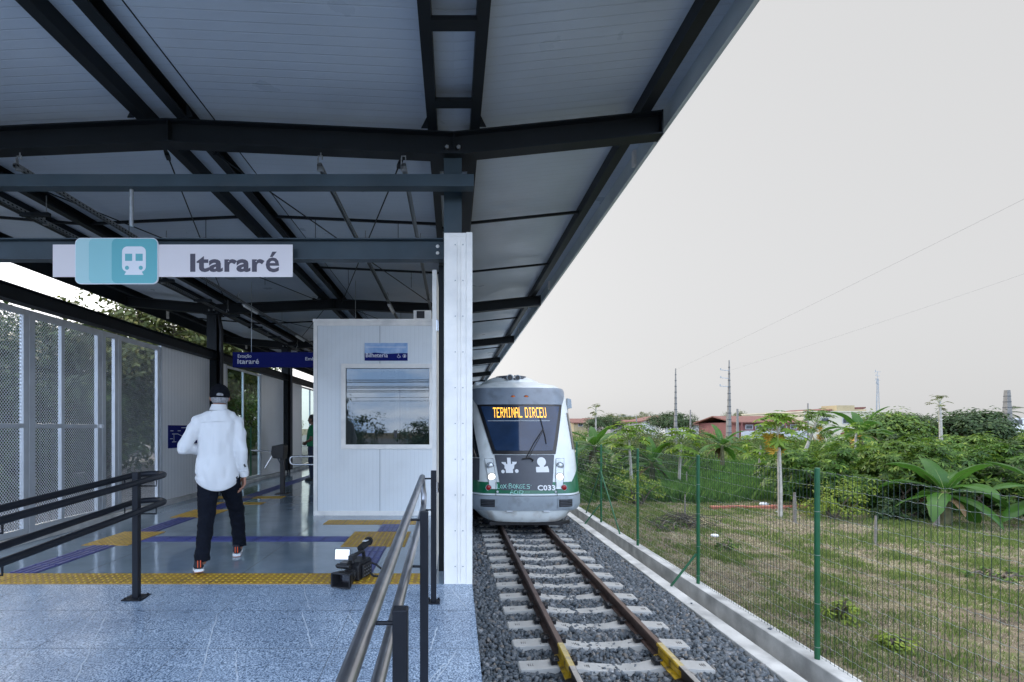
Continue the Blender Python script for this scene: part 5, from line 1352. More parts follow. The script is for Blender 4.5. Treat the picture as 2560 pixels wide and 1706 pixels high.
# ---- man in green polo standing beyond the booth, hands clasped
gX, gY = -3.52, 12.5
gm = thing('person', 'man in green polo shirt standing past the ticket booth with hands clasped', 'person', (gX, gY, 0))
b = MB(); yaw = R(75)
hc2 = (gX - .02, gY, 1.53); head(b, hc2, yaw, .97)
b.caps((gX + .02, gY, 1.37), (gX, gY, 1.46), .056, .052)
b.loft([(gX, gY, .82, .10, .15), (gX, gY, 1.1, .105, .165), (gX + .01, gY, 1.3, .10, .175), (gX + .015, gY, 1.37, .07, .11)], n=18)
for s in (-1, 1):
    S_ = Vector((gX + .02, gY + s * .19, 1.31)); E_ = Vector((gX + .03, gY + s * .24, 1.04)); W_ = Vector((gX - .19, gY + s * .045, .94))
    b.caps(S_, E_, .046, .040); b.caps(E_, W_, .038, .028); hand(b, W_, (-.35, -s * .8, -.35), (-.6, 0, .7), (1, 0, 0), .55)
    H_ = Vector((gX, gY + s * .085, .82)); K_ = Vector((gX - .01, gY + s * .09, .44)); A_ = Vector((gX + .02, gY + s * .095, .09))
    b.caps(H_, K_, .075, .052); b.caps(K_, A_, .050, .036)
b.blob('body', MT['skin2'], .006, gm, smooth=3)
b = MB(); b.ball((gX - .005, gY, 1.565), .093, .082, .098, 18, 12, zmin=-.1); b.ball((gX + .025, gY, 1.53), .075, .079, .085, 16, 10); b.blob('hair', MT['dark_hair'], .008, gm, smooth=3)
b = MB(); b.loft([(gX - .01, gY, .86, .125, .175), (gX - .015, gY, 1.0, .138, .185), (gX, gY, 1.2, .128, .19), (gX + .01, gY, 1.32, .11, .185), (gX + .018, gY, 1.39, .068, .075)], n=22)
for s in (-1, 1):
    S_ = Vector((gX + .02, gY + s * .185, 1.315)); E_ = Vector((gX + .03, gY + s * .24, 1.04)); b.caps(S_, S_.lerp(E_, .62), .068, .062)
b.blob('polo_shirt', MT['green_shirt'], .010, gm, smooth=5, disp=(.08, .014))
b = MB()
for s in (-1, 1):
    H_ = Vector((gX, gY + s * .085, .80)); K_ = Vector((gX - .01, gY + s * .09, .44)); A_ = Vector((gX + .02, gY + s * .095, .11)); b.caps(H_, K_, .098, .072); b.caps(K_, A_, .07, .060)
b.loft([(gX, gY, .78, .11, .165), (gX, gY, .9, .115, .165)], n=20); b.blob('jeans', MT['jeans'], .010, gm, smooth=5, disp=(.07, .014))
for s in (-1, 1): shoe(gm, (gX + .09, gY + s * .10, 0), R(80) + s * .1, 0, plain=True)

# ================================================================ video camera on the floor
vc = thing('video_camera', 'black professional video camera with lit white flip-out screen on the granite', 'video camera', (-.915, 4.06, -.006))
b = MB()      # local: lens looks to -Y, origin under the hood
def vput(bb, nm, mats, par, **k):
    bb.v = [(x + vc.location.x, y + vc.location.y, z + vc.location.z) for x, y, z in bb.v]; return bb.build(nm, mats, par, **k)
MT['vc_body'] = mat('camera_black_plastic', (.012, .012, .014), .45, noise=(40, .3), bump=(150, .15, .001))
MT['vc_lens'] = mat('camera_lens_glass', (.01, .01, .02), .05, ior=2.0)
MT['vc_screen'] = mat('bright_camera_screen', (.75, .78, .85), .3, emit=((.86, .90, 1.0), .36))
b.grid([[(-.085, 0, .012), (.085, 0, .012), (.092, 0, .025), (.092, 0, .118), (.085, 0, .130), (-.085, 0, .130), (-.092, 0, .118), (-.092, 0, .025), (-.085, 0, .012)], [(-.05, .11, .03), (.05, .11, .03), (.055, .11, .04), (.055, .11, .115), (.05, .11, .122), (-.05, .11, .122), (-.055, .11, .115), (-.055, .11, .04), (-.05, .11, .03)]])
b.grid([[(-.078, .004, .020), (.078, .004, .020), (.078, .004, .122), (-.078, .004, .122), (-.078, .004, .020)], [(-.05, .09, .04), (.05, .09, .04), (.05, .09, .11), (-.05, .09, .11), (-.05, .09, .04)]])
for (xa, xb, za, zb) in ((-.0855, -.076, .012, .130), (.076, .0855, .012, .130), (-.076, .076, .012, .021), (-.076, .076, .121, .130)): b.box(xa, xb, -.003, .004, za, zb)
vput(b, 'lens_hood', MT['vc_body'], vc)
b = MB(); b.cyl((0, .085, .075), (0, .20, .075), .052, .055, 24, 0); b.cyl((0, .12, .075), (0, .15, .075), .058, n=24); b.cyl((0, .17, .075), (0, .19, .075), .060, n=24); b.cyl((0, .080, .075), (0, .0845, .075), .046, n=24, mi=1); vput(b, 'lens', [MT['vc_body'], MT['vc_lens']], vc, smooth=40)
b = MB(); b.prism([(.19, .018), (.43, .018), (.44, .05), (.44, .15), (.41, .17), (.22, .168), (.19, .14)], -.062, .062, 'x'); b.prism([(.24, .03), (.40, .03), (.40, .14), (.24, .14)], .0625, .085, 'x'); bd_ = vput(b, 'camera_body', MT['vc_body'], vc, bevel=.008)
b = MB()
for i in range(4):
    for j in range(3): b.cyl((.0855, .26 + i * .036, .05 + j * .03), (.089, .26 + i * .036, .05 + j * .03), .006, n=8)
vput(b, 'button', MT['galv'], bd_)
b = MB(); b.tube([(0, .20, .165), (0, .20, .205), (0, .24, .222), (0, .34, .228), (0, .40, .215), (0, .41, .168)], .016, 10); b.box(-.02, .02, .16, .24, .195, .235); vput(b, 'top_handle', MT['vc_body'], vc, smooth=50)
b = MB(); b.cyl((-.02, .38, .245), (-.02, .53, .275), .030, .034, 16); b.cyl((-.02, .53, .275), (-.02, .56, .281), .040, .036, 16); vput(b, 'viewfinder', MT['vc_body'], vc, smooth=40)
b = MB(); b.box(-.034, .004, .44, .50, .296, .299); vput(b, 'sticker', MT['sign_letters_white'], vc)
b = MB(); M_ = Matrix.Translation((-.075, .16, .243)) @ Matrix.Rotation(R(14), 4, 'Z') @ Matrix.Rotation(R(-12), 4, 'X')
b.box(-.066, .066, 0, .010, -.046, .046, 0); b.box(-.061, .061, -.0015, -.0003, -.041, .041, 1); b.v = [tuple(M_ @ Vector(p)) for p in b.v]; vput(b, 'flip_screen', [MT['vc_body'], MT['vc_screen']], vc)
b = MB(); b.box(-.065, .0, .10, .17, .145, .192); b.cyl((-.10, .12, .155), (.02, .12, .155), .022, n=14); b.cyl((-.115, .12, .155), (-.10, .12, .155), .010, n=10); vput(b, 'microphone', MT['vc_body'], vc, bevel=.004)
b = MB(); b.tube([(.06, .42, .12), (.10, .46, .09), (.16, .46, .05), (.22, .43, .022), (.26, .41, .018), (.20, .38, .016), (.12, .36, .02), (.08, .36, .05)], .009, 8); vput(b, 'strap', MT['rubber'], vc, smooth=60)
vc.rotation_euler = (0, 0, R(-17))
# ================================================================ vegetation helpers
MT['leaf_mid'] = leaf_mat('mid_green_leaves', (.018, .045, .010), (.10, .18, .024), (.26, .31, .05))
MT['leaf_dark'] = leaf_mat('dark_green_leaves', (.014, .034, .012), (.045, .085, .024), (.10, .14, .04))
MT['leaf_lime'] = leaf_mat('lime_leaves', (.08, .13, .018), (.22, .29, .035), (.38, .36, .05))
MT['leaf_manioc'] = leaf_mat('manioc_leaves', (.010, .036, .007), (.07, .15, .018), (.27, .35, .05))
MT['leaf_olive'] = leaf_mat('olive_leaves', (.045, .06, .018), (.12, .14, .04), (.22, .18, .05))
MT['leaf_papaya'] = leaf_mat('papaya_leaves', (.035, .09, .010), (.14, .235, .022), (.36, .40, .05))
MT['leaf_banana'] = leaf_mat('banana_leaves', (.012, .05, .008), (.052, .135, .018), (.17, .26, .035), trans=.32, rough=.35)
MT['midrib'] = mat('banana_midrib', (.20, .26, .07), .5)
MT['banana_stem'] = mat('banana_stem', (.13, .12, .055), .7, noise=(8, .4))
MT['bark'] = mat('grey_brown_bark', (.11, .088, .066), .9, noise=(12, .35), bump=(30, .8, .02))
MT['bark_pale'] = mat('pale_papaya_trunk', (.40, .37, .32), .85, noise=(9, .25), bump=(25, .5, .01))
MT['dry_leaf'] = mat('dry_yellow_leaf', (.50, .30, .03), .7)
MT['dead_leaf'] = mat('dead_banana_leaf', (.19, .12, .06), .85, noise=(9, .35))
MT['fruit'] = mat('yellow_fruit', (.60, .36, .02), .5)

def unit(n): 
    v = rng.normal(size=(n, 3)); return v / np.linalg.norm(v, axis=1, keepdims=True)
def leaf_quads(P, Nrm, L, Wd, droop=.3):
    "folded rhombus leaves: positions, facing, length, width -> verts, quads"
    n = len(P)
    t = unit(n); t[:, 2] -= droop; t -= Nrm * (t * Nrm).sum(1, keepdims=True); t /= np.maximum(1e-6, np.linalg.norm(t, axis=1, keepdims=True))
    s = np.cross(Nrm, t)
    L = np.broadcast_to(L, (n,))[:, None]; Wd = np.broadcast_to(Wd, (n,))[:, None]
    base = P; tip = P + t * L; mid = P + t * L * .45 - Nrm * (L * .04)
    a = mid + s * Wd * .5 + Nrm * (Wd * .12); b = mid - s * Wd * .5 + Nrm * (Wd * .12)
    V = np.stack([base, a, tip, b], 1).reshape(-1, 3)
    return V, (np.arange(n) * 4)[:, None] + np.array([0, 1, 2, 3])
def palmate(P, Nrm, R0, lobes=7, spread=2.5):
    "hand-shaped leaves: each a fan of narrow rhombi"
    n = len(P); t = unit(n); t[:, 2] -= .5; t -= Nrm * (t * Nrm).sum(1, keepdims=True); t /= np.maximum(1e-6, np.linalg.norm(t, axis=1, keepdims=True)); s = np.cross(Nrm, t)
    R0 = np.broadcast_to(R0, (n,))[:, None]; Vs = []
    for k in range(lobes):
        a = (k / (lobes - 1) - .5) * 2 * spread; Lk = R0 * (1 - .28 * abs(k / (lobes - 1) - .5) * 2)
        d = t * math.cos(a) + s * math.sin(a); q = -t * math.sin(a) + s * math.cos(a)
        tip = P + d * Lk - Nrm * Lk * .22; mid = P + d * Lk * .55 - Nrm * Lk * .03
        Vs.append(np.stack([P, mid + q * Lk * .15, tip, mid - q * Lk * .15], 1))
    V = np.stack(Vs, 1).reshape(-1, 3)
    return V, (np.arange(n * lobes) * 4)[:, None] + np.array([0, 1, 2, 3])
def crown_points(c, r, nclump, per, clump_r, low=-.35, hollow=.55):
    "leaf positions gathered in clumps through an uneven crown"
    c = np.array(c); r = np.array(r); u = unit(nclump * 3); u = u[u[:, 2] > low][:nclump]
    rad = rng.uniform(hollow, 1.08, (len(u), 1)); C = c + u * r * rad
    cs = clump_r * rng.uniform(.55, 1.4, len(C))
    k = np.repeat(np.arange(len(C)), per)
    off = unit(len(k)) * (rng.uniform(0, 1, (len(k), 1)) ** .5) * cs[k][:, None]; off[:, 2] *= .65
    P = C[k] + off
    N_ = off / np.maximum(1e-6, np.linalg.norm(off, axis=1, keepdims=True)) * .7 + u[k] * .4 + np.array([0, 0, .75]) + unit(len(k)) * .5
    N_ /= np.linalg.norm(N_, axis=1, keepdims=True)
    return P, N_, C

def tree(name, label, x, y, z0, h, cr, m, trunk_r=.18, nclump=60, per=110, leaf=.16, clump=.8, cz=None, lean=0, group=None, limbs=7, crh=None, low=-.3):
    t = thing(name, label, 'tree', (x, y, z0), group)
    crh = crh or cr * .8; cz = cz if cz is not None else z0 + h - crh
    fork = z0 + (cz - z0) * .62
    b = MB(); b.tube([(x, y, z0 - .1), (x + lean * .4, y, z0 + (fork - z0) * .5), (x + lean, y, fork)], 1, 10, rs=[trunk_r * 1.25, trunk_r, trunk_r * .85])
    P, N_, C = crown_points((x + lean, y, cz), (cr, cr, crh), nclump, per, clump, low)
    idx = rng.choice(len(C), min(limbs, len(C)), replace=False)
    for i in idx:
        e = Vector(C[i]); s_ = Vector((x + lean, y, fork - random.uniform(0, .3))); m_ = s_.lerp(e, .5) + Vector((random.uniform(-.2, .2), random.uniform(-.2, .2), random.uniform(.0, .5)))
        b.tube([s_, m_, e], 1, 7, rs=[trunk_r * .55, trunk_r * .33, trunk_r * .10])
        for _ in range(2):
            f = Vector(C[rng.integers(len(C))]); 
            if (f - m_).length < cr * 1.1: b.tube([m_, m_.lerp(f, .5) + Vector((0, 0, .15)), f], 1, 5, rs=[trunk_r * .22, trunk_r * .15, trunk_r * .05])
    b.build('trunk', MT['bark'], t, smooth=60)
    V, F = leaf_quads(P, N_, leaf * rng.uniform(.6, 1.3, len(P)), leaf * .55)
    np_mesh('crown', V, F, m, t, (x, y, z0))
    return t
def bush(name, label, x, y, z0, rx, ry, h, m, nclump=26, per=90, leaf=.12, clump=.3, kind='oval', group=None, cat='shrub'):
    P, N_, C = crown_points((x, y, z0 + h * .45), (rx, ry, h * .55), nclump, per, clump, -.7, .35)
    P[:, 2] = np.maximum(P[:, 2], z0 + .02)
    if kind == 'palmate': V, F = palmate(P, N_, leaf * rng.uniform(.7, 1.3, len(P)), 6, 2.0)
    else: V, F = leaf_quads(P, N_, leaf * rng.uniform(.6, 1.4, len(P)), leaf * .5)
    t = thing(name, label, cat, (x, y, z0), group)
    np_mesh('foliage', V, F, m, t, (x, y, z0))
    b = MB()
    for i in rng.choice(len(C), min(8, len(C)), replace=False):
        e = Vector(C[i]); s_ = Vector((x + random.uniform(-.3, .3) * rx, y + random.uniform(-.3, .3) * ry, z0 - .05)); b.tube([s_, s_.lerp(e, .5) + Vector((0, 0, .1)), e], 1, 5, rs=[.03, .02, .008])
    b.build('stem', MT['bark'], t, smooth=60)
    return t
def banana_leaf(b, base, az, up, L, Wd, droop, mi=0, rb=1, tear=False):
    base = Vector(base); dh = Vector((math.sin(az), math.cos(az), 0)); n = 16; pts = []; p = base.copy(); a = up
    for i in range(n + 1):
        pts.append(p.copy()); a -= droop / n * (.4 + 1.3 * i / n); p = p + (dh * math.cos(a) + Vector((0, 0, math.sin(a)))) * (L / n)
    sd = Vector((dh.y, -dh.x, 0)); tw = random.uniform(-.35, .35); G = []
    for i, q in enumerate(pts):
        t = i / n; w = Wd * .5 * (math.sin(math.pi * min(1, max(0, (t - .10) / .90)) ** .75) ** .7 if t > .10 else .03) + .008
        tang = (pts[min(i + 1, n)] - pts[max(i - 1, 0)]).normalized(); nr = sd.cross(tang).normalized()
        if nr.z < 0: nr = -nr
        s2 = (sd * math.cos(tw * t) + nr * math.sin(tw * t)).normalized()
        wav = lambda k: math.sin(t * 19 + k * 2.1) * .05 * w / max(Wd, .01) * Wd
        fold = .22
        jag = (random.uniform(.80, 1.0) if tear else random.uniform(.95, 1.0))
        G.append([q - s2 * w * jag + nr * (w * fold * .5 - w * .18 + wav(1)), q - s2 * w * .55 + nr * w * fold * .65, q + nr * 0.0, q + s2 * w * .55 + nr * w * fold * .65, q + s2 * w * (random.uniform(.80, 1.0) if tear else 1) + nr * (w * fold * .5 - w * .18 + wav(2))])
    b.grid(G, mi); b.tube([q - Vector((0, 0, .006)) for q in pts[:-1]], 1, 5, rb, rs=[max(.004, .020 * L / 2 * (1 - i / n)) for i in range(n)])
def banana(label, x, y, z0, stem_h, leaves, seed, group='banana plants'):
    "leaves: (azimuth deg, start elevation deg, length, width, droop rad)"
    random.seed(seed); t = thing('banana_plant', label, 'banana plant', (x, y, z0), group)
    b = MB(); b.tube([(x, y, z0 - .05), (x + .02, y, z0 + stem_h * .5), (x, y, z0 + stem_h)], 1, 12, rs=[.13, .11, .07]); b.build('stem', MT['banana_stem'], t, smooth=60)
    for az, el_, L, Wd, dr in leaves:
        b = MB(); banana_leaf(b, (x, y, z0 + stem_h - .05), R(az), R(el_), L, Wd, dr, tear=random.random() < .5); b.build('leaf', [MT['leaf_banana'], MT['midrib']], t, smooth=180)
    for k in range(3):
        b = MB(); banana_leaf(b, (x, y, z0 + stem_h - .15), random.uniform(0, 6.28), R(random.uniform(-30, 5)), leaves[0][2] * .7, .2, 1.3, tear=True); o_ = b.build('leaf', [MT['dead_leaf'], MT['dead_leaf']], t, smooth=180); o_['label'] = 'dry brown hanging leaf'
    return t
def fan(n, L, Wd, seed, lo=-15, hi=82):
    r_ = random.Random(seed); out_ = []
    for k in range(n):
        f = k / (n - 1); el_ = hi + (lo - hi) * f ** .8 + r_.uniform(-6, 6); out_.append((k * 137.5 + r_.uniform(-15, 15), el_, L * r_.uniform(.8, 1.1) * (.8 + .3 * math.sin(3 * f)), Wd * r_.uniform(.85, 1.1), .5 + .8 * (1 - abs(f - .45)) + r_.uniform(-.1, .2)))
    return out_
def papaya(label, x, y, z0, h, lean, n, rad, seed, tr_=.06, m=None, fruit=False, drop=0, group='papaya trees', leafr=.30):
    random.seed(seed); t = thing('papaya_tree', label, 'papaya tree', (x, y, z0), group); top = Vector((x + lean[0], y + lean[1], z0 + h)); b = MB()
    b.tube([(x, y, z0 - .05), (x + lean[0] * .25, y + lean[1] * .25, z0 + h * .4), (x + lean[0] * .7, y + lean[1] * .7, z0 + h * .75), top], 1, 10, rs=[tr_ * 1.2, tr_, tr_ * .85, tr_ * .6]); b.build('trunk', MT['bark_pale'], t, smooth=60)
    b = MB(); P = []; N_ = []
    for k in range(n):
        az = k * 2.4 + random.uniform(-.2, .2); f = k / n; el_ = R(75 - 95 * f + random.uniform(-8, 8)); L = rad * random.uniform(.75, 1.1) * (.75 + .35 * math.sin(f * 3))
        d = Vector((math.cos(az) * math.cos(el_), math.sin(az) * math.cos(el_), math.sin(el_))); s_ = top - Vector((0, 0, f * .28)); e = s_ + d * L + Vector((0, 0, -.06 * L))
        b.tube([s_, s_ + d * L * .55 + Vector((0, 0, .05)), e], .010, 5); P.append(e); N_.append((Vector((0, 0, 1)) + d * .5 + Vector((random.uniform(-.2, .2), random.uniform(-.2, .2), 0))).normalized())
    b.build('petiole', MT['midrib'], t)
    V, F = palmate(np.array(P), np.array(N_), leafr * rng.uniform(.75, 1.15, len(P)), 9, 2.7); V2, F2 = palmate(np.array(P) + rng.normal(0, .05, (len(P), 3)), np.array(N_), leafr * .8 * rng.uniform(.75, 1.15, len(P)), 9, 2.9)
    np_mesh('crown', np.concatenate([V, V2]), np.concatenate([F, F2 + len(V)]), m or MT['leaf_papaya'], t, (x, y, z0))
    if fruit:
        b = MB()
        for k in range(7): a = k * 1.1; b.ball(top + Vector((math.cos(a) * .11, math.sin(a) * .11, -.30 - .05 * k)), .06, .06, .10, 10, 8)
        b.build('fruit', MT['leaf_mid'], t, smooth=180)
    if drop:
        pts = np.array([top + Vector((random.uniform(-.25, .15), random.uniform(-.2, .2), random.uniform(-.75, -.25))) for _ in range(drop)]); V, F = palmate(pts, unit(drop), .2, 7, 2.0); np_mesh('dry_leaves', V, F, MT['dry_leaf'], t, (x, y, z0))
    return t

# ================================================================ field beyond the fence
def gp(x, y, h=0):       # where the line of sight meets the field, at ground
    d = (CAMZ - GZ) * FD / (y - 983); return (x - 1040) * d / FD, d
# grass blades
def blades(n, xr, yr, hmin, hmax, w, keep, fold=.5):
    X = rng.uniform(*xr, n); Y = rng.uniform(*yr, n); kf = keep(X, Y); ok = rng.uniform(0, 1, n) < kf
    X, Y = X[ok], Y[ok]; n = len(X); Z = np.full(n, GZ)
    d_ = np.hypot(np.maximum(0, X - 3), Y); Z = Z + np.maximum(0, d_ - 26) * .010
    H = rng.uniform(hmin, hmax, n) * (.6 + .6 * kf[ok]); a = rng.uniform(0, 6.283, n); le = rng.uniform(.1, 1.0, n) * H * fold; a2 = rng.uniform(0, 6.283, n)
    dx, dy = np.cos(a) * w, np.sin(a) * w
    B0 = np.stack([X - dx, Y - dy, Z - .01], -1); B1 = np.stack([X + dx, Y + dy, Z - .01], -1)
    mx_, my_ = X + np.cos(a2) * le * .4, Y + np.sin(a2) * le * .4
    T = np.stack([X + np.cos(a2) * le, Y + np.sin(a2) * le, Z + H], -1); M0 = np.stack([mx_ + dx * .8, my_ + dy * .8, Z + H * .6], -1)
    return np.stack([B0, B1, M0, T], 1).reshape(-1, 3), (np.arange(n) * 4)[:, None] + np.array([0, 1, 2, 3])
def vnoise(X, Y, s, seed=0):
    r = np.random.default_rng(seed); G = r.uniform(0, 1, (64, 64)); x = X * s; y = Y * s; xi = np.floor(x).astype(int); yi = np.floor(y).astype(int); fx = x - xi; fy = y - yi; fx = fx * fx * (3 - 2 * fx); fy = fy * fy * (3 - 2 * fy)
    g = lambda i, j: G[i % 64, j % 64]
    return (g(xi, yi) * (1 - fx) + g(xi + 1, yi) * fx) * (1 - fy) + (g(xi, yi + 1) * (1 - fx) + g(xi + 1, yi + 1) * fx) * fy
patchy = lambda X, Y: np.clip((.30 * vnoise(X, Y, .8, 1) + .4 * vnoise(X, Y, 2.3, 2) + .3 * vnoise(X, Y, 5.5, 3) - .30) * 2.6, 0.10, 1)
MT['grass_green'] = leaf_mat('field_grass', (.06, .10, .022), (.17, .23, .055), (.32, .34, .12), trans=.2, rough=.7)
MT['grass_dry'] = leaf_mat('dry_straw_grass', (.25, .205, .14), (.47, .40, .27), (.62, .56, .40), trans=.15, rough=.8)
MT['grass_tall'] = leaf_mat('tall_green_crop', (.035, .09, .022), (.10, .20, .042), (.18, .27, .06), trans=.3)
V1, F1 = blades(190000, (3.9, 13), (2.6, 10), .02, .075, .004, patchy); V2, F2 = blades(130000, (3.9, 18), (9, 17.5), .03, .09, .007, patchy)
o = np_mesh('grass', np.concatenate([V1, V2]), np.concatenate([F1, F2 + len(V1)]), MT['grass_green']); tag(o, 'short patchy green grass in the field behind the mesh fence', 'grass', kind='stuff')
inv = lambda X, Y: np.clip(1.05 - patchy(X, Y) * .6 - np.clip((vnoise(X, Y, .9, 9) - .55) * 4, 0, .7), .08, 1)
V1, F1 = blades(150000, (3.9, 13), (2.6, 10), .008, .03, .0035, inv, 2.2); V2, F2 = blades(110000, (3.9, 18), (9, 17.0), .01, .04, .006, inv, 2.2)
V3, F3 = blades(45000, (3.9, 16), (2.6, 15), .004, .012, .0022, lambda X, Y: np.clip(inv(X, Y) + .15, 0, 1), 9)
o = np_mesh('dry_grass', np.concatenate([V1, V2, V3]), np.concatenate([F1, F2 + len(V1), F3 + len(V1) + len(V2)]), MT['grass_dry']); tag(o, 'straw coloured dry grass lying over the bare soil of the field', 'dry grass', kind='stuff')
tall = lambda X, Y: ((Y > 16.6 + .35 * np.sin(X * 1.3)) & (X < 4.0 + (Y * .56))) * np.clip(.25 + vnoise(X, Y, .8, 5), 0, 1)
V1, F1 = blades(95000, (4.2, 19), (16.4, 31), .22, .55, .012, tall, .7)
o = np_mesh('tall_grass', V1, F1, MT['grass_tall']); tag(o, 'tall dark green grass bed behind the brick edging', 'grass', kind='stuff')
wild = lambda X, Y: (np.hypot(X, Y) > 26) * np.clip(vnoise(X, Y, .25, 6) * 1.3 - .1, 0.1, 1)
V1, F1 = blades(60000, (5, 75), (22, 75), .3, .8, .04, wild, .8)
o = np_mesh('wild_grass', V1, F1, MT['leaf_mid']); tag(o, 'rough green undergrowth reaching from the garden to the houses', 'undergrowth', kind='stuff')
# broad weeds near the fence
for (x, y, r, h, lb) in ((5.05, 6.5, .22, .30, 'small lime weed growing at the fence foot'), (5.6, 10.2, .42, .22, 'low green weed clump in the dry grass, nearer the fence'), (5.0, 5.6, .15, .2, 'tiny green seedling beside the concrete wall'), (9.0, 8.2, .5, .14, 'flat green weed patch in the middle of the dry grass'), (5.2, 12.2, .5, .25, 'dark green weed clump beside the brush heap')):
    bush('weed', lb, x, y, GZ, r, r, h, MT['leaf_lime'] if 'lime' in lb or 'seedling' in lb else MT['leaf_mid'], 10, 26, .06, .1, cat='weed')

# big shrubs (manioc) behind the big banana plant
SH = [(11.6, 15.6, 1.5, 1.9, 'waist-high manioc shrub at the open end of the shrub row, near the twisted papaya'), (13.4, 15.2, 1.6, 2.15, 'bushy manioc shrub just behind the big banana plant'), (15.4, 14.9, 1.7, 2.2, 'dense manioc shrub on the far side of the big banana plant'), (17.4, 14.6, 1.7, 2.25, 'dense manioc shrub where the row leaves the picture'),
      (12.8, 17.8, 1.7, 2.0, 'manioc shrub in the second row below the thin papaya'), (15.2, 17.6, 1.8, 2.1, 'tall manioc shrub in the second row over the banana plant'), (17.9, 17.3, 1.9, 2.2, 'tall rounded manioc shrub in the second row near the power wire'), (20.3, 16.6, 1.9, 2.3, 'tallest manioc shrub by the second banana plant'), (19.5, 20.5, 2.2, 2.15, 'broad manioc shrub in the third row under the roofs'), (22.9, 20.0, 2.2, 2.3, 'broad dark shrub in the third row by the palm')]
for i, (x, y, r, h, lb) in enumerate(SH):
    bush('manioc_shrub', lb, x, y, GZ, r, r * .9, h, MT[('leaf_manioc', 'leaf_mid', 'leaf_manioc', 'leaf_dark', 'leaf_mid')[i % 5]], 46, 36, .20, .42, 'palmate', 'manioc shrubs beyond the field')
x, y = gp(1960, 1172); bush('lime_shrub', 'yellow-green twiggy shrub in front of the manioc row', 10.7, 13.7, GZ, .95, .7, 1.15, MT['leaf_lime'], 34, 70, .07, .25)
bush('lime_shrub', 'yellow-green shrub standing in the tall grass near the fence tripod post', 6.1, 16.4, GZ, .7, .6, 1.2, MT['leaf_lime'], 22, 60, .08, .22)
bush('low_shrub', 'dark low creeping plant at the foot of the manioc row', 12.3, 13.6, GZ, .9, .5, .6, MT['leaf_dark'], 20, 60, .12, .2)
random.seed(3)
banana('big banana plant with broad arching leaves in front of the manioc shrubs', 12.75, 12.9, GZ, .85, fan(12, 1.6, 0.52, 121), 11)
banana('second banana plant with drooping leaves at the edge of the view', 15.0, 12.4, GZ, .75, [(-80, 40, 1.5, .5, 1.3), (-40, 60, 1.6, .5, 1.0), (20, 70, 1.5, .5, .8), (90, 40, 1.6, .5, 1.2), (160, 20, 1.5, .5, 1.1), (-120, 20, 1.6, .5, 1.1), (-155, 5, 1.5, .55, 1.0), (-95, 0, 1.6, .5, .8)], 12)
banana('banana plant with tall leaves against the cream building', 20.5, 25.0, GZ + .1, 2.2, fan(13, 2.1, 0.5, 131), 13)
banana('banana plant with blue-green leaves between the two tall poles', 14.6, 27.0, GZ + .1, 1.5, fan(12, 1.8, 0.46, 141), 14)
banana('young banana plant among papayas behind the fence tripod post', 8.2, 20.5, GZ, 1.1, fan(11, 1.5, 0.4, 151), 15)
banana('banana plant partly hidden by the railcar side', 6.4, 22.5, GZ, 1.7, fan(12, 1.7, 0.42, 161), 16)
papaya('straight papaya tree with yellow hanging leaves, standing in the field', 9.15, 13.9, GZ, 2.55, (.0, .1), 22, .55, 21, .055, fruit=True, drop=14)
papaya('leaning papaya tree with bent pale trunk beside the tall fence post', 13.9, 20.2, GZ, 2.75, (.85, .0), 24, .7, 22, .07, drop=8, m=MT['leaf_mid'])
papaya('forked thin papaya tree in front of the banana leaves', 18.9, 23.5, GZ, 2.4, (.15, .0), 12, .5, 23, .06, drop=3)
papaya('tall bare papaya tree with a small ragged top above the shrubs', 22.6, 23.0, GZ, 3.75, (-.1, .0), 9, .4, 24, .075, m=MT['leaf_olive'], leafr=.2)
papaya('bushy papaya tree low over the garden, by the blue tub', 13.2, 21.5, GZ, 1.75, (.1, 0), 30, .75, 25, .06, m=MT['leaf_papaya'])
papaya('papaya tree with flat bright crown near the railcar', 6.9, 19.2, GZ, 2.05, (-.1, 0), 34, .85, 26, .06)
papaya('papaya tree with bright crown between the fence tripod and the dark shrub', 8.9, 19.6, GZ, 1.95, (.1, 0), 30, .75, 27, .06)
papaya('thin papaya tree rising above the railcar roof', 7.9, 27.5, GZ, 3.6, (0, 0), 8, .4, 28, .05, m=MT['leaf_olive'], leafr=.2)
bush('shrub', 'large dark fine-leaved shrub behind the second fence bay', 10.6, 24.0, GZ, 2.4, 1.9, 2.75, MT['leaf_dark'], 70, 90, .09, .45)
bush('shrub', 'olive feathery shrub top behind the large dark shrub', 11.8, 30, GZ, 2.2, 1.8, 2.6, MT['leaf_olive'], 50, 80, .12, .5)
bush('shrub', 'rounded green shrub mound beyond the straight papaya', 19.0, 31, GZ, 3.0, 2.2, 2.1, MT['leaf_mid'], 60, 80, .12, .5)
bush('shrub', 'pale dry grassy bush beside the leaning papaya', 17.5, 25.5, GZ, .9, .8, 1.3, MT['leaf_olive'], 24, 70, .10, .3)
bush('shrub', 'green leafy crop bush beyond the blue tub', 14.8, 20.0, GZ, 1.5, 1.2, .9, MT['leaf_mid'], 34, 50, .14, .3, 'palmate')
bush('shrub', 'broad papaya-like bush at the foot of the leaning papaya', 15.8, 21.5, GZ, 1.3, 1.1, 1.5, MT['leaf_papaya'], 26, 26, .24, .4, 'palmate')
bush('shrub', 'low shrub with bright leaves seen just past the railcar side', 5.4, 17.8, GZ, .8, .7, 1.5, MT['leaf_mid'], 24, 60, .13, .3)
bush('shrub', 'dense banana thicket shade bush behind the bright papaya crowns', 7.6, 24.5, GZ, 2.2, 1.6, 1.9, MT['leaf_dark'], 50, 60, .16, .45)
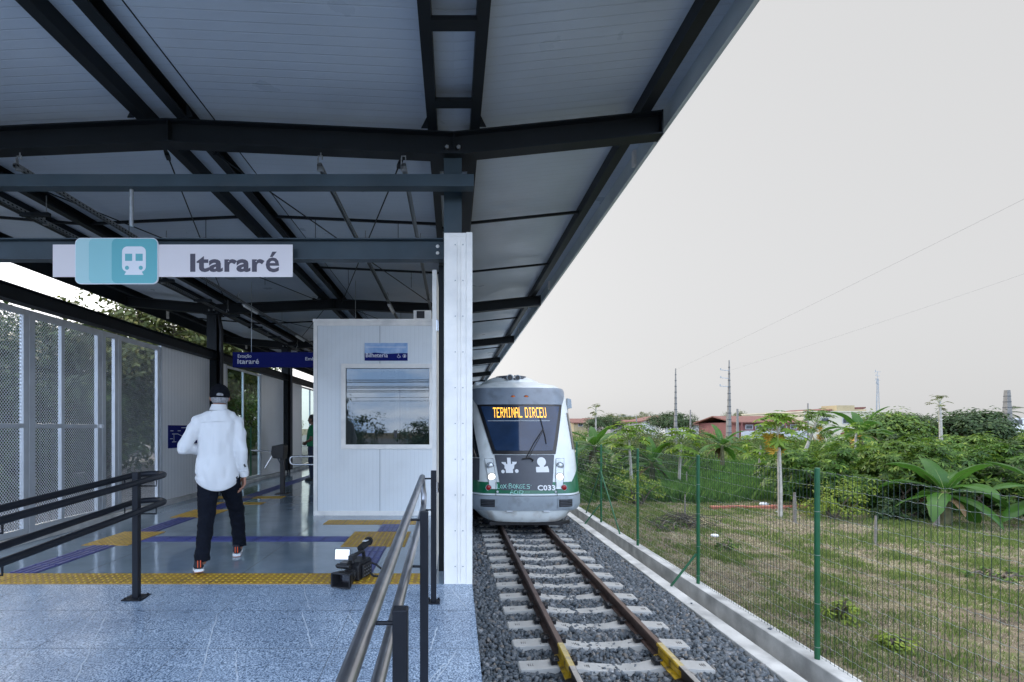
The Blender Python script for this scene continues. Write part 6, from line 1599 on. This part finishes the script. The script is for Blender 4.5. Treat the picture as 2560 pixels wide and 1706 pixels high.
# belt of bushes and small trees in front of the houses
random.seed(5)
belt = [(13, 38, 2.6), (17, 40, 2.4), (22, 41, 2.5), (27, 40, 2.3), (32, 38, 2.6), (37, 37, 2.9), (42, 36, 3.2), (19, 50, 2.9), (26, 52, 2.6), (33, 52, 2.7), (41, 50, 2.8), (49, 47, 3.6), (56, 45, 3.7), (16, 58, 3.2), (24, 64, 3.2), (11, 46, 2.7), (30, 30, 2.6), (34, 27, 2.9), (29, 25, 2.6), (38, 30, 3.2), (45, 41, 3.4)]
adj = ['round', 'spreading', 'loose', 'dense', 'ragged', 'low', 'full']; pl = ['behind the garden', 'before the red-roofed houses', 'beyond the manioc row', 'near the tall poles', 'below the cream building', 'at the far edge of the field']
mats_ = ['leaf_mid', 'leaf_dark', 'leaf_olive', 'leaf_mid', 'leaf_manioc']
for i, (x, y, h) in enumerate(belt):
    bush('distant_shrub', '%s green shrub clump %s, number %s along the belt' % (adj[i % 7], pl[i % 6], ('one two three four five six seven eight nine ten eleven twelve thirteen fourteen fifteen sixteen seventeen eighteen nineteen twenty twenty-one').split()[i]), x, y, gz(x, y), 3.0, 2.0, h * random.uniform(.55, .78), MT[mats_[i % 5]], 46, 60, .17, .6, group='shrub belt before the houses')
for i, (x, y, h, r, lb, m) in enumerate(((31.5, 36, 3.2, 2.0, 'rounded tree crown behind the tall bare papaya', 'leaf_mid'), (35.5, 34, 3.4, 1.9, 'dark tree crown to one side of the white lamp post', 'leaf_dark'), (33, 75, 4.3, 3.2, 'dark rounded tree beside the white gabled house', 'leaf_dark'), (72, 80, 4.1, 4.0, 'dome-shaped tree beside the small white house', 'leaf_dark'), (42, 33, 2.8, 2.2, 'leafy tree at the edge of the view under the broken pole', 'leaf_olive'), (60, 105, 4.7, 4, 'tree behind the red building roof', 'leaf_olive'), (74, 100, 4.9, 4.5, 'wide tree at the end of the red building', 'leaf_olive'), (36, 108, 4.7, 5, 'hill tree behind the pale roofs, beyond the first tall pole', 'leaf_olive'), (46, 118, 5.2, 6, 'broad hill tree between the two gabled houses', 'leaf_olive'), (27, 90, 3.9, 3.2, 'dark tree before the pale houses near the railcar', 'leaf_dark'))):
    tree('distant_tree', lb, x, y, gz(x, y), h, r, MT[m], .13, 64, 110, .26, .9, group=None, crh=h * .36, limbs=5)

# small things in the field
MT['wood'] = mat('weathered_wood_stake', (.20, .18, .155), .9, noise=(20, .3), bump=(40, .6, .01))
def stake(label, x, y, h, w, lean=0):
    b = MB(); b.tube([(x, y, GZ - .05), (x + lean * .5, y, GZ + h * .5), (x + lean, y, GZ + h)], 1, 7, rs=[w, w * 1.05, w * .75]); o = b.build('wooden_stake', MT['wood'], origin=(x, y, GZ), smooth=50); tag(o, label, 'stake', 'wooden stakes in the field')
stake('thin grey wooden stake in the dry grass with a pale top', 9.03, 10.65, .62, .026, .02); stake('thick weathered stake in front of the big banana plant', 12.2, 12.55, .58, .065, -.02); stake('wooden stake at the foot of the straight papaya', 9.0, 13.1, .8, .045); stake('short wooden stake in the tall grass near the second fence bay', 6.3, 13.5, .7, .02)
stake('pale thin stake standing in the tall grass bed', 8.6, 18.3, .9, .02)
MT['terracotta'] = mat('terracotta_brick', (.36, .13, .085), .85, noise=(7, .3))
b = MB(); random.seed(8)
for i in range(11): x = 8.0 + i * .27; b.box(x, x + .255, 15.35 + random.uniform(-.03, .03), 15.5 + random.uniform(-.02, .02), GZ - .02, GZ + .10 + random.uniform(-.02, .02))
o = b.build('brick_edging', MT['terracotta'], bevel=.01); tag(o, 'line of terracotta bricks edging the tall grass bed', 'edging')
MT['tub_blue'] = mat('blue_plastic_tub', (.05, .30, .50), .4)
t = thing('plastic_tub', 'blue plastic tub lying in the garden by the bushy papaya', 'tub', (12.0, 22.0, GZ)); b = MB(); b.loft([(12.0, 22.0, GZ, .42, .42), (12.0, 22.0, GZ + .30, .50, .50)], n=24); b.build('tub_wall', MT['tub_blue'], t, smooth=50); b = MB(); b.tube([(12 + .5 * math.cos(R(a)), 22 + .5 * math.sin(R(a)), GZ + .31) for a in range(0, 360, 18)], .03, 6, closed=True); b.build('rim', MT['tub_blue'], t, smooth=60)
b = MB(); random.seed(9); bx, by = 5.85, 12.7
for i in range(130):
    a = random.uniform(0, 6.28); l = random.uniform(.2, .6); c = Vector((bx + random.gauss(0, .30), by + random.gauss(0, .22), GZ + random.uniform(.02, .26))); dv = Vector((math.cos(a), math.sin(a), random.uniform(-.15, .5))) * l; b.tube([c - dv * .5, c + Vector((0, 0, .03)), c + dv * .5], .008, 4)
MT['dead_twig'] = mat('dead_twigs', (.060, .048, .038), .9)
o = b.build('brush_heap', MT['dead_twig'], origin=(bx, by, GZ)); tag(o, 'heap of dead twigs on the bare soil behind the fence', 'brush heap')
MT['litter'] = mat('white_litter', (.7, .7, .7), .6)
for (x, y, s, lb) in ((9.6, 14.7, .07, 'white scrap of litter on bare soil beyond the tall fence post'), (6.0, 11.4, .10, 'pale crumpled bag near the brush heap'), (10.0, 16.0, .16, 'white sheet scrap behind the brick edging'), (12.4, 9.9, .03, 'small white scrap in the dry grass')):
    b = MB(); b.ball((x, y, GZ + s * .35), s, s * .7, s * .4, 9, 5); o = b.build('litter', MT['litter'], origin=(x, y, GZ)); tag(o, lb, 'litter')

# ================================================================ houses, poles, wires beyond
MT['tile'] = mat('red_roof_tiles', (.155, .062, .047), .85, noise=(3, .25), lines=[('X', .35, .05, .75)])
MT['wall_white'] = mat('white_plaster', (.68, .68, .66), .85, noise=(1, .08)); MT['wall_cream'] = mat('cream_plaster', (.50, .46, .35), .85, noise=(.8, .1)); MT['wall_red'] = mat('brick_red_plaster', (.20, .075, .068), .85, noise=(.8, .12)); MT['wall_grey'] = mat('grey_plaster', (.38, .37, .36), .9, noise=(.8, .12)); MT['wall_ochre'] = mat('ochre_plaster', (.36, .29, .17), .85, noise=(.8, .12))
MT['win'] = mat('dark_house_window', (.03, .035, .04), .2)
MT['win_pale'] = mat('pale_shutter', (.45, .45, .47), .6)
def house(label, x0, x1, y0, y1, zw, zr, wall, roof='gable_x', wins=(), eave=.5, cat='house', name='house', bm='win'):
    zb = gz(x0, y0) - .4; t = thing(name, label, cat, ((x0 + x1) / 2, (y0 + y1) / 2, zb)); b = MB()
    if roof == 'gable_y': b.prism([(x0, zb), (x1, zb), (x1, zw), ((x0 + x1) / 2, zr - .05), (x0, zw)], y0, y1, 'y')
    elif roof == 'shed': b.prism([(x0, zb), (x1, zb), (x1, zr - .05), (x0, zw)], y0, y1, 'y')
    else: b.box(x0, x1, y0, y1, zb, zw)
    b.build('wall', MT[wall], t); b = MB(); e = eave
    if roof == 'gable_x': yc_ = (y0 + y1) / 2; b.prism([(y0 - e, zw - .1), (yc_, zr), (y1 + e, zw - .1), (y1 + e, zw + .05), (yc_, zr + .15), (y0 - e, zw + .05)], x0 - e, x1 + e, 'x')
    elif roof == 'gable_y': xc_ = (x0 + x1) / 2; k = (zr - zw) / (xc_ - x0); b.prism([(x0 - e, zw - e * k), (xc_, zr), (x1 + e, zw - e * k), (x1 + e, zw - e * k + .18), (xc_, zr + .18), (x0 - e, zw - e * k + .18)], y0 - e, y1 + e, 'y')
    elif roof == 'shed': b.prism([(x0 - e, zw - .05), (x1 + e, zr), (x1 + e, zr + .2), (x0 - e, zw + .15)], y0 - e, y1 + e, 'y')
    elif roof == 'flat': b.box(x0 - .1, x1 + .1, y0 - .1, y1 + .1, zw + .002, zw + .18)
    b.build('roof', MT['tile'] if roof != 'flat' else MT[wall], t)
    for (wx, wz, ww, wh) in wins:
        b = MB(); b.box(wx, wx + ww, y0 - .06, y0 - .003, wz, wz + wh); f = b.build('window', MT['win_pale'], t); b = MB(); b.box(wx + .08, wx + ww - .08, y0 - .075, y0 - .061, wz + .08, wz + wh - .08); b.build('pane', MT[bm], f)
    return t
def hx(x, d): return (x - 1040) * d / FD
def hz(y, d): return CAMZ - (y - 983) * d / FD
d = 66; h = house('cream walled building with flat parapet in front of its sloped red roof', hx(1846, d), hx(2042, d), d, d + 14, hz(946, d), 0, 'wall_cream', 'flat', [(hx(2012, d), hz(975, d), .5, .7), (hx(2020, d), hz(975, d), .5, .7), (hx(1935, d), hz(972, d), 1.1, .8), (hx(1885, d), hz(972, d), 1.1, .8)], cat='building', name='cream_building')
zz0 = hz(946, d); b = MB(); b.prism([(hx(1893, d), zz0), (hx(1955, d), hz(934, d)), (hx(2018, d), hz(932, d)), (hx(2018, d), hz(935, d)), (hx(1990, d), zz0)], d + 2, d + 12, 'y'); b.build('upper_roof', MT['tile'], h)
b = MB(); b.box(hx(1938, d), hx(1980, d), d + 1.2, d + 4, zz0 + .19, hz(929, d)); b.box(hx(1978, d), hx(2012, d), d + 1.5, d + 4, zz0 + .19, hz(938, d)); b.build('roof_tank_wall', MT['wall_ochre'], h)
d = 60; h = house('long brick-red building with verandah and red tiled roof', hx(1690, d), hx(1838, d), d, d + 9, hz(969, d), hz(955, d), 'wall_red', 'gable_x', [(hx(1712, d), hz(985, d), .9, .55), (hx(1735, d), hz(986, d), .8, .65), (hx(1760, d), hz(985, d), .9, .55), (hx(1790, d), hz(985, d), .9, .55), (hx(1815, d), hz(985, d), .8, .6)], cat='building', name='red_building')
b = MB(); b.box(hx(1690, d), hx(1838, d), d - 1.2, d - 1.15, hz(1000, d) - .4, hz(988, d)); b.build('railing', MT['win_pale'], h)
b = MB(); [b.cyl((hx(x, d), d - 1.1, hz(1000, d) - .4), (hx(x, d), d - 1.1, hz(969, d)), .08, n=8) for x in (1692, 1740, 1790, 1836)]; b.build('verandah_post', MT['wall_red'], h)
d = 85; house('white gabled house with red roof, to one side of the first tall pole', hx(1475, d), hx(1535, d), d, d + 9, hz(968, d), hz(954, d), 'wall_white', 'shed', [(hx(1505, d), hz(976, d), .9, .8)])
d = 80; house('white house with low red roof behind the first tall pole', hx(1528, d), hx(1578, d), d, d + 8, hz(968, d), hz(962, d), 'wall_white', 'gable_y', [(hx(1545, d), hz(976, d), .9, .8)])
d = 95; house('pale house with white sheet roof among hill trees', hx(1402, d), hx(1455, d), d, d + 8, hz(972, d), hz(964, d), 'wall_grey', 'gable_x', [(hx(1415, d), hz(980, d), .9, .7), (hx(1438, d), hz(980, d), .9, .7)])
d = 98; house('ochre house with red roof closest to the railcar', hx(1318, d), hx(1350, d), d, d + 8, hz(970, d), hz(961, d), 'wall_ochre', 'gable_x', [(hx(1328, d), hz(978, d), .9, .8)])
d = 104; house('house with red hip roof between the ochre house and the sheet roof', hx(1354, d), hx(1402, d), d, d + 8, hz(970, d), hz(960, d), 'wall_grey', 'gable_x', [(hx(1366, d), hz(978, d), .9, .8), (hx(1386, d), hz(978, d), .9, .8)])
d = 92; house('low grey house roofline beyond the second tall pole', hx(1590, d), hx(1660, d), d, d + 9, hz(974, d), hz(966, d), 'wall_grey', 'gable_x', [(hx(1610, d), hz(982, d), .9, .7), (hx(1640, d), hz(982, d), .9, .7)])
d = 78; house('small white gabled house beside the dome tree', hx(2072, d), hx(2105, d), d, d + 8, hz(970, d), hz(960, d), 'wall_white', 'gable_y', ())
d = 88; house('red tiled roof house behind the small white gable', hx(2098, d), hx(2150, d), d, d + 8, hz(966, d), hz(957, d), 'wall_white', 'gable_x', ())
d = 50; house('low shed with long red tiled roof below the cream building', hx(2040, d), hx(2120, d), d, d + 5, hz(996, d), hz(981, d), 'wall_grey', 'gable_x', ())
d = 72; house('white low building with pale roof near the date palm', hx(2250, d), hx(2420, d), d, d + 9, hz(962, d), hz(952, d), 'wall_white', 'flat', [(hx(2290, d), hz(975, d), 1.2, .8), (hx(2330, d), hz(975, d), 1.2, .8)])
# palm
def palm(label, x, y, z0, h, n, L, seed):
    random.seed(seed); t = thing('palm_tree', label, 'palm', (x, y, z0)); b = MB(); b.tube([(x, y, z0 - .1), (x, y, z0 + h)], 1, 9, rs=[.26, .2]); b.build('trunk', MT['bark'], t, smooth=60); Vv = []; 
    b = MB()
    for k in range(n):
        az = k * 2.4; el_ = R(random.uniform(-5, 75)); p = Vector((x, y, z0 + h)); a = el_; dh = Vector((math.cos(az), math.sin(az), 0)); sd_ = Vector((-dh.y, dh.x, 0)); pts = []
        for i in range(10): pts.append(p.copy()); a -= .16; p = p + (dh * math.cos(a) + Vector((0, 0, math.sin(a)))) * (L / 9)
        b.tube(pts, .02, 4)
        for i in range(1, 10):
            for s in (-1, 1):
                for q in (0, .5):
                    c = pts[i - 1].lerp(pts[i], q); w_ = L * .22 * math.sin(math.pi * (i + q) / 11); tip = c + sd_ * s * w_ + dh * w_ * .5 - Vector((0, 0, w_ * .5)); b.add([c, c + dh * .04 * L / 2 + Vector((0, 0, .02)), tip], [(0, 1, 2)])
    b.build('crown', MT['leaf_dark'], t); return t
palm('date palm with dark arching fronds beside the broken grey pole', hx(2300, 55), 55, gz(60, 55), hz(952, 55) - gz(60, 55), 26, 2.0, 31)
palm('small palm behind the second tall pole', hx(1668, 75), 75, gz(40, 75), hz(975, 75) - gz(40, 75), 18, 1.3, 32)
MT['pole'] = mat('concrete_pole', (.20, .19, .175), .9, noise=(3, .15))
def tall_pole(label, x, d, yt, w0, w1, steps, arms=()):
    X = hx(x, d); zb = gz(X, d) - .3; zt_ = hz(yt, d); t = thing('concrete_pole', label, 'pole', (X, d, zb)); b = MB()
    b.add([(X + sx * w * .5, d + sy * w * .5, z) for z, w in ((zb, w0), (zt_, w1)) for sx, sy in ((-1, -1), (1, -1), (1, 1), (-1, 1))], [(0, 1, 5, 4), (1, 2, 6, 5), (2, 3, 7, 6), (3, 0, 4, 7), (7, 6, 5, 4)]); b.build('shaft', MT['pole'], t)
    b = MB()
    for i in range(steps):
        f = .25 + .74 * i / steps; z = zb + (zt_ - zb) * f; w = w0 + (w1 - w0) * f; b.box(X - w * .5 - .015, X + w * .5 + .015, d - w * .5 - .015, d + w * .5 + .015, z, z + .07)
    b.build('collar', MT['joint'], t)
    for yy, L in arms:
        b = MB(); z = hz(yy, d); b.beam((X, d, z), (X - L, d, z + .06), .07, .05); b.cyl((X - L, d, z + .06), (X - L, d, z + .22), .05, n=8); b.build('crossarm', MT['galv'], t)
    return t
tall_pole('tall tapering concrete pole without arms above the white houses', 1552, 48, 845, .32, .07, 11)
tall_pole('tall tapering concrete pole with three short arms beside the red building', 1675, 44, 826, .36, .07, 11, ((850, .75), (868, .75), (887, .8)))
tall_pole('thin grey lamp column next to the pole with arms, on its house side', 1694, 58, 938, .28, .16, 0)
tall_pole('slim concrete post just before the pole with arms', 1671, 54, 945, .28, .16, 0)
tall_pole('short slender pole rising from the rounded tree by the white house', 1586, 70, 940, .25, .12, 0)
tall_pole('broken-looking thick grey pole beside the date palm', 2314, 50, 895, .75, .32, 8)
tall_pole('thin pole in front of the cream building parapet', 1856, 62, 925, .2, .1, 2)
tall_pole('white lamp post standing among the manioc shrubs', 2233, 34, 968, .16, .12, 0, ((969, .5),))
tall_pole('thin street pole above the sheet-roofed house', 1353, 90, 962, .25, .15, 0)
tall_pole('thin street pole beside the hill trees, before the pale houses', 1462, 84, 955, .25, .15, 0, ((955, 3.0),))
# antenna mast
X, d = hx(2016, 74), 74; t = thing('antenna_mast', 'slender lattice antenna mast behind the cream building', 'mast', (X, d, gz(X, d))); b = MB()
for a in (90, 210, 330): b.cyl((X + .35 * math.cos(R(a)), d + .35 * math.sin(R(a)), gz(X, d)), (X + .08 * math.cos(R(a)), d + .08 * math.sin(R(a)), hz(868, d)), .05, n=5)
b.cyl((X, d, hz(868, d)), (X, d, hz(852, d)), .03, n=5)
for y_, w in ((853, .5), (862, .35), (872, .4), (880, .3)): b.beam((X - w, d, hz(y_, d)), (X + w, d, hz(y_, d)), .05, .05); b.cyl((X - w * .6, d, hz(y_, d)), (X - w * .6, d, hz(y_ - 5, d)), .04, n=5)
for k in range(10): z = hz(960 - k * 9, d); b.beam((X - .25 + k * .015, d - .1, z), (X + .25 - k * .015, d + .1, z + .5), .03, .03)
b.build('lattice', MT['galv'], t)
MT['cable'] = mat('grey_power_cable', (.08, .08, .085), .6)
for (A, B_, lb, r) in ((px(2440, 412, 20), px(1552, 848, 48), 'long power cable slanting down across the pale sky to the armless pole', .0048), (px(2440, 598, 28), px(1675, 850, 44), 'lower power cable slanting across the pale sky to the pole with arms', .0038)):
    b = MB(); pts = [A.lerp(B_, t_ / 16) - Vector((0, 0, .12 * math.sin(math.pi * t_ / 16))) for t_ in range(17)]; b.tube(pts, r, 5); o = b.build('power_cable', MT['cable'], origin=A); tag(o, lb, 'cable')

# ================================================================ street side (beyond the perforated screens)
random.seed(41)
for (x, y, h, r, lb, m, tw) in ((-12.9, 15.4, 5.0, 3.0, 'street tree seen through the perforated gate', 'leaf_dark', .22), (-10.4, 18.8, 8.2, 3.3, 'spreading street tree whose branches show over the eaves beam', 'leaf_olive', .26), (-13.6, 12.6, 5.3, 3.2, 'street tree with forked trunk behind the fine-holed screen', 'leaf_dark', .24), (-13.5, 26.0, 8.0, 4.2, 'street tree beyond the grey panels near the dark column', 'leaf_mid', .24), (-14.0, 34.0, 5.4, 3.2, 'yellowish street tree in the glazed bay beside the man', 'leaf_olive', .22), (-19.5, 19.5, 6.8, 4.2, 'dark tree across the street behind the perforated gate', 'leaf_dark', .24), (-20.0, 22.0, 6.0, 4.5, 'dark tree across the street behind the fine screens', 'leaf_dark', .24)):
    tree('street_tree', lb, x, y, -.42, h, r, MT[m], tw * .65, 190, 140, .20, .85, low=-.75, limbs=11, crh=r * .95)
# green fence outside the platform
sf = thing('street_fence', 'green mesh fence along the pavement outside the perforated screens', 'fence', (-7.1, 10, -.36))
for y in (2.5, 5, 7.5, 10, 12.5, 15, 17.5, 20):
    b = MB(); b.cyl((-7.1, y, -.36), (-7.1, y, 1.35), .026, n=10); b.build('post', MT['green'], sf, smooth=50)
b = MB()
for j in range(12): b.beam((-7.1, 2.5, 1.3 - j * .147), (-7.1, 20, 1.3 - j * .147), .005, .005)
for k in range(150): y = 2.5 + k * .1167; b.beam((-7.1, y, -.34), (-7.1, y, 1.3), .004, .004)
b.build('mesh_panel', MT['wire'], sf)
def car(label, x, y, rz, m):
    t = thing('parked_car', label, 'car', (0, 0, 0), 'cars parked along the street'); b = MB()
    low = [(-2.05, .30), (-2.1, .55), (-2.0, .78), (-1.15, .92), (1.3, .95), (1.95, .85), (2.1, .6), (2.05, .30)]
    b.prism(low, -.83, .83, 'y'); b.build('body', m, t, bevel=.06, seg=3)
    b = MB(); P = []
    for yy, s_ in ((-.76, 0), (-.60, 1), (.60, 1), (.76, 0)): pass
    b.add([(x_, y_, z_) for y_ in (-.78, .78) for x_, z_ in ((-1.2, .93), (1.65, .95))] + [(x_, y_, 1.45) for y_ in (-.62, .62) for x_ in (-.45, 1.1)], [(0, 1, 5, 4), (2, 6, 7, 3), (0, 4, 6, 2), (1, 3, 7, 5), (4, 5, 7, 6)]); b.build('cabin_glass', MT['t_side_glass'], t)
    b = MB(); b.box(-.47, 1.12, -.64, .64, 1.445, 1.49); b.build('roof_panel', m, t, bevel=.03)
    for wx in (-1.3, 1.3):
        for wy in (-.84, .84):
            b = MB(); b.cyl((wx, wy - .10, .31), (wx, wy + .10, .31), .31, n=20); w = b.build('wheel', MT['rubber'], t, smooth=40); b = MB(); b.cyl((wx, wy - .11, .31), (wx, wy + .11, .31), .19, n=16); b.build('rim', MT['alu'], w)
    for wy in (-.6, .6):
        b = MB(); b.ball((-2.06, wy, .66), .06, .16, .09, 10, 6); b.build('headlight', MT['lamp_lens'], t, smooth=60)
    t.location = (x, y, -.42); t.rotation_euler = (0, 0, rz); return t
MT['car_dark'] = mat('dark_car_paint', (.02, .022, .026), .25, coat=.6); MT['car_grey'] = mat('silver_car_paint', (.30, .31, .32), .3, metal=.4, coat=.5)
car('dark parked car under the trees, seen through the fine screen beside the panel wall', -12.9, 15.6, R(88), MT['car_dark'])
car('dark parked car seen dimly through the perforated gate', -13.2, 9.2, R(92), MT['car_dark'])
# far side of the street: pale wall and house catching light between the trunks
for i, y in enumerate((1, 6.5, 12, 17.5, 23.5, 30, 37, 45)):
    bush('street_hedge', ('low', 'round', 'ragged', 'full', 'loose', 'dense', 'broad', 'distant')[i] + ' dark bush mass across the street, behind the street trees', -24 - (i % 2) * 2, y, -.42, 2.6, 3.6, 5.6 + (i % 3) * .7, MT[('leaf_dark', 'leaf_mid')[i % 2]], 130, 70, .30, .8, group='bushes across the street')
# trees behind the viewer that the booth window mirrors
tree('mirrored_tree', 'large tree mirrored in the ticket booth window, behind the viewer', -11.0, -30, -.5, 4.4, 4.4, MT['leaf_dark'], .3, 60, 90, .3, 1.1)
tree('mirrored_tree', 'smaller tree mirrored low in the ticket booth window, behind the viewer', -3.6, -40, -.5, 2.6, 2.6, MT['leaf_dark'], .2, 40, 80, .26, .8)
t = thing('mirrored_wires', 'power wires mirrored across the ticket booth window', 'cable', (-5, -14, 5))
for k, (z, r) in enumerate(((4.12, .022), (4.0, .026), (3.75, .018), (3.66, .026), (3.5, .018), (3.42, .018), (3.1, .012), (2.9, .012))):
    b = MB(); b.tube([(-26 + i * 4, -14, z + .0045 * (i * 4 - 18) ** 2 * .1) for i in range(12)], r, 5); b.build('wire', MT['black'], t)
